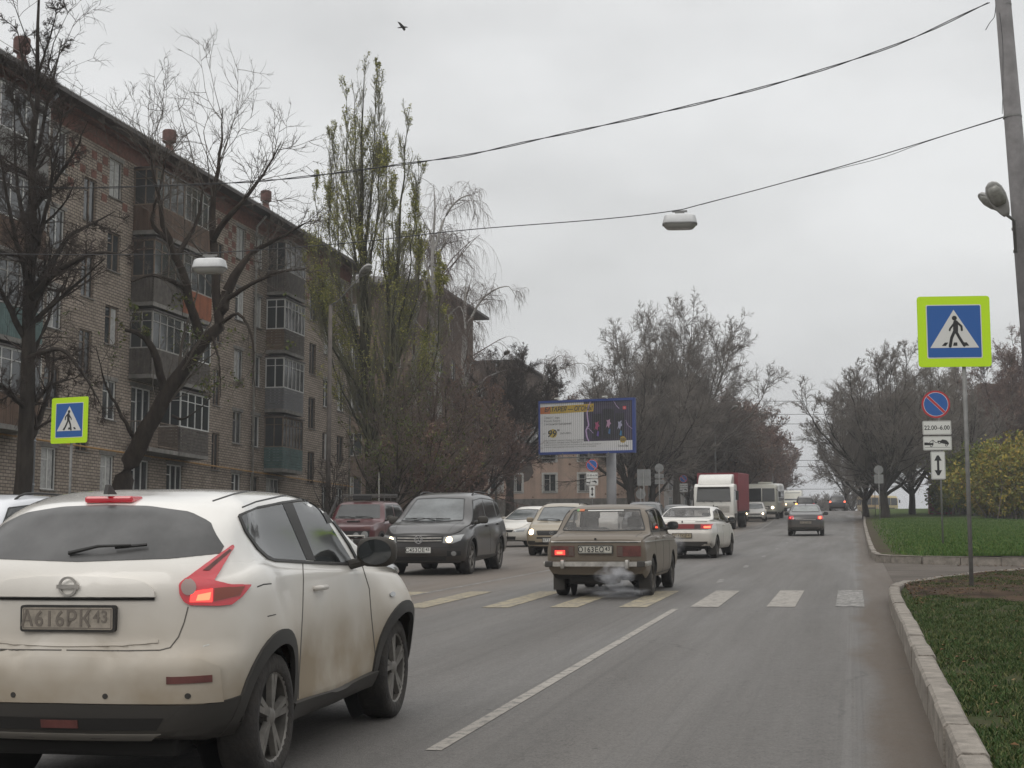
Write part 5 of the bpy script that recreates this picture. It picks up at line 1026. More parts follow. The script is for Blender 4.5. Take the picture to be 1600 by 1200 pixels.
def small_bus(name, label, px, y, yaw, body, band, lit=True, length=7.0, ride=False):
    B = boxroot(name, label, 'bus', px, y, yaw); h = length/2
    hull('body', [(-h, 1.10, .60, 2.50, .2), (-h+.15, 1.22, .45, 2.78, .25), (-h+.5, 1.25, .40, 2.85, .28), (h-.8, 1.25, .40, 2.85, .28), (h-.25, 1.22, .40, 2.78, .28), (h-.02, 1.17, .45, 2.5, .25), (h+.06, 1.12, .5, 1.55, .2)], body, B)
    a = MB()
    for sd in (-1, 1): a.add([(h+.11, sd*.04, 1.42), (h+.085, sd*1.04, 1.42), (h+.005, sd*1.02, 2.46), (h+.03, sd*.04, 2.48), (h-.2, sd*.04, 1.42), (h-.2, sd*1.04, 1.42), (h-.3, sd*1.02, 2.46), (h-.3, sd*.04, 2.48)], [(0,1,2,3), (4,7,6,5), (0,4,5,1), (1,5,6,2), (2,6,7,3), (3,7,4,0)])
    a.build('windscreen', M_glass, B)
    for sd in (-1, 1):
        n = int(length/1.25)
        for i in range(n):
            x0 = -h+.5+i*(length-1.3)/n; a = MB(); a.bbox(x0, x0+(length-1.3)/n-.12, sd*1.245-.012, sd*1.245+.012, 1.45, 2.25, .01); a.build('side_window', M_glass, B)
        a = MB(); a.bbox(-h+.3, h-.5, sd*1.255-.01, sd*1.255+.01, 1.15, 1.28, .008); a.build('side_band', band, B)
        wheel(B, h-1.55, sd*1.08, .42, .26); wheel(B, -h+1.7, sd*1.04, .42, .42)
        a = MB(); a.lathe([(.11, 0), (.10, .02), (.01, .03)], 16, frame((h+.06, sd*.85, .93), (0, 1, 0), (0, 0, 1), (1, 0, 0))); a.build('headlamp', M_headw if lit else M_clr, B)
        a = MB(); a.bbox(h-.05, h+.12, sd*1.42-.09, sd*1.42+.09, 1.75, 2.2, .03); a.tube([(h, sd*1.15, 2.4), (h+.05, sd*1.42, 2.15)], .018, 6); a.build('mirror', M_blk, B)
    a = MB(); a.bbox(h-.1, h+.2, -1.18, 1.18, .38, .62, .05); a.build('bumper', M_blk, B)
    a = MB(); a.bbox(h+.06, h+.10, -.62, .62, .80, 1.05, .015); a.build('grille', M_blk, B)
    a = MB(); a.bbox(-.7, .7, -.55, .55, 2.84, 2.98, .05); a.build('roof_hatch', body, B); return B
small_bus('bus', 'small white bus with a lit headlamp following the truck', -7.0, 126, R(-92), paint_mat('bus_white_paint', (.58, .57, .50), .5, 1.4), mat('grey_band', (.30, .30, .27), .5))
M_by = paint_mat('bus_yellow_paint', (.34, .23, .10), .3, 1.2)
y1 = 166; p = planeX(1358, 790, 0)
small_bus('yellow_bus', 'ochre yellow bus with white window band seen between the right-hand tree trunks, nearer the road', 2.2, 228, R(-90+14), M_by, mat('cream_band', (.5, .42, .28), .5), False, 3.6)
small_bus('cream_bus', 'cream bus behind the sign backs, right of the ochre one', 4.3, 232, R(-90+24), paint_mat('bus_cream_paint', (.42, .34, .16), .3, 1.2), mat('cream_band', (.5, .42, .28), .5), False, 5.5)
# oncoming minibus with lights and the van behind
V_ = boxroot('minibus', 'oncoming white minibus with bright headlamps beyond the dark sedan', 'van', -6.2, 163, R(-90))
hull('body', [(-2.4, .95, .45, 2.05, .12), (-2.2, .98, .35, 2.2, .15), (.9, .98, .32, 2.2, .15), (1.5, .96, .32, 1.8, .15), (1.9, .94, .34, 1.15, .12), (2.4, .90, .36, .98, .1), (2.5, .82, .42, .8, .1)], paint_mat('bus_white_paint', (.58, .57, .50), .5, 1.4), V_)
a = MB(); a.add([(1.92, -.82, 1.16), (1.92, .82, 1.16), (1.28, .78, 1.98), (1.28, -.78, 1.98), (1.7, -.82, 1.16), (1.7, .82, 1.16), (1.1, .78, 1.98), (1.1, -.78, 1.98)], [(0,1,2,3), (4,7,6,5), (0,4,5,1), (1,5,6,2), (2,6,7,3), (3,7,4,0)]); a.build('windscreen', M_screen, V_)
for sd in (-1, 1):
    a = MB(); a.lathe([(.12, 0), (.11, .03), (.01, .05)], 14, frame((2.46, sd*.65, .72), (0, 1, 0), (0, 0, 1), (1, 0, 0))); a.build('headlamp', M_head, V_); wheel(V_, 1.55, sd*.84, .34, .22); wheel(V_, -1.5, sd*.84, .34, .22)
# parked red kiosk-van beyond the lawn
# ---------------------------------------------------------------- exhaust smoke
def puff(name, label, loc, scale, dens, seed):
    bm = bmesh.new(); bmesh.ops.create_icosphere(bm, subdivisions=3, radius=1); rnd = random.Random(seed)
    for v in bm.verts: v.co *= 1+.15*math.sin(v.co.x*4+seed)+.12*math.sin(v.co.z*5+seed*2)
    me = bpy.data.meshes.new(name); bm.to_mesh(me); bm.free()
    m = bpy.data.materials.new(name); m.use_nodes = True; t = m.node_tree; t.nodes.clear(); n = t.nodes.new; k = t.links.new
    o_ = n('ShaderNodeOutputMaterial'); v = n('ShaderNodeVolumePrincipled'); k(v.outputs[0], o_.inputs['Volume']); v.inputs['Color'].default_value = (.92, .93, .97, 1); v.inputs['Emission Strength'].default_value = 0
    tc = n('ShaderNodeTexCoord'); ln = n('ShaderNodeVectorMath'); ln.operation = 'LENGTH'; k(tc.outputs['Object'], ln.inputs[0])
    r_ = n('ShaderNodeMapRange'); k(ln.outputs['Value'], r_.inputs[0]); r_.inputs[1].default_value = .15; r_.inputs[2].default_value = 1; r_.inputs[3].default_value = 1; r_.inputs[4].default_value = 0
    z = n('ShaderNodeTexNoise'); z.inputs['Scale'].default_value = 2.2; z.inputs['Detail'].default_value = 5; k(tc.outputs['Object'], z.inputs['Vector'])
    q = n('ShaderNodeMapRange'); k(z.outputs['Fac'], q.inputs[0]); q.inputs[1].default_value = .42; q.inputs[2].default_value = .68
    mu = n('ShaderNodeMath'); mu.operation = 'MULTIPLY'; k(r_.outputs[0], mu.inputs[0]); k(q.outputs[0], mu.inputs[1])
    m2 = n('ShaderNodeMath'); m2.operation = 'MULTIPLY'; k(mu.outputs[0], m2.inputs[0]); m2.inputs[1].default_value = dens; k(m2.outputs[0], v.inputs['Density'])
    o = obj(name, me, m); o.location = loc; o.scale = scale; tag(o, label, 'smoke', kind='stuff'); return o
puff('exhaust_smoke', 'white exhaust smoke puffing behind the beige sedan', (-3.70, 23.75, rz(23.8)+.38), (.36, .3, .24), 11, 1)
puff('exhaust_smoke', 'thin drifting exhaust smoke low behind the beige sedan', (-3.7, 23.9, rz(23.9)+.12), (.6, .4, .12), 4, 5)
puff('exhaust_smoke', 'faint smoke at the white wedge-backed sedan', (-4.9, 42.3, rz(42.3)+.45), (.35, .3, .4), 4, 3)
# ---------------------------------------------------------------- buildings
def wall_grid(mb, o, ax, L, H0, H1, holes, depth=.14, nrm=1):
    """wall from origin o along axis ax ('x' or 'y') with rectangular openings and their reveals. holes (a0, a1, z0, z1)"""
    A = sorted({0, L}|{q for h in holes for q in h[:2]}); Z = sorted({H0, H1}|{q for h in holes for q in h[2:]})
    def P(a, z, d=0):
        return (o[0]-d*nrm, o[1]+a, z) if ax == 'y' else (o[0]+a, o[1]+d*nrm, z)
    for a0, a1 in zip(A[:-1], A[1:]):
        for z0, z1 in zip(Z[:-1], Z[1:]):
            ca, cz = (a0+a1)/2, (z0+z1)/2
            if any(h[0] < ca < h[1] and h[2] < cz < h[3] for h in holes): continue
            mb.add([P(a0, z0), P(a1, z0), P(a1, z1), P(a0, z1)], [(0, 1, 2, 3)])
    for a0, a1, z0, z1 in holes:
        mb.add([P(a0, z0), P(a1, z0), P(a1, z1), P(a0, z1), P(a0, z0, depth), P(a1, z0, depth), P(a1, z1, depth), P(a0, z1, depth)], [(0,1,5,4), (1,2,6,5), (2,3,7,6), (3,0,4,7)])
M_frame = mat('white_window_frame', (.55, .55, .53), .5, var=.1, vscale=5); M_frame_old = mat('old_wood_frame', (.16, .12, .09), .7, var=.3, vscale=6); M_frame_grey = mat('grey_window_frame', (.30, .29, .27), .6, var=.2, vscale=5)
M_winglass = mat('window_glass', (.035, .04, .042), .07, spec=.8); M_curtain = mat('net_curtain', (.34, .34, .33), .8, var=.25, vscale=7)
M_concrete = mat('old_concrete', (.20, .19, .175), .9, var=.3, vscale=3, bump=.5, bscale=20, streak=.3)
M_roof = mat('dark_roof_sheet', (.05, .043, .04), .6, var=.25, vscale=2); M_redbr = mat('red_brick', (.145, .062, .045), .9, var=.35, vscale=6, bump=.5, bscale=40)
def window(root, o, ax, a0, a1, z0, z1, fm=None, sashes=2, d=.09, nrm=1, sill=True, curtain=0, name='window', vent=True):
    """framed window set in an opening; frame is the part, panes, curtain and sill its own pieces"""
    def B(mb, s0, s1, q0, q1, d0, d1):
        if ax == 'y': x0, x1 = sorted((o[0]-d0*nrm, o[0]-d1*nrm)); mb.box(x0, x1, o[1]+s0, o[1]+s1, q0, q1)
        else: y0, y1 = sorted((o[1]+d0*nrm, o[1]+d1*nrm)); mb.box(o[0]+s0, o[0]+s1, y0, y1, q0, q1)
    w = .055; f = MB(); e = .002
    B(f, a0+e, a1-e, z0+e, z0+w, d-.03, d+.03); B(f, a0+e, a1-e, z1-w, z1-e, d-.03, d+.03); B(f, a0+e, a0+w, z0+w, z1-w, d-.03, d+.03); B(f, a1-w, a1-e, z0+w, z1-w, d-.03, d+.03)
    for i in range(1, sashes):
        c = a0+(a1-a0)*i/sashes; B(f, c-w*.6, c+w*.6, z0+w, z1-w, d-.028, d+.028)
    if vent and sashes > 1: B(f, a0+w, a0+(a1-a0)/sashes-w*.6, z0+(z1-z0)*.70, z0+(z1-z0)*.70+.035, d-.026, d+.026)
    fo = f.build(name, fm or M_frame, root)
    g = MB(); B(g, a0+.01, a1-.01, z0+.01, z1-.01, d+.006, d+.016); g.build('pane', M_winglass, fo)
    if curtain:
        g = MB(); c = curtain; B(g, a0+w, a0+w+(a1-a0-2*w)*abs(c), z0+w, z1-w, d-.002, d+.005) if c > 0 else B(g, a1-w-(a1-a0-2*w)*abs(c), a1-w, z0+w, z1-w, d-.002, d+.005); g.build('curtain', M_curtain, fo)
    if sill: g = MB(); B(g, a0-.05, a1+.05, z0-.04, z0+.0015, -.06, d-.032); g.build('sill', M_concrete, fo)
    return fo
M_brick = brick_mat('silicate_brick', (.36, .305, .255), (.265, .222, .183), (.115, .098, .085), bw=.30, bh=.115, msize=.016, stain=.36)
M_brick2 = brick_mat('brown_brick', (.20, .15, .12), (.15, .11, .085), (.09, .075, .065), bh=.115)
rnd = random.Random(11)
BX = -27.5; BY0, BY1 = 30.0, 80.3; EAVE = 17.95; SILLS = [15.35-2.86*k for k in range(5)]
blk = empty('apartment_block', 'long five-storey pale brick apartment block with glazed balconies filling the left side', 'apartment block', (BX, BY0, rz(45)))
bz = rz(45)
def LZ(z): return z-bz
wins = []   # (y0, y1, z0, z1, frame, curtain)
frs = [M_frame, M_frame_old, M_frame_grey, M_frame]
flatcols = [(35.3, 36.5), (38.6, 39.8), (47.35, 48.4), (51.6, 52.65), (63.85, 64.9), (66.05, 67.05), (75.8, 76.75), (78.1, 79.2)]
bigcols = [(53.9, 55.6), (57.2, 58.7), (68.0, 69.7), (41.6, 43.2)]
stairs = [(49.7, 50.65), (61.6, 62.4), (73.6, 74.6)]
for c in flatcols:
    for k, s in enumerate(SILLS):
        wins.append((c[0], c[1], s, s+1.5, frs[rnd.randrange(4)], rnd.choice([0, .5, -.45, .9, 0])))
for c in bigcols:
    for k, s in enumerate(SILLS): wins.append((c[0], c[1], s-(.0 if k == 4 else .55), s+1.5, M_frame, rnd.choice([.5, -.4, 0])))
for c in stairs:
    for k in range(4): wins.append((c[0], c[1], SILLS[k]-1.35, SILLS[k]+.3, M_frame_old, 0))
holes = [(w[0]-BY0, w[1]-BY0, LZ(w[2]), LZ(w[3])) for w in wins]
mb = MB(); wall_grid(mb, (0, 0), 'y', BY1-BY0, LZ(-1.5), LZ(EAVE-.25), holes)
mb.add([(0, BY1-BY0, LZ(-1)), (-12, BY1-BY0, LZ(-1)), (-12, BY1-BY0, LZ(EAVE-.25)), (0, BY1-BY0, LZ(EAVE-.25))], [(0,1,2,3)]); mb.add([(0, 0, LZ(-1)), (-12, 0, LZ(-1)), (-12, 0, LZ(EAVE-.25)), (0, 0, LZ(EAVE-.25))], [(0,1,2,3)])
mb.add([(-12, 0, LZ(-1)), (-12, BY1-BY0, LZ(-1)), (-12, BY1-BY0, LZ(EAVE-.25)), (-12, 0, LZ(EAVE-.25))], [(0,1,2,3)])
wl = mb.build('wall', M_brick, blk)
for w in wins:
    wo = window(blk, (0, 0), 'y', w[0]-BY0, w[1]-BY0, LZ(w[2]), LZ(w[3]), w[4], 2 if w[1]-w[0] < 1.3 else 3, curtain=w[5], sill=True)
    if w[4] is not M_frame_old: mb = MB(); mb.box(.0, .012, w[0]-BY0-.12, w[1]-BY0+.12, LZ(w[3])+.0, LZ(w[3])+.15); mb.build('lintel', M_concrete, wo)
# pale lintels and red brick inlay
mb = MB(); zb = LZ(EAVE-.25)
mb.box(.001, .02, 0, BY1-BY0, zb-.62, zb-.01)
for (y0, y1) in ((48.5, 53.4), (60.8, 67.4), (73, 80.2), (34, 41)):
    n = int((y1-y0)/.42); r2 = random.Random(int(y0))
    for i in range(n):
        for j in range(5):
            if (i+j) % 2 == 0 and (r2.random() < .8):
                a, z = y0-BY0+i*.42, zb-.95-j*.36
                if any(a+.4 > h[0]-.02 and a < h[1]+.02 and z+.34 > h[2]-.06 and z < h[3]+.2 for h in holes): continue
                mb.box(.001, .013, a, a+.40, z-.30, z)
mb.build('red_brick_inlay', M_redbr, blk)
# plinth, gas pipe, downpipes
mb = MB(); mb.box(.002, .06, 0, BY1-BY0, LZ(-1.5), LZ(3.4)); 
for (a0, a1, z0, z1) in []: pass
gp = MB(); gp.tube([(.16, 0, LZ(5.62)), (.16, 24, LZ(5.58)), (.16, BY1-BY0+.1, LZ(5.55))], .035, 6)
for y in range(2, 50, 3): gp.bar((0, y, LZ(5.59)), (.16, y, LZ(5.59)), .03)
gp.build('gas_pipe', mat('yellow_pipe_paint', (.34, .19, .06), .6, var=.3, vscale=3), blk)
for y, c in ((65.9, M_frame_grey), (46.6, mat('pale_downpipe', (.36, .38, .42), .6)), (81-1.2, M_frame_grey)):
    mb = MB(); mb.tube([(.15, y-BY0, LZ(3)), (.15, y-BY0, LZ(EAVE-.7)), (.6, y-BY0, LZ(EAVE-.2))], .06, 8)
    for k in range(9): mb.lathe([(.078, 0), (.078, .06)], 8, Matrix.Translation((.15, y-BY0, LZ(4+1.5*k))))
    mb.build('downpipe', c, blk, True)
# roof with wide dark eaves
rf = MB(); L_ = BY1-BY0; e = .9; ze = LZ(EAVE)
rf.add([(e, -e, ze), (e, L_+e, ze), (-6, L_-4.5, ze+1.6), (-6, 5, ze+1.6), (-12-e, L_+e, ze), (-12-e, -e, ze)], [(0,1,2,3), (1,4,2), (4,5,3,2), (5,0,3)])
rf.add([(e, -e, ze-.16), (e, L_+e, ze-.16), (-12-e, L_+e, ze-.16), (-12-e, -e, ze-.16)], [(0,1,2,3)]); rf.add([(e, -e, ze-.16), (e, L_+e, ze-.16), (e, L_+e, ze), (e, -e, ze)], [(0,1,2,3)]); rf.add([(e, L_+e, ze-.16), (-12-e, L_+e, ze-.16), (-12-e, L_+e, ze), (e, L_+e, ze)], [(0,1,2,3)])
roof = rf.build('roof', M_roof, blk)
co = MB(); co.box(.02, .34, -.1, L_+.05, zb-.02, zb+.095); co.build('cornice', M_redbr, blk)
rl = MB(); 
for i in range(26): y = 1+i*(L_-2)/25; rl.tube([(.45, y, ze), (.45, y, ze+.55)], .014, 4)
for z in (.3, .55): rl.tube([(.45, 1, ze+z), (.45, L_-1, ze+z)], .012, 4)
rl.build('roof_railing', M_frame_grey, roof)
for y, w in ((52.5, .26), (65.9, .26), (78.3, .24), (40.5, .26)):
    c = MB(); M = Matrix.Translation((-4.5, y-BY0, 0)) @ Matrix.Rotation(R(22), 4, 'Z')
    def sq(r, z): return (r*1.3, z)
    c.lathe([sq(w, ze+.6), sq(w*.98, ze+3.1), sq(w*.55, ze+3.5), sq(w*.55, ze+3.62), sq(w*1.0, ze+3.72), sq(w*1.0, ze+4.25), sq(w*.9, ze+4.3), sq(.03, ze+4.3)], 8, M)
    ch = c.build('chimney', mat('chimney_brick', (.12, .062, .052), .9, var=.35, vscale=5, bump=.6, bscale=30), roof)
# balconies
def boards(mb, x, y0, y1, z0, z1, horizontal=False, w=.13, t=.02, side=False):
    if horizontal:
        z = z0
        while z < z1-.02: mb.box(x, x+t, y0, y1, z, min(z+w-.015, z1)) if not side else mb.box(y0, y1, x, x+t, z, min(z+w-.015, z1)); z += w
    else:
        y = y0
        while y < y1-.02: mb.box(x, x+t, y, min(y+w-.012, y1), z0, z1) if not side else mb.box(y, min(y+w-.012, y1), x, x+t, z0, z1); y += w
def balcony(y0, y1, k, depth, infill, fm, roofed=False, glazed=True, horiz=False, side_m=None, nf=4, rail=False):
    a0, a1 = y0-BY0, y1-BY0; zf = LZ(SILLS[k]-.95); zr = zf+1.02; zt = zf+2.5; D = depth
    s = MB(); s.box(.01, D, a0, a1, zf-.16, zf); sl = s.build('balcony', M_concrete, blk)
    if rail:
        m_ = MB()
        for q in np.arange(a0+.03, a1, .11): m_.tube([(D-.03, q, zf), (D-.03, q, zr)], .010, 4)
        for q in np.arange(.1, D, .11): m_.tube([(q, a0+.03, zf), (q, a0+.03, zr)], .010, 4)
        for q in (zf+.08, zr): m_.tube([(D-.03, a0+.03, q), (D-.03, a1-.03, q)], .02, 4); m_.tube([(.02, a0+.03, q), (D-.03, a0+.03, q)], .02, 4)
        m_.build('railing', infill, sl)
    else:
        m_ = MB(); boards(m_, D-.03, a0+.01, a1-.01, zf+.01, zr, horiz); m_.build('parapet', infill, sl)
        m_ = MB(); boards(m_, a0+.004, .02, D-.035, zf+.01, zr, horiz, side=True); m_.build('side_parapet', side_m or infill, sl); m_ = MB(); boards(m_, a1-.024, .02, D-.035, zf+.01, zr, horiz, side=True); m_.build('side_parapet', side_m or infill, sl)
    if glazed:
        f = MB(); w = .05
        for q in (zr+.002, zt-.07, zr+(zt-zr)*.72): 
            hh = w if q != zt-.07 else .07
            if q == zr+(zt-zr)*.72: hh = .03
            f.box(D-.06, D-.005, a0, a1, q, q+hh); f.box(.01, D-.062, a0, a0+.05, q, q+hh); f.box(.01, D-.062, a1-.05, a1, q, q+hh)
        for i in range(nf+1): y = a0+(a1-a0-w)*i/nf; f.box(D-.058, D-.002, y, y+w, zr+.05, zt-.07)
        for x in (.02, D*.5): f.box(x, x+w, a0+.002, a0+.048, zr+.05, zt-.07); f.box(x, x+w, a1-.048, a1-.002, zr+.05, zt-.07)
        fo = f.build('glazing_frame', fm, sl)
        g = MB(); g.box(D-.035, D-.028, a0+.05, a1-.05, zr+.05, zt-.07); g.box(.02, D-.06, a0+.02, a0+.027, zr+.05, zt-.07); g.build('pane', M_winglass, fo)
        g = MB(); r3 = random.Random(int(y0*10+k)); 
        for i in range(nf):
            if r3.random() < .45: y = a0+(a1-a0-w)*i/nf; g.box(D-.10, D-.09, y+.06, y+(a1-a0)/nf*.9, zr+.05, zt-.1-.3*r3.random())
        if g.v: g.build('curtain', M_curtain, fo)
        r_ = MB(); r_.box(.01, D+.06, a0-.04, a1+.04, zt, zt+.07); r_.build('balcony_roof', M_roof if not roofed else M_concrete, sl)
M_wood = mat('weathered_wood', (.10, .062, .042), .85, var=.4, vscale=4, mapscale=(1, 1, .2)); M_wood2 = mat('grey_weathered_wood', (.085, .075, .066), .85, var=.4, vscale=4); M_teal = mat('teal_sheet', (.075, .13, .125), .6, var=.25, vscale=3, streak=.3)
M_grey_s = mat('grey_siding', (.135, .135, .14), .6, var=.1, vscale=2); M_ply = mat('brown_plywood', (.115, .078, .05), .7, var=.2, vscale=2); M_orange = mat('orange_panel', (.27, .085, .035), .7, var=.25, vscale=2, streak=.4); M_whitesheet = mat('grey_white_sheet', (.20, .20, .19), .7, var=.2, vscale=3, streak=.3)
for (y0, y1, kk) in ((67.6, 70.3, [(0, M_wood2, M_frame_grey, dict(nf=4)), (1, M_wood2, M_frame, dict(side_m=M_ply, horiz=True, nf=6)), (2, M_grey_s, M_frame, dict(horiz=True, nf=5)), (3, M_teal, M_frame_old, dict(horiz=True, nf=6))]),
        (53.6, 56.2, [(0, M_wood, M_frame_old, {}), (1, M_wood2, M_frame_old, {}), (2, M_wood2, M_frame_grey, {}), (3, M_frame_old, M_frame_old, dict(glazed=False, rail=True))]),
        (56.3, 59.1, [(0, M_wood, M_frame_grey, dict(nf=5)), (1, M_orange, M_frame_grey, dict(nf=4)), (2, M_wood2, M_frame, dict(horiz=True)), (3, M_wood2, M_frame, dict(horiz=True, rail=False))]),
        (42.4, 45.5, [(0, M_whitesheet, M_frame, dict(nf=4)), (1, M_wood, M_frame, dict(nf=4)), (2, M_teal, M_frame_grey, {}), (3, M_wood, M_frame, dict(nf=5))])):
    for k, inf, fm, kw in kk: balcony(y0, y1, k, .98, inf, fm, **kw)

def block(name, label, cat, x0, x1, y0, y1, z0, z1, m, win_front, win_side, wm=M_frame_grey, eave=.0, roof_m=None, w=1.3, h=1.5, hip=0):
    """simple block: front faces the camera (y0 side), side faces the street (x1 side, or x0 when east)"""
    r = empty(name, label, cat, (x0, y0, z0)); X, Y, Z = x1-x0, y1-y0, z1-z0
    mb = MB(); hf = [(a, a+w_, b, b+h_) for a, b, w_, h_ in win_front]; hs = [(a, a+w_, b, b+h_) for a, b, w_, h_ in win_side]
    wall_grid(mb, (0, 0), 'x', X, -2, Z, hf); wall_grid(mb, (X, 0), 'y', Y, -2, Z, hs)
    mb.add([(0, 0, -2), (0, Y, -2), (0, Y, Z), (0, 0, Z), (X, Y, -2), (X, Y, Z)], [(0,1,2,3), (1,4,5,2)])
    if not eave: mb.add([(0, 0, Z), (X, 0, Z), (X, Y, Z), (0, Y, Z)], [(0,1,2,3)])
    mb.build('wall', m, r)
    for a in hf: window(r, (0, 0), 'x', *a, wm, 2, curtain=rnd.choice([0, 0, .4, -.4]))
    for a in hs: window(r, (X, 0), 'y', *a, wm, 2, curtain=rnd.choice([0, 0, .4, -.4]))
    if eave:
        e = eave; rf = MB(); rx, ry = X/2, min(X/2, Y/2)
        rf.add([(-e, -e, Z), (X+e, -e, Z), (X+e, Y+e, Z), (-e, Y+e, Z), (rx, ry, Z+hip), (rx, Y-ry, Z+hip), (-e, -e, Z-.18), (X+e, -e, Z-.18), (X+e, Y+e, Z-.18), (-e, Y+e, Z-.18)], [(0,1,4), (1,2,5,4), (2,3,5), (3,0,4,5), (6,7,8,9), (0,1,7,6), (1,2,8,7), (2,3,9,8), (3,0,6,9)])
        rf.build('roof', roof_m or M_roof, r)
    return r
# second block, gable end towards us
wf = [(a, 1.6+2.86*k, 1.2, 1.5) for a in (1.5, 4.6, 7.6, 10.2) for k in range(5)]; ws = [(a, 1.6+2.86*k, 1.2, 1.5) for a in (1.5, 4.2, 7.5, 10.8) for k in range(5)]
block('apartment_block', 'second brick apartment block with overhanging dark roof, half hidden behind the tall poplar', 'apartment block', -40, -27.2, 93.5, 107.2, rz(100)+.1, 19.5, M_brick2, wf, ws, eave=1.0, hip=2.0)
block('apartment_block', 'third brown block barely showing behind the round-crowned tree', 'apartment block', -52, -31, 138, 160, rz(140), 20.3, M_brick2, [(a, 1.6+2.9*k, 1.3, 1.5) for a in range(2, 20, 3) for k in range(4)], [(a, 1.6+2.9*k, 1.2, 1.5) for a in (2, 6, 10, 14) for k in range(4)], eave=.5, hip=1.2)
# pink plastered two-storey house
M_pink = mat('patched_pink_plaster', (.60, .43, .35), .95, var2=(.45, .345, .28), vscale=.55, bump=.3, bscale=8, streak=.25)
hx1 = float(planeX(1, 1, 1)[0]); P1 = depth(985, 780, 120.0); hy = P1[1]
hzb = float(rz(hy)); rr_ = ray(985, 780); tt_ = hy/rr_[1]; hx = float(rr_[0]*tt_)
def atY(u, v, Y): d = ray(u, v); return np.array([0, 0, EYE])+d*Y/d[1]
hx0 = float(atY(735, 780, hy)[0]); hz = lambda v, u=900: float(atY(u, v, hy)[2])-hzb
Xr = lambda u: float(atY(u, 750, hy)[0])-hx0
zt2 = hz(691); z1a, z1b = hz(768, 860), hz(741, 860); z2a, z2b = hz(718, 860), hz(698, 860)-.0
fw_ = [(Xr(u)-.5, z, 1.0, h) for u in (775, 806, 859, 914) for z, h in ((z1a, z1b-z1a), (z2a-.1, (z1b-z1a)*.96))]
house = block('plaster_house', 'two-storey house of stained pink plaster behind the billboard', 'house', hx0, hx, hy, hy+22, hzb, hzb+zt2, M_pink, fw_, [(a, z, 1.1, 1.5) for a in (1.5, 4.3, 7.4, 10.8, 14.2) for z in (z1a, z2a-.1)], M_frame, eave=.55, hip=2.4, roof_m=mat('grey_slate_roof', (.12, .12, .115), .8, var=.3, vscale=3))
mb = MB(); mb.box(-.05, hx-hx0+.05, -.05, -.004, -2, hz(779)); mb.build('plinth', M_concrete, house)
for a0, a1, z0, z1 in [(q[0], q[0]+q[2], q[1], q[1]+q[3]) for q in fw_]:
    mb = MB(); [mb.box(xa, xb, -.03, -.002, za, zb_) for xa, xb, za, zb_ in ((a0-.16, a0, z0-.14, z1+.14), (a1, a1+.16, z0-.14, z1+.14), (a0, a1, z1, z1+.14), (a0, a1, z0-.14, z0-.041))]; mb.build('window_surround', M_frame, house)
mb = MB(); X_ = lambda u: Xr(u); mb.prism([(X_(u), hz(v)) for u, v in ((812, 690), (838, 692), (842, 706), (830, 722), (834, 738), (826, 750), (812, 755), (806, 744), (809, 720), (803, 706))], 0, .008, frame((0, -.001, 0), (1, 0, 0), (0, 0, 1))); mb.build('damp_stain', mat('damp_render', (.12, .10, .09), .95, var=.3, vscale=2), house)
mb = MB(); r9 = random.Random(5)
for i in range(26): a, z, s = r9.uniform(1, hx-hx0-.5), r9.uniform(1.2, zt2-.6), r9.uniform(.05, .13); mb.prism(arc(a, z, s, 0, 330, 7, s*.8), 0, .006, frame((0, -.001, 0), (1, 0, 0), (0, 0, 1)))
mb.build('fallen_plaster_patches', mat('bare_plaster', (.13, .07, .05), .95), house)
# distant slabs
def grid_wins(X, Z, sx=3.0, sz=2.8): return [(a, 1.2+sz*k, 1.5, 1.5) for a in np.arange(1.2, X-2, sx) for k in range(int(Z/sz))]
tz = float(depth(1058, 597, 300)[2]); txa, txb = float(depth(1040, 600, 300)[0]), float(depth(1102, 600, 300)[0])
block('tower_block', 'distant grey tower block rising behind the tall bare tree', 'apartment block', txa, txb, 290, 305, 8, tz, mat('panel_grey', (.12, .11, .10), .9, var=.15, vscale=.5), grid_wins(txb-txa, tz-8), [])
tz = float(depth(1560, 606, 150)[2]); txa, txb = float(depth(1522, 600, 150)[0]), float(depth(1680, 600, 150)[0])
block('tower_block', 'brownish panel block behind the reddish trees at the right edge', 'apartment block', txa, txb, 152, 170, rz(150), tz, mat('panel_brown', (.13, .105, .09), .9, var=.15, vscale=.5), grid_wins(txb-txa, tz-rz(150)), [])
# red kiosk beyond the lawn
kp = depth(1452, 790, 120)
kz = float(road_z(kp[1]))+.25; kk = empty('kiosk', 'small red and white kiosk beyond the lawn behind the parking sign post', 'kiosk', (float(kp[0]), float(kp[1]), kz))
mb = MB(); mb.bbox(0, 1.9, 0, 2, 0, 2.0, .03); mb.build('walls', mat('kiosk_red', (.30, .03, .035), .5), kk)
mb = MB(); mb.bbox(-.1, 2.0, -.12, 2.1, 2.0, 2.12, .03); mb.build('roof', M_roof, kk); mb = MB(); mb.bbox(.15, 1.75, -.02, .0, .95, 1.7, .004); mb.build('window', M_frame, kk)
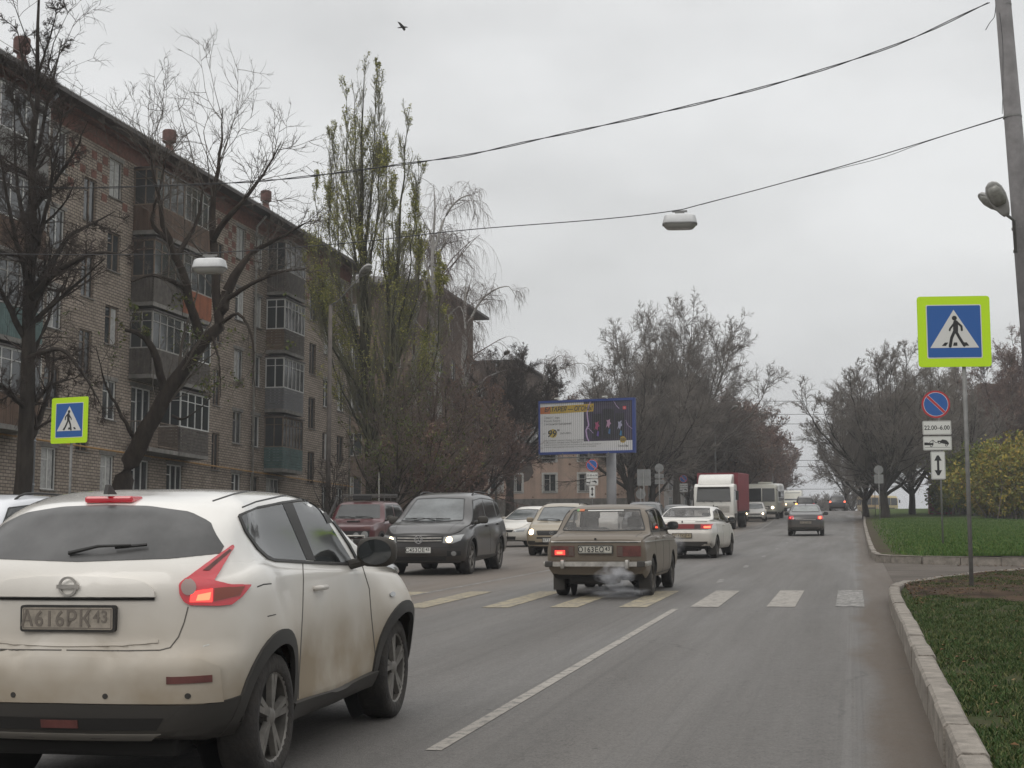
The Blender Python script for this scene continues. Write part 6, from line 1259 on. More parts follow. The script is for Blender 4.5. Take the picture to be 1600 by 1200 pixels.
# ---------------------------------------------------------------- trees: grown level by level, all branches of a level at once
def unit(a): return a/(np.linalg.norm(a, axis=-1, keepdims=True)+1e-12)
def grow(rs, start, dr, length, r0, steps, wander, trop, r_end=.35):
    """polylines for many branches at once -> points (N, S+1, 3), radii (N, S+1)"""
    n = len(start); P = np.empty((n, steps+1, 3)); P[:, 0] = start; d = unit(dr.copy()); st = (length/steps)[:, None]
    for s in range(steps):
        d = unit(d+rs.randn(n, 3)*wander+np.array(trop)[None, :]/steps); P[:, s+1] = P[:, s]+d*st
    t = np.linspace(0, 1, steps+1)[None, :]; return P, r0[:, None]*(1-(1-r_end)*t)
def spawn(rs, P, Rr, per, t0, t1, ang, lens, ratio, rmin, power=1.0):
    """children along the parents; lens = f(t) fraction of parent length"""
    N_, S, _ = P.shape; S -= 1
    seg = np.linalg.norm(np.diff(P, axis=1), axis=2).sum(1)
    cnt = np.maximum(1, np.round(per*np.ones(N_)*(1 if np.isscalar(per) else 1))).astype(int)
    idx = np.repeat(np.arange(N_), cnt); n = len(idx); t = t0+(t1-t0)*rs.rand(n)**power
    f = t*S; i = np.minimum(f.astype(int), S-1); w = (f-i)[:, None]
    p = P[idx, i]*(1-w)+P[idx, i+1]*w; tan = unit(P[idx, i+1]-P[idx, i]); rr = Rr[idx, i]*(1-w[:, 0])+Rr[idx, i+1]*w[:, 0]
    q = rs.randn(n, 3); q = unit(q-(q*tan).sum(1)[:, None]*tan); a = np.radians(ang[0]+(ang[1]-ang[0])*rs.rand(n))[:, None]
    d = tan*np.cos(a)+q*np.sin(a); L = seg[idx]*lens(t)*(.65+.6*rs.rand(n)); return p, d, L, np.maximum(rmin, np.minimum(rr*.8, rr*ratio*(.7+.5*rs.rand(n))))
def tubes(levels, ks):
    Vs = []; Fs = []; base = 0
    for (P, Rr), k in zip(levels, ks):
        n, S, _ = P.shape; tan = unit(np.gradient(P, axis=1)); ref = np.where(np.abs(tan[..., 2:3]) > .9, np.array([1., 0, 0]), np.array([0, 0, 1.]))
        a = unit(np.cross(tan, ref)); b = np.cross(tan, a); th = np.arange(k)*2*math.pi/k
        V = P[:, :, None, :]+Rr[:, :, None, None]*(np.cos(th)[None, None, :, None]*a[:, :, None, :]+np.sin(th)[None, None, :, None]*b[:, :, None, :])
        ii = np.arange(n)[:, None, None]*S*k; s = np.arange(S-1)[None, :, None]*k; j = np.arange(k)[None, None, :]; j2 = (j+1) % k
        F = np.stack([ii+s+j, ii+s+j2, ii+s+k+j2, ii+s+k+j], -1).reshape(-1, 4)+base
        Vs.append(V.reshape(-1, 3)); Fs.append(F); base += n*S*k
    return np.concatenate(Vs), np.concatenate(Fs)
def quadmesh(name, V, F, m, parent, smooth=True):
    me = bpy.data.meshes.new(name); me.vertices.add(len(V)); me.vertices.foreach_set('co', V.astype(np.float32).ravel()); me.loops.add(F.size); me.loops.foreach_set('vertex_index', F.astype(np.int32).ravel())
    me.polygons.add(len(F)); me.polygons.foreach_set('loop_start', np.arange(len(F), dtype=np.int32)*F.shape[1]); me.update(calc_edges=True); return obj(name, me, m, parent, smooth)
def leafcards(rs, pts, size, squash=1.0):
    n = len(pts); a = unit(rs.randn(n, 3)); b = unit(np.cross(a, rs.randn(n, 3))); s = (size*(.5+rs.rand(n)))[:, None]
    V = np.stack([pts-a*s, pts-b*s*.55, pts+a*s, pts+b*s*.55], 1).reshape(-1, 3); return V, np.arange(4*n).reshape(-1, 4)
def bark(name, c, c2): return mat(name, c, .95, var2=c2, vscale=7, bump=.8, bscale=25, mapscale=(1, 1, .25), spec=.15)
B_dark = bark('dark_bark', (.028, .023, .020), (.055, .047, .040)); B_grey = bark('grey_bark', (.085, .076, .066), (.15, .135, .12)); B_brown = bark('brown_bark', (.055, .038, .032), (.085, .062, .052)); B_red = bark('reddish_twigs', (.10, .052, .045), (.13, .075, .062)); B_birch = bark('birch_bark', (.22, .21, .20), (.42, .41, .39)); B_green = bark('green_grey_bark', (.038, .036, .025), (.070, .066, .043))
Tw_dark = mat('dark_twigs', (.060, .048, .042), .9, spec=.1); Tw_grey = mat('grey_twigs', (.185, .165, .148), .9, spec=.1); Tw_brown = mat('brown_twigs', (.145, .116, .102), .9, spec=.1); Tw_red = mat('red_twigs', (.17, .118, .105), .9, spec=.1)
def leafmat(name, a, b_, c): return grass_mat(name, a, b_, c)
Lf_pop = leafmat('poplar_leaf', (.18, .20, .045), (.29, .29, .075), (.37, .33, .10)); Lf_bush = leafmat('bush_leaf', (.12, .15, .03), (.24, .22, .04), (.40, .27, .05)); Lf_brown = leafmat('withered_leaf', (.12, .075, .055), (.16, .10, .075), (.22, .14, .10)); Lf_green = leafmat('late_green_leaf', (.05, .075, .02), (.09, .115, .03), (.16, .15, .04))
def tree(name, label, cat, base, trunks, lv, barkm, twigm, seed, leaf=None, group=None, trunk_k=10, sub=None):
    """trunks: list of (points, radii) in world metres; lv: list of level settings"""
    rs = np.random.RandomState(seed); base = np.array(base, float); root = empty(name, label, cat, tuple(base), group=group)
    S0 = 14; Ps = []; Rs = []
    for pts, rad in trunks:
        pts = np.array(pts, float)-base; d = np.r_[0, np.cumsum(np.linalg.norm(np.diff(pts, axis=0), axis=1))]; t = np.linspace(0, d[-1], S0+1)
        if len(pts) > 3: pts = np.c_[[pchip(d, pts[:, i])(t) for i in range(3)]].T
        else: pts = np.c_[[np.interp(t, d, pts[:, i]) for i in range(3)]].T
        seg = d[-1]/S0; w = rs.randn(S0+1, 3)*seg*.05; w[0] = 0; Ps.append(pts+w); Rs.append(np.interp(t, d, rad))
    P, Rr = np.array(Ps), np.array(Rs); levels = [(P, Rr)]
    cur = [(P, Rr)]
    tips = None
    for L in lv:
        ns = []; 
        p, dr, ln, r0 = spawn(rs, P, Rr, L['n'], L.get('t0', .25), L.get('t1', 1), L['ang'], L['len'], L.get('ratio', .55), L.get('rmin', .004), L.get('pow', 1))
        if 'lmax' in L: ln = np.minimum(ln, L['lmax'])
        if 'up' in L: dr = unit(dr+np.array([0, 0, L['up']]))
        if 'keep' in L: k_ = L['keep'](p+base); p, dr, ln, r0 = p[k_], dr[k_], ln[k_], r0[k_]
        P, Rr = grow(rs, p, dr, ln, r0, L.get('s', 6), L.get('w', .12), L.get('trop', (0, 0, .2)), L.get('rend', .35)); levels.append((P, Rr))
    nt = max(1, len(lv)-2) if len(lv) > 1 else 1
    V, F = tubes(levels[:1]+levels[1:nt], [trunk_k]+[6]*(nt-1)); quadmesh('trunk', V, F, barkm, root)
    V, F = tubes(levels[nt:], [4]*(len(levels)-nt-1)+[3]); quadmesh('crown', V, F, twigm, root)
    if leaf:
        m_, per, size, lvl, cond = leaf; P, Rr = levels[lvl]; n = len(P); pp = []
        for q in range(per): i = rs.randint(1, P.shape[1], n); pp.append(P[np.arange(n), i]+rs.randn(n, 3)*size*1.2)
        pp = np.concatenate(pp)
        if cond: pp = pp[cond(pp+base, rs)]
        if len(pp): V, F = leafcards(rs, pp, size); quadmesh('foliage', V, F, m_, root, False)
    return root
def stdtree(rs, base, h, r, nlead=5, spread=.35, fork=.22, lean=(0, 0)):
    """trunk that forks into several ascending leaders"""
    b = np.array(base, float); L = np.array([lean[0], lean[1]]); f = b+np.r_[L*.3, h*fork]; k = rs.randn(2)*h*.02
    T = [([b-np.array([0, 0, .3]), b+(f-b)*.5+np.r_[rs.randn(2)*.08, 0], f, f+np.r_[L*.35+k, h*.3], b+np.r_[L+k*2, h*.88]], [r*1.12, r*.9, r*.72, r*.34, r*.03])]
    n = nlead+3
    for i in range(n):
        a = 2*math.pi*(i*.382+rs.rand()*.12)*1.0; q = math.sqrt((i+.5)/n); s = h*spread*q*(.85+.3*rs.rand()); z0 = h*fork*(.8+1.5*rs.rand()*(1.15-q)); zt = h*(.44+.50*math.sqrt(max(0, 1-(q*.96)**2)))*(.93+.1*rs.rand()); d = np.array([math.cos(a), math.sin(a)])
        st = b+np.r_[L*z0/h, z0]; T.append(([st, st+np.r_[d*s*.42, (zt-z0)*.28], st+np.r_[d*s*.80, (zt-z0)*.64], b+np.r_[d*s*1.0+L, zt]], [r*.40, r*.25, r*.13, r*.025]))
    return T
def std_lv(dens=1.0, L1=.45, L2=.45, L3=.42, tw=.009, ang1=(28, 62)):
    return [dict(n=int(13*dens), t0=.14, ang=(22, 55), len=lambda t: .44*(1.12-.80*t), ratio=.42, s=7, w=.055, trop=(0, 0, .30), rmin=tw*1.7, rend=.2),
            dict(n=int(7*dens), t0=.10, ang=(22, 55), len=lambda t: .42*(1.1-.5*t), ratio=.5, s=6, w=.08, trop=(0, 0, .2), rmin=tw*1.2, rend=.3),
            dict(n=int(6*dens), t0=.10, ang=(22, 58), len=lambda t: .55*(1.1-.4*t), ratio=.5, s=4, w=.09, trop=(0, 0, .1), rmin=tw*.85, lmax=1.8),
            dict(n=3, t0=.10, ang=(22, 55), len=lambda t: .6*(1.1-.4*t), ratio=.7, s=3, w=.14, trop=(0, 0, .1), rmin=tw*.65, lmax=.9)]
def gz(x, y): return rz(y)+.12
def W(u, v, Z): return tuple(depth(u, v, Z))
# A: dark linden at the left edge
Z = 41.; tr = [W(32, 800, Z), W(45, 600, Z), W(48, 430, Z), W(52, 300, Z+.3), W(56, 150, Z+.6), W(60, 0, Z+1), W(62, -80, Z+1.2)]
lead = [([W(53, 260, Z+.3), W(82, 130, Z), W(98, 60, Z)], [.06, .035, .008]), ([W(56, 190, Z+.4), W(36, 100, Z+.8), W(24, 30, Z+1)], [.05, .03, .008]), ([W(50, 330, Z), W(110, 250, Z-.6), W(138, 190, Z-1)], [.07, .04, .008]), ([W(54, 230, Z+.4), W(20, 160, Z+1), W(0, 90, Z+1.4)], [.06, .03, .008]), ([W(58, 120, Z+.8), W(78, 60, Z+.4), W(90, 10, Z)], [.04, .025, .006]), ([W(46, 455, Z), W(15, 330, Z-1), W(-10, 180, Z-2)], [.09, .05, .01]), ([W(46, 400, Z), W(25, 280, Z+.5), W(20, 140, Z+1)], [.08, .045, .01]), ([W(50, 420, Z), W(80, 290, Z-.8), W(100, 160, Z-1.4)], [.08, .045, .01]), ([W(47, 470, Z), W(95, 420, Z-1), W(150, 395, Z-1.5), W(205, 400, Z-2)], [.12, .08, .05, .01]), ([W(45, 470, Z), W(105, 370, Z+1), W(180, 330, Z+1.6)], [.10, .06, .01]),
        ([W(44, 540, Z), W(-5, 440, Z-1), W(-50, 350, Z-2)], [.10, .06, .01]), ([W(44, 560, Z), W(90, 545, Z-1.5), W(140, 600, Z-2), W(160, 640, Z-2.2)], [.09, .06, .03, .01]), ([W(42, 640, Z), W(0, 600, Z-1.4), W(-40, 610, Z-2)], [.08, .05, .01]), ([W(41, 640, Z), W(80, 600, Z+1), W(120, 590, Z+1.5)], [.08, .05, .01])]
b = tr[0]; tree('linden_tree', 'dark bare tree with a straight trunk in front of the block, nearest the left edge', 'tree', (b[0], b[1], b[2]), [(tr, [.25, .20, .16, .12, .07, .035, .008])]+lead,
    [dict(n=14, t0=.05, ang=(28, 70), len=lambda t: .24*(1.15-.55*t), ratio=.38, s=7, w=.11, trop=(0, 0, .25), rmin=.014, lmax=3.0, rend=.2), dict(n=8, t0=.10, ang=(25, 62), len=lambda t: .5*(1.1-.5*t), ratio=.5, s=6, w=.13, trop=(0, 0, .1), rmin=.008), dict(n=6, t0=.12, ang=(25, 65), len=lambda t: .6*(1.05-.5*t), ratio=.55, s=5, w=.18, trop=(0, 0, .1), rmin=.006, lmax=1.2), dict(n=3, t0=.15, ang=(25, 60), len=lambda t: .5, ratio=.7, s=3, w=.15, trop=(0, 0, .1), rmin=.005, lmax=.5)], B_dark, Tw_dark, 2)
# B: leaning pruned willow / maple with thick bent limbs
Z = 46.; J0 = W(345, 500, Z)
trk = [W(178, 800, Z+.4), W(205, 720, Z+.2), W(238, 655, Z), W(262, 610, Z), W(300, 560, Z), J0, W(355, 455, Z)]
lb = [([W(355, 455, Z), W(368, 430, Z), W(388, 400, Z+.2), W(440, 370, Z-.2), W(478, 348, Z-.5)], [.16, .14, .08, .05, .02]),
      ([W(343, 505, Z), W(338, 460, Z), W(335, 400, Z+.2), W(332, 345, Z+.4), W(336, 290, Z+.5), W(345, 230, Z+.6), W(350, 170, Z+.8)], [.15, .14, .12, .10, .08, .04, .01]),
      ([W(333, 375, Z+.2), W(352, 345, Z-.3), W(372, 322, Z-.5), W(410, 275, Z-.8), W(440, 220, Z-1)], [.10, .09, .07, .04, .01]),
      ([W(318, 540, Z+.1), W(300, 480, Z-.3), W(285, 425, Z-.5), W(266, 380, Z-.6), W(250, 330, Z-.8), W(240, 270, Z-1), W(225, 200, Z-1.2)], [.15, .14, .12, .10, .07, .04, .01]),
      ([W(272, 405, Z-.5), W(295, 370, Z), W(312, 330, Z+.3), W(318, 280, Z+.4)], [.09, .07, .05, .01]), ([W(262, 375, Z-.6), W(238, 350, Z-1), W(250, 290, Z-1.3), W(262, 230, Z-1.4)], [.08, .06, .03, .01]),
      ([W(255, 610, Z), W(246, 565, Z-.4), W(232, 535, Z-.6), W(215, 520, Z-.8), W(195, 515, Z-1)], [.13, .12, .10, .08, .05]), ([W(232, 535, Z-.6), W(226, 519, Z-.7)], [.09, .08]),
      ([W(205, 440, Z-1.5), W(240, 430, Z-1), W(270, 440, Z-.6), W(290, 452, Z-.4)], [.03, .05, .07, .08]), ([W(352, 470, Z), W(390, 445, Z-.4), W(440, 425, Z-.8), W(480, 420, Z-1)], [.09, .06, .04, .01]),
      ([W(340, 510, Z), W(370, 490, Z-.6), W(395, 540, Z-.9), W(398, 620, Z-1.1)], [.07, .05, .03, .01]), ([W(330, 520, Z), W(342, 560, Z-.8), W(345, 620, Z-1)], [.05, .03, .01]),
      ([W(212, 690, Z+.1), W(185, 640, Z-.5), W(165, 600, Z-.9), W(150, 540, Z-1.3)], [.07, .05, .03, .01]), ([W(270, 650, Z), W(285, 655, Z-.6), W(310, 640, Z-.9), W(330, 620, Z-1)], [.05, .04, .02, .01])]
def lowonly(q, rs): return (q[:, 2] < 9.5) & (rs.rand(len(q)) < .35)
tree('leaning_tree', 'thick leaning tree with heavy sawn limbs in front of the balconies', 'tree', trk[0], [(trk, [.34, .29, .25, .23, .20, .17, .14])]+lb,
    [dict(n=13, t0=.25, ang=(20, 60), len=lambda t: .50*(1.1-.4*t), ratio=.28, s=7, w=.11, trop=(0, 0, .5), rmin=.013, lmax=4.4, rend=.2, keep=lambda q: (q[:, 2] > 9) | (np.arange(len(q)) % 4 == 0)), dict(n=6, t0=.12, ang=(20, 60), len=lambda t: .5*(1.05-.5*t), ratio=.5, s=6, w=.16, trop=(0, 0, .25), rmin=.009), dict(n=5, t0=.15, ang=(20, 60), len=lambda t: .55*(1.05-.5*t), ratio=.55, s=5, w=.16, trop=(0, 0, .15), rmin=.006, lmax=1.2)], bark('leaning_bark', (.026, .020, .017), (.058, .047, .038)), mat('dun_twigs', (.10, .085, .07), .9), 4, leaf=(Lf_green, 2, .055, -1, lowonly), trunk_k=14)
# C: Lombardy poplar, several upright leaders
Z = 72.
def pop(u0, v0, u1, v1, u2, v2, dz=0, r=.2): return ([W(u0, v0, Z+dz*.3), W((u0+u1)/2, (v0+v1)/2, Z+dz*.6), W(u1, v1, Z+dz), W(u2, v2, Z+dz)], [r*.8, r*.5, r*.3, r*.05])
poptr = [([W(585, 800, Z), W(583, 700, Z), W(574, 600, Z), W(570, 480, Z), W(566, 300, Z), W(568, 118, Z)], [.44, .36, .28, .19, .09, .012]), ([W(603, 800, Z), W(606, 700, Z-.5), W(612, 560, Z-1), W(622, 400, Z-1.5), W(636, 185, Z-2)], [.32, .25, .15, .07, .010])]
for q in ((568, 480, 545, 330, 541, 130), (570, 470, 590, 340, 594, 110), (568, 420, 583, 250, 590, 105), (568, 400, 555, 240, 552, 140), (575, 600, 530, 430, 521, 200), (572, 560, 515, 400, 516, 215), (612, 560, 640, 430, 655, 250), (610, 600, 655, 450, 652, 300), (600, 640, 625, 470, 612, 290), (612, 520, 600, 400, 606, 230), (580, 640, 510, 520, 492, 290), (580, 650, 500, 480, 482, 350), (606, 680, 680, 560, 690, 400), (606, 690, 660, 600, 670, 470), (583, 700, 530, 600, 500, 430)):
    poptr.append(pop(*q, dz=((q[0]*7+q[4]*3) % 9-4)*.45, r=.11))
def popl(q, rs):
    # leaves hold on low down, the upper shoots are nearly bare
    f = np.clip((25.0-q[:, 2])/9, .20, 1); f = np.where(q[:, 2] < 9, .35, f); return rs.rand(len(q)) < f*(.5+.5*np.sin(q[:, 0]*1.9+q[:, 2]*1.3+q[:, 1]))
tree('poplar_tree', 'tall upright poplar with yellow-green leaves, the highest tree in the picture', 'tree', tuple(W(590, 800, Z)), poptr,
    [dict(n=30, t0=.06, ang=(8, 26), len=lambda t: .25*(1.2-.95*t), ratio=.35, s=7, w=.05, trop=(0, 0, .5), rmin=.014, lmax=4.5, rend=.3), dict(n=8, t0=.08, ang=(10, 32), len=lambda t: .42*(1.1-.5*t), ratio=.5, s=5, w=.07, trop=(0, 0, .5), rmin=.009), dict(n=5, t0=.1, ang=(12, 40), len=lambda t: .55*(1.05-.5*t), ratio=.55, s=4, w=.09, trop=(0, 0, .3), rmin=.007, lmax=1.0)], B_green, mat('poplar_twigs', (.135, .13, .08), .9), 7, leaf=(Lf_pop, 7, .040, -1, popl))
# D: birches behind it with hanging twigs
def birch(label, u, vb, vt, Z, seed, spread=.20, kids=7, h_=None):
    b = np.array(W(u, vb, Z)); t = np.array(W(u+6, vt, Z)); h = t[2]-b[2]; rs = np.random.RandomState(seed)
    T = [([b, b+(t-b)*.4+rs.randn(3)*.2, b+(t-b)*.75, t], [.24, .18, .09, .015])]
    for i in range(kids):
        a = rs.rand()*6.28; s = h*spread*(.6+.8*rs.rand()); z0 = .3+.5*rs.rand(); p0 = b+(t-b)*z0; d = np.array([math.cos(a), math.sin(a), 0]); T.append(([p0, p0+d*s*.5+np.array([0, 0, h*.16]), p0+d*s*1.0+np.array([0, 0, h*.20]), p0+d*s*1.25+np.array([0, 0, h*.12])], [.09, .06, .03, .01]))
    return tree('birch_tree', label, 'tree', b, T, [dict(n=10, t0=.3, ang=(30, 60), len=lambda t: .28*(1.1-.5*t), ratio=.4, s=6, w=.1, trop=(0, 0, .1), rmin=.014), dict(n=7, t0=.2, ang=(30, 80), len=lambda t: .75, ratio=.5, s=7, w=.08, trop=(0, 0, -2.2), rmin=.008, lmax=2.2), dict(n=5, t0=.1, ang=(20, 60), len=lambda t: .6, ratio=.6, s=5, w=.08, trop=(0, 0, -2.5), rmin=.007, lmax=1.6)], B_birch, Tw_brown, seed, group='birches behind the poplar')
birch('birch with hanging twigs right beside the poplar, upper twigs against the sky', 672, 760, 290, 84, 11, .12, 9); birch('birch with drooping twigs reaching past the roof corner of the second block', 722, 770, 430, 98, 12, .15); birch('slim birch hidden low behind the poplar, nearest the second block', 645, 760, 350, 88, 13, .11)
# E: lower trees of the left verge between the poplar and the pink house
def gen(name, label, u, v_top, Z, seed, width=.34, nlead=6, dens=1.0, bk=B_brown, tw=Tw_brown, r=.24, leaf=None, fork=.2, lean=(0, 0), group=None, side=None, twr=None, basev=None):
    rs = np.random.RandomState(seed); d = ray(u, 780); P = np.array([0, 0, EYE])+d*Z; g = rz(P[1])+.1; b = np.array([P[0], P[1], g]); top = depth(u, v_top, Z)[2]; h = top-g
    twr = twr or max(.006, Z*.00011)
    return tree(name, label, 'tree', b, stdtree(rs, b, h, r, nlead, width, fork, lean), std_lv(dens, tw=twr), bk, tw, seed, leaf=leaf, group=group)
brl = lambda p: (lambda q, rs: rs.rand(len(q)) < p)
G = 'street trees along the left verge'
gen('street_tree', 'brown bare tree just right of the poplar trunk', 655, 540, 66, 21, .42, 6, .9, group=G, leaf=(Lf_green, 1, .05, -1, brl(.22)))
gen('street_tree', 'bushy brown tree above the charcoal crossover', 700, 560, 72, 22, .45, 7, 1.0, group=G, bk=B_dark, leaf=(Lf_brown, 1, .05, -1, brl(.25)))
gen('street_tree', 'low spreading reddish tree left of the round-crowned one', 745, 590, 80, 23, .48, 7, 1.0, bk=B_dark, tw=Tw_red, group=G, leaf=(Lf_brown, 1, .06, -1, brl(.2)))
gen('street_tree', 'dark tree with a round dense crown standing before the pink house', 797, 524, 99, 24, .40, 11, 1.3, bk=B_dark, tw=Tw_dark, r=.30, fork=.28, group=G)
gen('street_tree', 'greenish dark tree low behind the maroon off-roader', 615, 640, 60, 25, .5, 6, .9, bk=B_dark, group=G, leaf=(Lf_green, 1, .05, -1, brl(.25)), twr=.008)
gen('street_tree', 'small brown tree between the off-roader and the charcoal crossover', 672, 650, 62, 26, .5, 6, .9, group=G, tw=Tw_red, leaf=(Lf_brown, 1, .05, -1, brl(.3)))
gen('sapling', 'thin bare sapling beside the concrete lamp post', 517, 690, 62, 27, .25, 3, .6, r=.07, bk=B_dark, tw=Tw_dark)
birch('thin birch far behind the round-crowned tree', 845, 740, 560, 150, 28, .25)
# F: big trees right of the billboard, then the long brown row up the hill
G2 = 'big trees between the billboard and the truck'
gen('tall_tree', 'tallest bare tree right of the billboard, crown spread against the sky', 1058, 448, 118, 31, .47, 13, 1.3, bk=B_grey, tw=Tw_grey, r=.34, fork=.22, group=G2, twr=.013)
gen('tall_tree', 'bare tree directly behind the right end of the billboard', 985, 545, 108, 32, .50, 9, 1.25, bk=B_dark, tw=Tw_grey, r=.34, group=G2, twr=.012)
gen('tall_tree', 'bare tree with a forked trunk above the sign backs', 1020, 550, 112, 33, .42, 9, 1.25, bk=B_dark, tw=Tw_grey, r=.30, group=G2, twr=.012)
gen('tall_tree', 'leaning bare tree just left of the truck', 1090, 565, 125, 34, .42, 9, 1.25, bk=B_dark, tw=Tw_brown, r=.30, group=G2, twr=.013)
G3 = 'brown trees in a row up the hill'
for i, (u, vt, Z, lab) in enumerate(((1110, 625, 135, 'brown tree right above the truck cab'), (1132, 622, 146, 'brown tree behind the curved lamp arm'), (1150, 628, 158, 'russet tree above the red truck body'), (1165, 640, 170, 'russet tree left of the bus roof'), (1180, 655, 184, 'russet tree above the bus'), (1192, 670, 198, 'small russet tree right of the bus'), (1203, 690, 214, 'last russet tree of the row on the hill'), (1075, 615, 150, 'brown tree behind the leaning one left of the truck'), (945, 610, 145, 'low brown tree behind the billboard top'), (1140, 655, 128, 'low dense brown tree right behind the truck'))):
    gen('hill_tree', lab, u, vt-12, Z, 40+i, .44, 8, 1.15, bk=B_dark, tw=Tw_red if i % 3 else Tw_brown, r=.22, group=G3, twr=Z*.00011, leaf=(Lf_brown, 1, .10, -1, brl(.22)), fork=.12)
# G: trees on the right
G4 = 'bare trees beyond the far lawn'
gen('park_tree', 'broad bare tree left of the crossing sign, trunk nearest the road', 1382, 532, 112, 61, .50, 11, 1.3, bk=B_dark, tw=Tw_grey, r=.36, fork=.16, group=G4, twr=.013)
gen('park_tree', 'bare tree crown leaning over the road on the right side', 1352, 592, 118, 62, .46, 9, 1.25, bk=B_dark, tw=Tw_grey, r=.28, group=G4, twr=.013, fork=.14)
gen('park_tree', 'bare tree right behind the no-parking sign', 1425, 556, 120, 63, .44, 9, 1.2, bk=B_dark, tw=Tw_grey, r=.30, group=G4, twr=.013, fork=.16)
gen('park_tree', 'bare tree between the two sign posts', 1462, 566, 128, 64, .40, 8, 1.15, bk=B_dark, tw=Tw_grey, r=.26, group=G4, twr=.013)
gen('park_tree', 'bare tree right of the crossing sign post', 1510, 585, 120, 65, .34, 6, 1.0, bk=B_dark, tw=Tw_grey, r=.24, group=G4, twr=.013)
gen('park_tree', 'small bare tree far behind the right crown', 1322, 660, 170, 66, .4, 6, 1.0, bk=B_dark, tw=Tw_grey, r=.2, group=G4, twr=.018)
gen('red_twig_tree', 'reddish brown tree against the panel block at the right edge', 1572, 520, 138, 67, .34, 8, 1.3, bk=B_dark, tw=Tw_red, r=.26, twr=.014, leaf=(Lf_brown, 1, .08, -1, brl(.3)))
gen('red_twig_tree', 'dense reddish tree cut by the right edge', 1625, 540, 140, 68, .40, 8, 1.2, bk=B_dark, tw=Tw_red, r=.26, twr=.014, leaf=(Lf_brown, 1, .08, -1, brl(.3)))
for i, (u, vt, Z) in enumerate(((1272, 771, 262), (1287, 766, 280), (1301, 770, 300), (1318, 762, 250), (1332, 752, 230), (1248, 768, 300))):
    gen('far_tree', ('faint bare tree over the crest left of the far car', 'faint taller bare tree over the crest behind the far car', 'faint bare tree just behind the far car roof', 'faint bare tree right of the far car', 'faint bare tree where the right kerb meets the crest', 'faint bare tree behind the roof-railed crossover')[i], u, vt, Z, 90+i, .5, 7, .9, bk=B_dark, tw=Tw_grey, r=.2, twr=.02, fork=.1, group='faint trees over the crest')
# yellow-green shrubs on the right
def shrub(label, u, v0, v1, Z, wpx, seed, m=Lf_bush, leafn=42000):
    rs = np.random.RandomState(seed); d = ray(u, 790); P = np.array([0, 0, EYE])+d*Z; b = np.array([P[0], P[1], rz(P[1])+.25]); top = depth(u, v0, Z)[2]; h = top-b[2]; w = wpx/F_PX*Z/2
    root = empty('shrub', label, 'shrub', tuple(b), group='yellowing shrubs on the far lawn'); st = 40; A = rs.rand(st)*6.28; D = np.c_[np.cos(A)*(.2+.9*rs.rand(st)), np.sin(A)*(.2+.9*rs.rand(st)), 1.0+rs.rand(st)]
    L = (.7+.45*rs.rand(st))*h; P1, R1 = grow(rs, np.c_[rs.randn(st, 2)*w*.42, np.zeros(st)], D, L, np.full(st, .03), 8, .1, (0, 0, .3)); lv = [(P1, R1)]
    p, dr, ln, r0 = spawn(rs, P1, R1, 12, .1, 1, (25, 65), lambda t: .45*(1.1-.5*t), .5, .012); P2, R2 = grow(rs, p, dr, ln, r0, 5, .15, (0, 0, .2)); lv.append((P2, R2))
    p, dr, ln, r0 = spawn(rs, P2, R2, 7, .1, 1, (25, 70), lambda t: .5, .6, .008); P3, R3 = grow(rs, p, dr, ln, r0, 4, .15, (0, 0, .1)); lv.append((P3, R3))
    V, F = tubes(lv, [5, 4, 3]); quadmesh('stems', V, F, Tw_brown, root)
    n = len(P3); per = max(1, leafn//n); pp = np.concatenate([P3[np.arange(n), rs.randint(0, 5, n)]+rs.randn(n, 3)*.10 for _ in range(per)]); pp = pp[pp[:, 2] > .15]
    V, F = leafcards(rs, pp, .11); quadmesh('foliage', V, F, m, root, False); return root
shrub('yellow-green shrub nearest the sign post, left end of the hedge row', 1502, 742, 800, 118, 66, 71, leafmat('shrub_olive', (.08, .11, .022), (.15, .17, .032), (.27, .23, .045))); shrub('green shrub in the middle of the row', 1533, 722, 800, 112, 80, 72, leafmat('shrub_green', (.09, .13, .025), (.16, .19, .035), (.28, .24, .045))); shrub('largest golden shrub cut by the right edge', 1590, 712, 810, 100, 105, 73); shrub('low golden shrub in front of the middle one', 1560, 758, 815, 104, 70, 74, leafmat('shrub_gold', (.14, .14, .03), (.28, .22, .04), (.42, .27, .05)))
# ---------------------------------------------------------------- signs, posts, lamps, cables
M_galv = mat('galvanised_post', (.20, .20, .195), .6, metal=.3, var=.2, vscale=6); M_signback = mat('sign_back', (.21, .215, .215), .55, metal=.3, var=.1, vscale=4); M_conc_post = mat('concrete_post', (.19, .183, .185), .85, var=.22, vscale=3, streak=.35)
M_lime = mat('fluorescent_lime', (.50, .78, .0), .45); M_blue = mat('sign_blue', (.012, .095, .34), .4); M_white_s = mat('sign_white', (.62, .62, .60), .45); M_black_s = mat('sign_black', (.015, .015, .017), .5); M_red_s = mat('sign_red', (.42, .018, .03), .4)
def signframe(x, y, z, yaw=0): return Matrix.Translation((x, y, z)) @ Matrix.Rotation(R(yaw), 4, 'Z') @ frame((0, 0, 0), (1, 0, 0), (0, 0, 1))   # local x right, y up, z towards the viewer (-Y)
def plate_part(name, poly, m, M, t0, t1, parent): a = MB(); a.prism(poly, t0, t1, M); return a.build(name, m, parent)
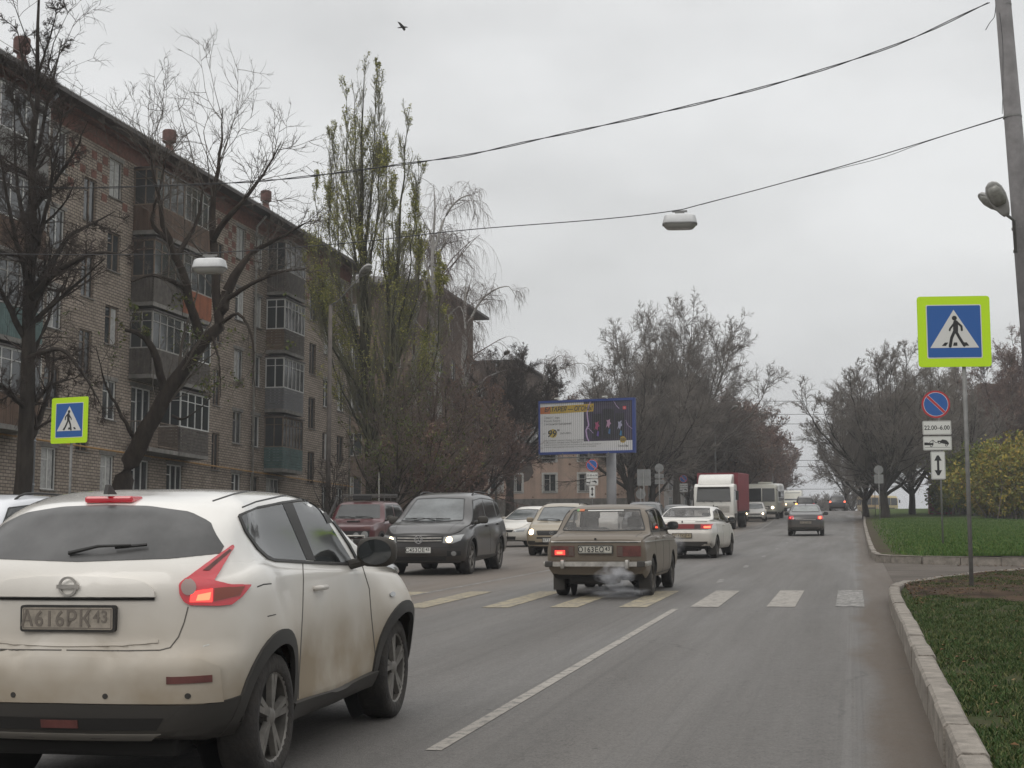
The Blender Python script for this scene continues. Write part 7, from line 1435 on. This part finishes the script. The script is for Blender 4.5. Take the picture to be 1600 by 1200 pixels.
def limb(a, M, pts, w, t0, t1):
    for (x0, y0), (x1, y1) in zip(pts[:-1], pts[1:]):
        d = math.hypot(x1-x0, y1-y0); ux, uy = (x1-x0)/d, (y1-y0)/d; P = []
        an = math.atan2(uy, ux)
        P += [(x1+w/2*math.cos(an+q), y1+w/2*math.sin(an+q)) for q in np.linspace(-math.pi/2, math.pi/2, 6)]; P += [(x0+w/2*math.cos(an+q), y0+w/2*math.sin(an+q)) for q in np.linspace(math.pi/2, 3*math.pi/2, 6)]
        a.prism(P, t0, t1, M); t0 += .0004; t1 += .0004
def crossing_sign(label, x, y, zc, s, yaw, flip, base_z, post_off=0, pitch=0):
    root = empty('crossing_sign', label, 'road sign', (x+post_off, y, base_z)); lx, lz = -post_off, zc-base_z; M = signframe(lx, -.06, lz, yaw); k = s/2; f = -1 if flip else 1
    a = MB(); a.tube([(0, 0, -.3), (0, 0, lz+k*.8)], .03*1.1, 12); a.build('post', M_galv, root, True)
    p = plate_part('lime_panel', rrect(-k, k, -k, k, k*.09, 6), M_lime, M, 0, .02, root); plate_part('sign_back', rrect(-k+.01, k-.01, -k+.01, k-.01, k*.09, 6), M_signback, M, -.006, 0, p)
    b = k*.76; plate_part('white_border', rrect(-b, b, -b, b, b*.06, 4), M_white_s, M, .02, .022, p); c = b*.965; plate_part('blue_panel', rrect(-c, c, -c, c, c*.05, 4), M_blue, M, .022, .024, p)
    t = c*.93; plate_part('white_triangle', [(-t*.98, -t*.68), (t*.98, -t*.68), (0, t*.90)], M_white_s, M, .024, .026, p)
    a = MB(); q = lambda x_, y_: (f*x_*t*1.14, (y_*1.14-.02)*t); h = q(.02, .50)
    a.prism(arc(h[0], h[1], t*.10, 0, 345, 14), .026, .028, M)
    limb(a, M, [q(.06, .34), q(.05, .02)], t*.20, .0262, .0282)
    limb(a, M, [q(-.0, .30), q(-.14, .12), q(-.16, .06)], t*.075, .0266, .0286); limb(a, M, [q(.12, .34), q(.26, .20), q(.27, .06)], t*.085, .0270, .0290)
    limb(a, M, [q(.0, .0), q(-.10, -.22), q(-.16, -.52)], t*.12, .0274, .0294); limb(a, M, [q(.08, -.02), q(.18, -.22), q(.34, -.50)], t*.11, .0278, .0298)
    for x0, sk in ((-.52, .10), (-.06, .0), (.42, -.10)): a.prism([(t*x0, -t*.60), (t*(x0+.17), -t*.60), (t*(x0+.17+sk), -t*.46), (t*(x0+.03+sk), -t*.46)], .026, .0277, M)
    a.build('walking_figure', M_black_s, p); return root
PR = depth(1490, 519, 24.0)
crossing_sign('large pedestrian crossing sign with lime border on a tall post at the right', float(PR[0]), float(PR[1]), float(PR[2]), 1.135, 8, False, rz(24.6)+.2, .14)
PL = depth(111, 657, 37.0)
crossing_sign('smaller pedestrian crossing sign with lime border at the left, before the dark linden', float(PL[0]), float(PL[1]), float(PL[2]), 1.13, -12, True, rz(34)+.1, .03)
def parking_sign(label, u, v, Z, s=.7, yaw=0, plates=True, ink='22.00–6.00', base=None, arrow=True, post_u=0):
    P = depth(u, v, Z); x, y, zc = map(float, P); bz_ = rz(y)+.15 if base is None else base; root = empty('no_parking_sign', label, 'road sign', (x+post_u, y, bz_)); lz = zc-bz_; k = s/2
    M = signframe(-post_u, -.05, lz, yaw); a = MB(); a.tube([(0, 0, -.3), (0, 0, lz+.2)], .03, 10); a.build('post', M_galv, root, True)
    d = plate_part('round_plate', arc(0, 0, k, 0, 355, 36), M_red_s, M, 0, .012, root); plate_part('sign_back', arc(0, 0, k-.004, 0, 355, 36), M_signback, M, -.006, 0, d)
    plate_part('white_ring', arc(0, 0, k*.87, 0, 355, 36), M_white_s, M, .012, .0135, d); 
    plate_part('blue_disc', arc(0, 0, k*.84, 0, 355, 36), M_blue, M, .0135, .015, d)
    a = MB(); a2 = MB(); w = k*.085; n = (math.sin(R(45)), math.cos(R(45))); e = k*.84*.715
    for mm, ww, t in ((a2, w+.008, .015), (a, w, .0165)): mm.prism([(-e-n[0]*ww, e-n[1]*ww), (e-n[0]*ww, -e-n[1]*ww), (e+n[0]*ww, -e+n[1]*ww), (-e+n[0]*ww, e+n[1]*ww)], t, t+.0015, M)
    a2.build('white_edge', M_white_s, d); a.build('red_bar', M_red_s, d)
    def panel(cy, w_, h_, nm):
        Mp = M @ Matrix.Translation((.01, cy, 0)); b = plate_part(nm, rrect(-w_/2, w_/2, -h_/2, h_/2, .03), M_white_s, Mp, 0, .012, root); plate_part('sign_back', rrect(-w_/2+.004, w_/2-.004, -h_/2+.004, h_/2-.004, .03), M_signback, Mp, -.006, 0, b)
        bd = MB(); 
        for x0, x1, y0, y1 in ((-w_/2+.015, w_/2-.015, h_/2-.022, h_/2-.015), (-w_/2+.015, w_/2-.015, -h_/2+.015, -h_/2+.022), (-w_/2+.015, -w_/2+.022, -h_/2+.022, h_/2-.022), (w_/2-.022, w_/2-.015, -h_/2+.022, h_/2-.022)): bd.prism([(x0, y0), (x1, y0), (x1, y1), (x0, y1)], .012, .013, Mp)
        bd.build('plate_border', M_black_s, b); return b, Mp
    hh = s*.5; c1 = -k-.10*s-hh/2; b, Mp = panel(c1, s, hh, 'hours_plate')
    me = text_mesh(ink, hh*.44, bold=.004*s, extrude=.0008, sx=.98 if len(ink) < 10 else .92); me.transform(Mp @ Matrix.Translation((0, -.005, .0132))); obj('hours_text', me, M_black_s, b)
    c2 = c1-hh-.06*s; b, Mp = panel(c2, s, hh, 'tow_plate'); g = MB(); q = s
    g.prism([(-.46*q, -.07*q), (-.46*q, .03*q), (-.36*q, .03*q), (-.30*q, .01*q), (-.14*q, .01*q), (-.14*q, -.07*q)], .0125, .0140, Mp); stroke(g, Mp, [(-.30*q, .01*q), (-.16*q, .12*q), (-.06*q, .02*q), (.0, .02*q)], .018*q, .0130, .0145); stroke(g, Mp, [(-.16*q, .12*q), (-.15*q, .0)], .02*q, .0133, .0148)
    cr_ = R(-12); car_ = [(-.20, -.04), (-.20, .02), (-.10, .04), (-.04, .10), (.10, .10), (.18, .04), (.21, .0), (.20, -.05)]
    g.prism([((x_*math.cos(cr_)-y_*math.sin(cr_)+.20)*q, (x_*math.sin(cr_)+y_*math.cos(cr_)+.03)*q) for x_, y_ in car_], .0125, .0140, Mp)
    for wx_, wz_ in ((-.22, -.09), (.07, .02), (.31, -.07)): g.prism(arc(wx_*q, wz_*q, .048*q, 0, 340, 12), .0142, .0152, Mp)
    g.prism([(-.45*q, -.155*q), (.45*q, -.155*q), (.45*q, -.145*q), (-.45*q, -.145*q)], .0125, .0140, Mp); g.build('tow_pictogram', M_black_s, b)
    g = MB(); [g.prism(arc(wx_*q, wz_*q, .026*q, 0, 340, 10), .0153, .0162, Mp) for wx_, wz_ in ((-.22, -.09), (.07, .02), (.31, -.07))]; g.build('wheel_hubs', M_white_s, b)
    if arrow:
        c3 = c2-hh/2-.05*s-s/2; b, Mp = panel(c3, hh*1.0, s, 'arrow_plate'); g = MB(); w = .05*s
        g.prism([(-w*.8, -.18*s), (w*.8, -.18*s), (w*.8, .18*s), (-w*.8, .18*s)], .0125, .0140, Mp)
        for sg in (1, -1): g.prism([(-.13*s, sg*.17*s), (.13*s, sg*.17*s), (.035*s, sg*.36*s), (-.035*s, sg*.36*s)][::sg], .0127, .0142, Mp)
        g.build('arrow', M_black_s, b)
    return root
parking_sign('no-parking sign with hours, tow and arrow plates at the near end of the far lawn', 1462, 632, 46.8, .86, 5, base=rz(47)+.25, post_u=.08)
parking_sign('no-parking sign with three plates standing in front of the pink house', 925, 727, 78, .62, 6, base=None)
parking_sign('faded no-parking sign with two plates left of the truck', 1068, 748, 112, .60, 5, arrow=False)
parking_sign('small far no-parking sign at the right kerb before the bus', 1366, 738, 118, .60, 5, arrow=False)
def sign_back(label, u, v, Z, parts):
    P = depth(u, v, Z); x, y, zc = map(float, P); bz_ = rz(y)+.12; root = empty('sign_back_post', label, 'road sign', (x, y, bz_)); lz = zc-bz_; a = MB(); a.tube([(0, 0, -.3), (0, 0, lz+.35)], .035, 10); a.build('post', M_galv, root, True)
    for kind, cy, w, h in parts:
        M = signframe(0, .05, lz+cy, 0); poly = arc(0, 0, w/2, 0, 355, 30) if kind == 'o' else rrect(-w/2, w/2, -h/2, h/2, .04)
        o = plate_part('plate', poly, M_signback, M, 0, .015, root); a = MB(); a.prism([(-w/2*.8, -.015), (w/2*.8, -.015), (w/2*.8, .015), (-w/2*.8, .015)], .015, .04, M); a.build('bracket', M_galv, o)
sign_back('back of a large square road sign left of the round one', 1006, 746, 82, [('r', 0, .75, .9)])
sign_back('backs of a round sign and two plates on one post right of the square one', 1030, 741, 84, [('o', .35, .5, .5), ('r', -.10, .5, .25), ('r', -.42, .5, .25)])
sign_back('backs of a round sign and a plate beside the small far no-parking sign', 1373, 742, 104, [('o', .35, .62, .6), ('r', -.28, .62, .62)])
sign_back('back of a round sign low before the trees by the billboard', 1001, 772, 90, [('o', 0, .6, .6)]); 
# ---------------------------------------------------------------- billboard
BC = [depth(u, v, Z_) for u, v, Z_ in ((842.5, 627, 94.2), (991, 622.5, 92.0))]; a0_, a1_ = BC; wdir = a1_-a0_; wdir[2] = 0; BW = float(np.linalg.norm(wdir)); wdir /= BW; BH = BW*.535
bc = (a0_+a1_)/2; mid_z = float(bc[2])-BH/2; M = frame((float(bc[0]), float(bc[1]), mid_z), tuple(wdir), (0, 0, 1))
gx, gy = float(depth(955, 780, 93)[0]), float(depth(955, 780, 93)[1]); gz_ = rz(gy)
bb = empty('billboard', 'blue framed advertising billboard with a lightning picture on a single grey column', 'billboard', (gx, gy, gz_)); Ti = Matrix.Translation((-gx, -gy, -gz_)) @ M
hw, hh = BW/2, BH/2
a = MB(); a.prism(rrect(-hw, hw, -hh, hh, .02), -.25, -.02, Ti); a.build('cabinet', mat('billboard_grey', (.15, .15, .16), .6), bb)
a = MB(); t = .15
for x0, x1, y0, y1 in ((-hw-.03, hw+.03, hh-t*.8, hh+.03), (-hw-.03, hw+.03, -hh-.03, -hh+t*.8), (-hw-.03, -hw+t*.45, -hh+t*.8, hh-t*.8), (hw-t*.85, hw+.03, -hh+t*.8, hh-t*.8)): a.prism([(x0, y0), (x1, y0), (x1, y1), (x0, y1)], -.27, .06, Ti)
a.build('frame', mat('billboard_blue', (.02, .045, .20), .5), bb)
x0, x1, y0, y1 = -hw+t*.45, hw-t*.85, -hh+t*.8, hh-t*.8; PW, PH = x1-x0, y1-y0
face = plate_part('poster', [(x0, y0), (x1, y0), (x1, y1), (x0, y1)], mat('poster_paper', (.60, .60, .60), .6), Ti, -.02, .0, bb)
px_ = lambda f: x0+PW*f; py_ = lambda f: y0+PH*f
def pp(name, poly, m, t): return plate_part(name, [(px_(a), py_(b)) for a, b in poly], m, Ti, t, t+.002, face)
M_pic = mat('poster_night', (.014, .011, .026), .5, var2=(.032, .018, .062), vscale=.55); pp('picture', [(.48, .20), (1, .20), (1, 1), (.48, 1)], M_pic, .002)
pp('headline_band', [(0, .78), (.11, .78), (.12, .93), (0, .92)], mat('band_orange', (.42, .12, .02), .5), .0041); pp('headline_band', [(.11, .78), (.58, .80), (.59, .96), (.12, .93)], mat('band_yellow', (.42, .28, .015), .5), .0045)
def tx(s_, size, fx, fy, m=M_black_s, shear=0, bold=0, t=.007, align='LEFT', sx=1, par=None, name='lettering'):
    me = text_mesh(s_, size, shear, align, .0006, bold, sx=sx); me.transform(Ti @ Matrix.Translation((px_(fx), py_(fy), t))); obj(name, me, m, par or face)
M_ptext = mat('poster_text', (.10, .10, .10), .6)
tx('БАТАРЕЯ — ОГОНЬ!', .40, .045, .865, shear=.25, bold=.012, sx=.80); tx('Смартфоны', .19, .04, .70, M_ptext); tx('Xiaomi Redmi', .19, .04, .635, M_ptext); tx('с мощной батареей', .19, .04, .57, M_ptext)
plate_part('price_disc', [(px_(.14)+.27*math.cos(q), py_(.38)+.27*math.sin(q)) for q in np.linspace(0, 6.1, 24)], mat('disc_yellow', (.45, .33, .03), .5), Ti, .004, .006, face)
tx('от', .17, .03, .38, M_ptext); tx('99', .60, .075, .37, shear=.2, bold=.014); tx('90', .16, .185, .44, bold=.006); tx('руб./мес.', .17, .22, .38, M_ptext)
for i, (s_, sz) in enumerate((('Предложение с опцией «Связь» и оформлением', .12), ('в рассрочку в салонах связи. Подробности', .12), ('условия и перечень устройств на сайте и в салонах, срок действия акции ограничен', .09), ('количество товара ограничено, цены указаны с учетом скидок по программе', .09))): tx(s_, sz, .04, .175-.045*i+.06, M_ptext, sx=1.0)
def zig(pts, w, m, t, name='lightning'):
    a = MB(); Q = [(px_(x), py_(y)) for x, y in pts]
    for p, q in zip(Q[:-1], Q[1:]):
        d = math.hypot(q[0]-p[0], q[1]-p[1]); nx, ny = -(q[1]-p[1])/d*w/2, (q[0]-p[0])/d*w/2; a.prism([(p[0]-nx, p[1]-ny), (q[0]-nx, q[1]-ny), (q[0]+nx, q[1]+ny), (p[0]+nx, p[1]+ny)], t, t+.002, Ti); t += .0002
    a.build(name, m, face)
M_bolt = mat('bolt_violet', (.42, .30, .50), .5); zig([(.55, 1), (.53, .88), (.515, .78), (.52, .66), (.53, .52), (.50, .42), (.51, .30), (.53, .20)], .085, M_bolt, .0046); zig([(.51, .5), (.55, .42), (.58, .36)], .03, M_bolt, .0050); zig([(.80, 1), (.83, .9), (.86, .84)], .03, M_bolt, .0046); zig([(.93, .6), (.95, .5), (1, .42)], .025, M_bolt, .0046)
M_phone = mat('phone_black', (.008, .008, .014), .3)
for cx, cy, w_, h_, c1, c2 in ((.62, .50, .10, .50, (.30, .04, .12), (.10, .05, .30)), (.745, .54, .125, .60, (.40, .22, .34), (.04, .12, .28)), (.865, .50, .10, .50, (.30, .30, .42), (.02, .16, .34))):
    pp('phone', [(cx-w_/2, cy-h_/2), (cx+w_/2, cy-h_/2), (cx+w_/2, cy+h_/2), (cx-w_/2, cy+h_/2)], M_phone, .0042)
    pp('screen_glow', [(cx-.028, cy-.08), (cx-.012, cy-.04), (cx+.004, cy-.09), (cx+.012, cy-.02), (cx+.028, cy+.0), (cx+.014, cy+.05), (cx+.02, cy+.10), (cx-.004, cy+.07), (cx-.022, cy+.08), (cx-.014, cy+.02)], mat('glow_a_%d' % (cx*100), c1, .5), .0065); pp('screen_glow', [(cx-.004, cy-.19), (cx+.018, cy-.21), (cx+.02, cy-.11), (cx+.006, cy-.10)], mat('glow_b_%d' % (cx*100), c2, .5), .0065)
pp('brand_square', [(.90, .82), (.935, .82), (.935, .885), (.90, .885)], mat('brand_red', (.50, .04, .05), .5), .0042); tx('mi', .10, .9175, .85, M_white_s, t=.0075, align='CENTER')
plate_part('round_logo', [(px_(.898)+.20*math.cos(q), py_(.215)+.20*math.sin(q)) for q in np.linspace(0, 6.1, 26)], mat('logo_yellow', (.45, .30, .02), .5), Ti, .0046, .0066, face)
for dy in (-.10, -.02, .06): 
    hw_ = math.sqrt(.20**2-(abs(dy+.02)+.02)**2)*.95; plate_part('logo_stripe', [(px_(.898)-hw_, py_(.215)+dy), (px_(.898)+hw_, py_(.215)+dy), (px_(.898)+hw_, py_(.215)+dy+.045), (px_(.898)-hw_, py_(.215)+dy+.045)], M_black_s, Ti, .0068, .008, face)
tx('Билайн', .19, .898, .09, align='CENTER')
a = MB(); n = 46
for i in range(n+1): x = x0+PW*i/n; a.prism([(x-.009, y0), (x+.009, y0), (x+.009, y1), (x-.009, y1)], .0085, .0095, Ti)
a.build('slat_gaps', mat('slat_gap_grey', (.16, .16, .17), .7), face)  # thin grey strips mark the gaps between the poster slats
a = MB(); lx = float((Vector((gx, gy, 0))-Vector((float(bc[0]), float(bc[1]), 0))).dot(Vector(wdir))); a.tube([(0, .15, -.5), (0, .15, mid_z-BH/2-gz_+.3)], .31, 20); a.build('column', mat('billboard_column', (.27, .27, .28), .6, var=.12, vscale=2), bb, True)
a = MB()
for x in (-hw+.15, -hw*.45, hw*.1, hw*.5): a.prism([(x, -hh-.28), (x+.04, -hh-.28), (x+.04, -hh), (x, -hh)], .5, .54, Ti)
a.prism([(-hw+.15, -hh-.30), (hw*.5, -hh-.30), (hw*.5, -hh-.26), (-hw+.15, -hh-.26)], .2, .7, Ti); a.build('service_walkway', M_galv, bb)
a = MB()
for x in (-hw*.55, hw*.45): a.prism([(x-.14, hh+.05), (x+.14, hh+.05), (x+.14, hh+.13), (x-.14, hh+.13)], .5, .7, Ti); a.prism([(x-.015, hh+.02), (x+.015, hh+.02), (x+.015, hh+.06), (x-.015, hh+.06)], 0, .6, Ti)
a.build('floodlight', M_plate, bb)
# ---------------------------------------------------------------- lamp posts
P0 = depth(1567, 0, 31.9); PT = depth(1562, -60, 31.9); PB = depth(1627, 700, 31.9); k_ = (PT-PB)/(PT[2]-PB[2]); pb = PB+k_*(rz(float(PB[1]))-PB[2])
post = empty('lamp_post', 'tall concrete lamp post at the right edge carrying the street cables', 'lamp post', tuple(map(float, pb)))
loc = lambda u, v, Z=31.9: Vector(tuple(depth(u, v, Z)-pb))
a = MB(); a.tube([(0, 0, -.3), tuple(PT-pb)], [.26, .155], 18); a.build('pole', M_conc_post, post, True)
for u, v, rr_c in ((1568, 8, .165), (1582, 183, .195), (1597, 357, .215), (1600, 392, .22)): p = loc(u, v); a = MB(); a.lathe([(rr_c, -.02), (rr_c, .02)], 18, Matrix.Translation(p)); a.build('clamp', M_galv, post)
a = MB(); a.tube([loc(1587, 395, 31.6), loc(1585, 345, 31.6), loc(1572, 335, 31.3), loc(1560, 315, 30.9)], .035, 8); a.build('arm', M_galv, post, True)
def lamp_head(root, p, yawd, pitch, sc=1.0, roll=0, M=None):
    M = M or Matrix.Translation(p) @ Matrix.Rotation(R(yawd), 4, 'Z') @ Matrix.Rotation(R(pitch), 4, 'Y') @ Matrix.Rotation(R(roll), 4, 'X') @ Matrix.Scale(sc, 4)
    secs = [(-.38, .06, .05), (-.30, .10, .08), (-.15, .15, .11), (.05, .18, .12), (.22, .17, .11), (.33, .12, .08), (.38, .05, .04)]; V = []; F = []; n = 16
    for x, w, h in secs: V += [M @ Vector((x, w*math.cos(2*math.pi*j/n), max(-.03, h*math.sin(2*math.pi*j/n)))) for j in range(n)]
    for i in range(len(secs)-1): F += [(i*n+j, i*n+(j+1) % n, (i+1)*n+(j+1) % n, (i+1)*n+j) for j in range(n)]
    F += [tuple(range(n))[::-1], tuple((len(secs)-1)*n+j for j in range(n))]; a = MB(); a.add(V, F); h_ = a.build('lamp_head', mat('lamp_housing', (.35, .35, .34), .5, var=.15, vscale=6), root, True)
    V = []; sec2 = [(-.12, .10), (0, .15), (.18, .15), (.30, .09)]; F = []
    for x, w in sec2: V += [M @ Vector((x, w*math.cos(math.pi+math.pi*j/8), -.031+.07*math.sin(math.pi+math.pi*j/8)*(w/.15))) for j in range(9)]
    for i in range(3): F += [(i*9+j, i*9+j+1, (i+1)*9+j+1, (i+1)*9+j) for j in range(8)]
    F += [tuple(range(9))[::-1], tuple(27+j for j in range(9)), (0, 9, 18, 27, 35, 26, 17, 8)]; a = MB(); a.add(V, F); a.build('lens', mat('dull_lamp_glass', (.22, .22, .20), .25, spec=.7, var=.2, vscale=12), h_, True); return h_
def headM(p, xa, za, sc): x = Vector(xa).normalized(); z = Vector(za); z = (z-z.dot(x)*x).normalized(); y = z.cross(x); return Matrix.Translation(p) @ Matrix(((x.x, y.x, z.x, 0), (x.y, y.y, z.y, 0), (x.z, y.z, z.z, 0), (0, 0, 0, 1))) @ Matrix.Scale(sc, 4)
lamp_head(post, loc(1560, 311, 30.9), 0, 0, M=headM(loc(1560, 311, 30.9), -.50*RT+.80*UP-.25*FW, .92*FW+.30*RT+.25*UP, 1.05))
lamp_head(post, loc(1552, 318, 31.8), 0, 0, M=headM(loc(1552, 318, 31.8), -.60*RT+.5*UP+.5*FW, .35*FW+.45*RT+.75*UP, 1.0))
# hanging luminaires
def hanging_lamp(label, u, v, Z, yawd=0):
    P = depth(u, v, Z); root = empty('hanging_lamp', label, 'street lamp', tuple(map(float, P)), group='lamps hanging over the road'); M = Matrix.Rotation(R(yawd), 4, 'Z')
    def shell(nm, secs, m, par, z0=None):
        V = []; F = []
        for z, w, d in secs: V += [M @ Vector((x, y, z)) for x, y in rrect(-w, w, -d, d, min(w, d)*.75, 4)]
        n = len(V)//len(secs)
        for i in range(len(secs)-1): F += [(i*n+j, i*n+(j+1) % n, (i+1)*n+(j+1) % n, (i+1)*n+j) for j in range(n)]
        F += [tuple(range(n))[::-1], tuple((len(secs)-1)*n+j for j in range(n))]; a = MB(); a.add(V, F); o = a.build(nm, m, par); autosmooth(o, 40); return o
    h = shell('housing', [(-.19, .36, .20), (-.17, .365, .205), (-.03, .33, .18), (0, .28, .15), (.005, .15, .08)], mat('lamp_enamel', (.62, .63, .64), .4, var=.08, vscale=6), root)
    shell('rim', [(-.215, .37, .21), (-.19, .37, .21)], M_galv, h); shell('glass_bowl', [(-.31, .20, .10), (-.30, .28, .14), (-.25, .33, .18), (-.216, .35, .195)], mat('lamp_bowl', (.30, .30, .28), .2, spec=.7, coat=.5), h)
    a = MB(); a.box(-.10, .10, -.03, .03, .005, .06, M); a.box(-.16, .16, -.012, .012, .06, .10, M); a.build('hanger', M_galv, root)
hanging_lamp('white box lamp hanging from the lower cable over the middle of the road', 1062, 336, 32, 8); hanging_lamp('white box lamp hanging before the leaning tree on the left', 328, 405, 32, 5)
# cables
M_cable = mat('cable', (.03, .03, .032), .6)
def cable(label, pts, r=.012, sag=0, twist=0, group=None, name='cable'):
    P = np.array([depth(*p) for p in pts], float); d = np.r_[0, np.cumsum(np.linalg.norm(np.diff(P, axis=0), axis=1))]; n = max(24, int(d[-1]*2.5)); t = np.linspace(0, d[-1], n)
    Q = np.c_[[pchip(d, P[:, i])(t) if abs(P[-1, i]-P[0, i]) > 1e-6 else np.full(n, P[0, i]) for i in range(3)]].T
    a = MB()
    if twist:
        for s_ in (0, math.pi): a.tube(Q+np.c_[np.cos(t*2.2+s_), 0*t, np.sin(t*2.2+s_)]*twist, r, 4)
    else: a.tube(Q, r, 4)
    o = a.build(name, M_cable); tag(o, label, 'cable', group); return o
cable('upper twisted cable crossing the sky from the right post to the left', [(1545, 4, 31.7), (1400, 70, 32.3), (1100, 160, 33.3), (840, 218, 34.6), (700, 247, 35.4), (470, 277, 37), (200, 292, 39), (0, 291, 41), (-150, 285, 42)], .011, twist=.018)
cable('lower cable that holds the hanging lamps, right span', [(1567, 183, 31.7), (1400, 235, 31.9), (1200, 292, 32), (1085, 322, 32), (1062, 328, 32), (700, 362, 32.2), (560, 378, 32.2), (328, 395, 32), (150, 398, 33), (-60, 396, 34)], .010)
cable('thin lead looped along the lower cable near the right post', [(1567, 184, 31.65), (1440, 224, 31.8), (1380, 246, 31.8), (1300, 266, 31.9), (1200, 292, 32), (1095, 320, 31.9)], .006)
cable('loose wire end hanging at the top of the right post', [(1556, 8, 31.6), (1554, 25, 31.5), (1545, 38, 31.4), (1540, 47, 31.4)], .008)
cable('wire hanging down the right post between the two clamps', [(1562, 20, 31.6), (1567, 70, 31.55), (1567, 130, 31.5), (1566, 178, 31.55)], .006)
for i, (v, vs_) in enumerate(((625, 3), (645, 4), (660, 4), (686, 3), (717, 4), (728, 2), (762, 4))):
    Zc = 120+i*22; cable('thin street cable far over the road, number %s from the top' % ('first', 'second', 'third', 'fourth', 'fifth', 'sixth', 'seventh')[i], [(1090, v-1, Zc), (1210, v+vs_*.6, Zc), (1320, v+vs_*.5, Zc), (1440, v-2, Zc)], .018+.004*i, group='far cables over the hill')
# concrete lamp posts on the left
def street_lamp(label, u, vb, vt, Z, au, av, r=.14, arm=True, m=M_conc_post, head=1.0, group='street lamp posts on the left'):
    r *= .75; P = depth(u, vb, Z); x, y = float(P[0]), float(P[1]); g = rz(y)+.1; root = empty('street_lamp', label, 'street lamp', (x, y, g), group=group); top = float(depth(u, vt, Z)[2])-g
    a = MB(); a.tube([(0, 0, -.3), (0, 0, top)], [r*1.25, r*.85], 12); a.build('pole', m, root, True)
    tipv = Vector(tuple(depth(au, av, Z-1.0)))-Vector((x, y, g)); a = MB(); b = Vector((0, 0, top-.5)); c = b.lerp(tipv, .25)+Vector((0, 0, .35*(tipv-b).length*.2)); a.tube([b, Vector((0, 0, top)), c, tipv], r*.32, 8); a.build('arm', M_galv, root, True)
    dv = tipv-c; yawd = math.degrees(math.atan2(dv.y, dv.x)); lamp_head(root, tipv+dv.normalized()*.25, yawd, -math.degrees(math.atan2(dv.z, math.hypot(dv.x, dv.y))), 1.2*head)
street_lamp('concrete lamp post with a slanting arm in front of the first block', 512, 800, 470, 64, 566, 428, .13, m=mat('old_concrete_post', (.115, .10, .09), .9, var=.25, vscale=3)); street_lamp('lamp post hidden in the round tree with only its white head showing', 775, 800, 560, 104, 790, 553, .10, m=M_galv)
street_lamp('dark lamp post with a curved arm above the truck', 1119, 800, 655, 120, 1144, 640, .10, m=M_galv, head=.9)
for i, (u, vt, Z, lab) in enumerate(((1208, 720, 170, 'first small lamp post right of the bus'), (1212, 732, 188, 'second small lamp post right of the bus'), (1216, 742, 205, 'third small lamp post right of the bus'), (1222, 757, 235, 'fourth small lamp post right of the bus'), (1229, 768, 262, 'last tiny lamp post on the hill'))):
    street_lamp(lab, u, 790, vt, Z, u+14-i, vt-7, .09, m=M_galv, group='far lamp posts on the hill')
# traffic light far away
P = depth(1220, 796, 168); tl = empty('traffic_light', 'tiny traffic light showing green beside the far bus', 'traffic light', (float(P[0]), float(P[1]), rz(float(P[1]))))
a = MB(); a.tube([(0, 0, 0), (0, 0, 1.6)], .05, 8); a.build('post', M_galv, tl); a = MB(); a.bbox(-.16, .16, -.12, .12, .2, 1.1, .03); a.build('housing', M_blk, tl); a = MB(); a.lathe([(.16, 0), (.14, .04), (.01, .06)], 14, Matrix.Translation((0, -.12, .38)) @ Matrix.Rotation(R(90), 4, 'X')); a.build('green_lens', mat('green_lamp', (.1, .8, .5), .3, emit=(.05, 1, .55), estr=5), tl)
# marker stub and bird
B = depth(629, 43, 80); bird = empty('bird', 'small dark bird gliding high in the sky', 'bird', tuple(map(float, B)))
a = MB(); pts = [(-.30, 0, 0), (-.2, 0, .01), (0, 0, .02), (.18, 0, .01), (.30, 0, -.01)]; a.tube(pts, [.008, .03, .055, .04, .01], 8); bo = a.build('body', M_blk, bird, True)
a = MB(); a.add([(-.08, 0, .03), (.12, 0, .03), (.02, .5, .08), (-.10, .62, .04), (-.08, 0, .02), (.12, 0, .02), (.02, .5, .07), (-.10, .62, .03)], [(0,1,2,3), (4,5,6,7), (0,1,5,4), (1,2,6,5), (2,3,7,6), (3,0,4,7)]); a.add([(-.08, 0, .03), (.12, 0, .03), (.02, -.5, .10), (-.10, -.6, .12), (-.08, 0, .02), (.12, 0, .02), (.02, -.5, .09), (-.10, -.6, .11)], [(0,1,2,3), (4,5,6,7), (0,1,5,4), (1,2,6,5), (2,3,7,6), (3,0,4,7)]); a.build('wings', M_blk, bird)
# ---------------------------------------------------------------- damp grey air that pales the far end of the street
hb_ = MB(); hb_.box(-330, 330, -40, 640, -12, 48); hm = bpy.data.materials.new('haze'); hm.use_nodes = True; t = hm.node_tree; t.nodes.clear()
o_ = t.nodes.new('ShaderNodeOutputMaterial'); v = t.nodes.new('ShaderNodeVolumePrincipled'); t.links.new(v.outputs[0], o_.inputs['Volume']); v.inputs['Color'].default_value = (.93, .95, .98, 1); v.inputs['Density'].default_value = .0007
tag(hb_.build('haze', hm), 'thin grey damp haze over the far end of the street', 'haze', kind='stuff')
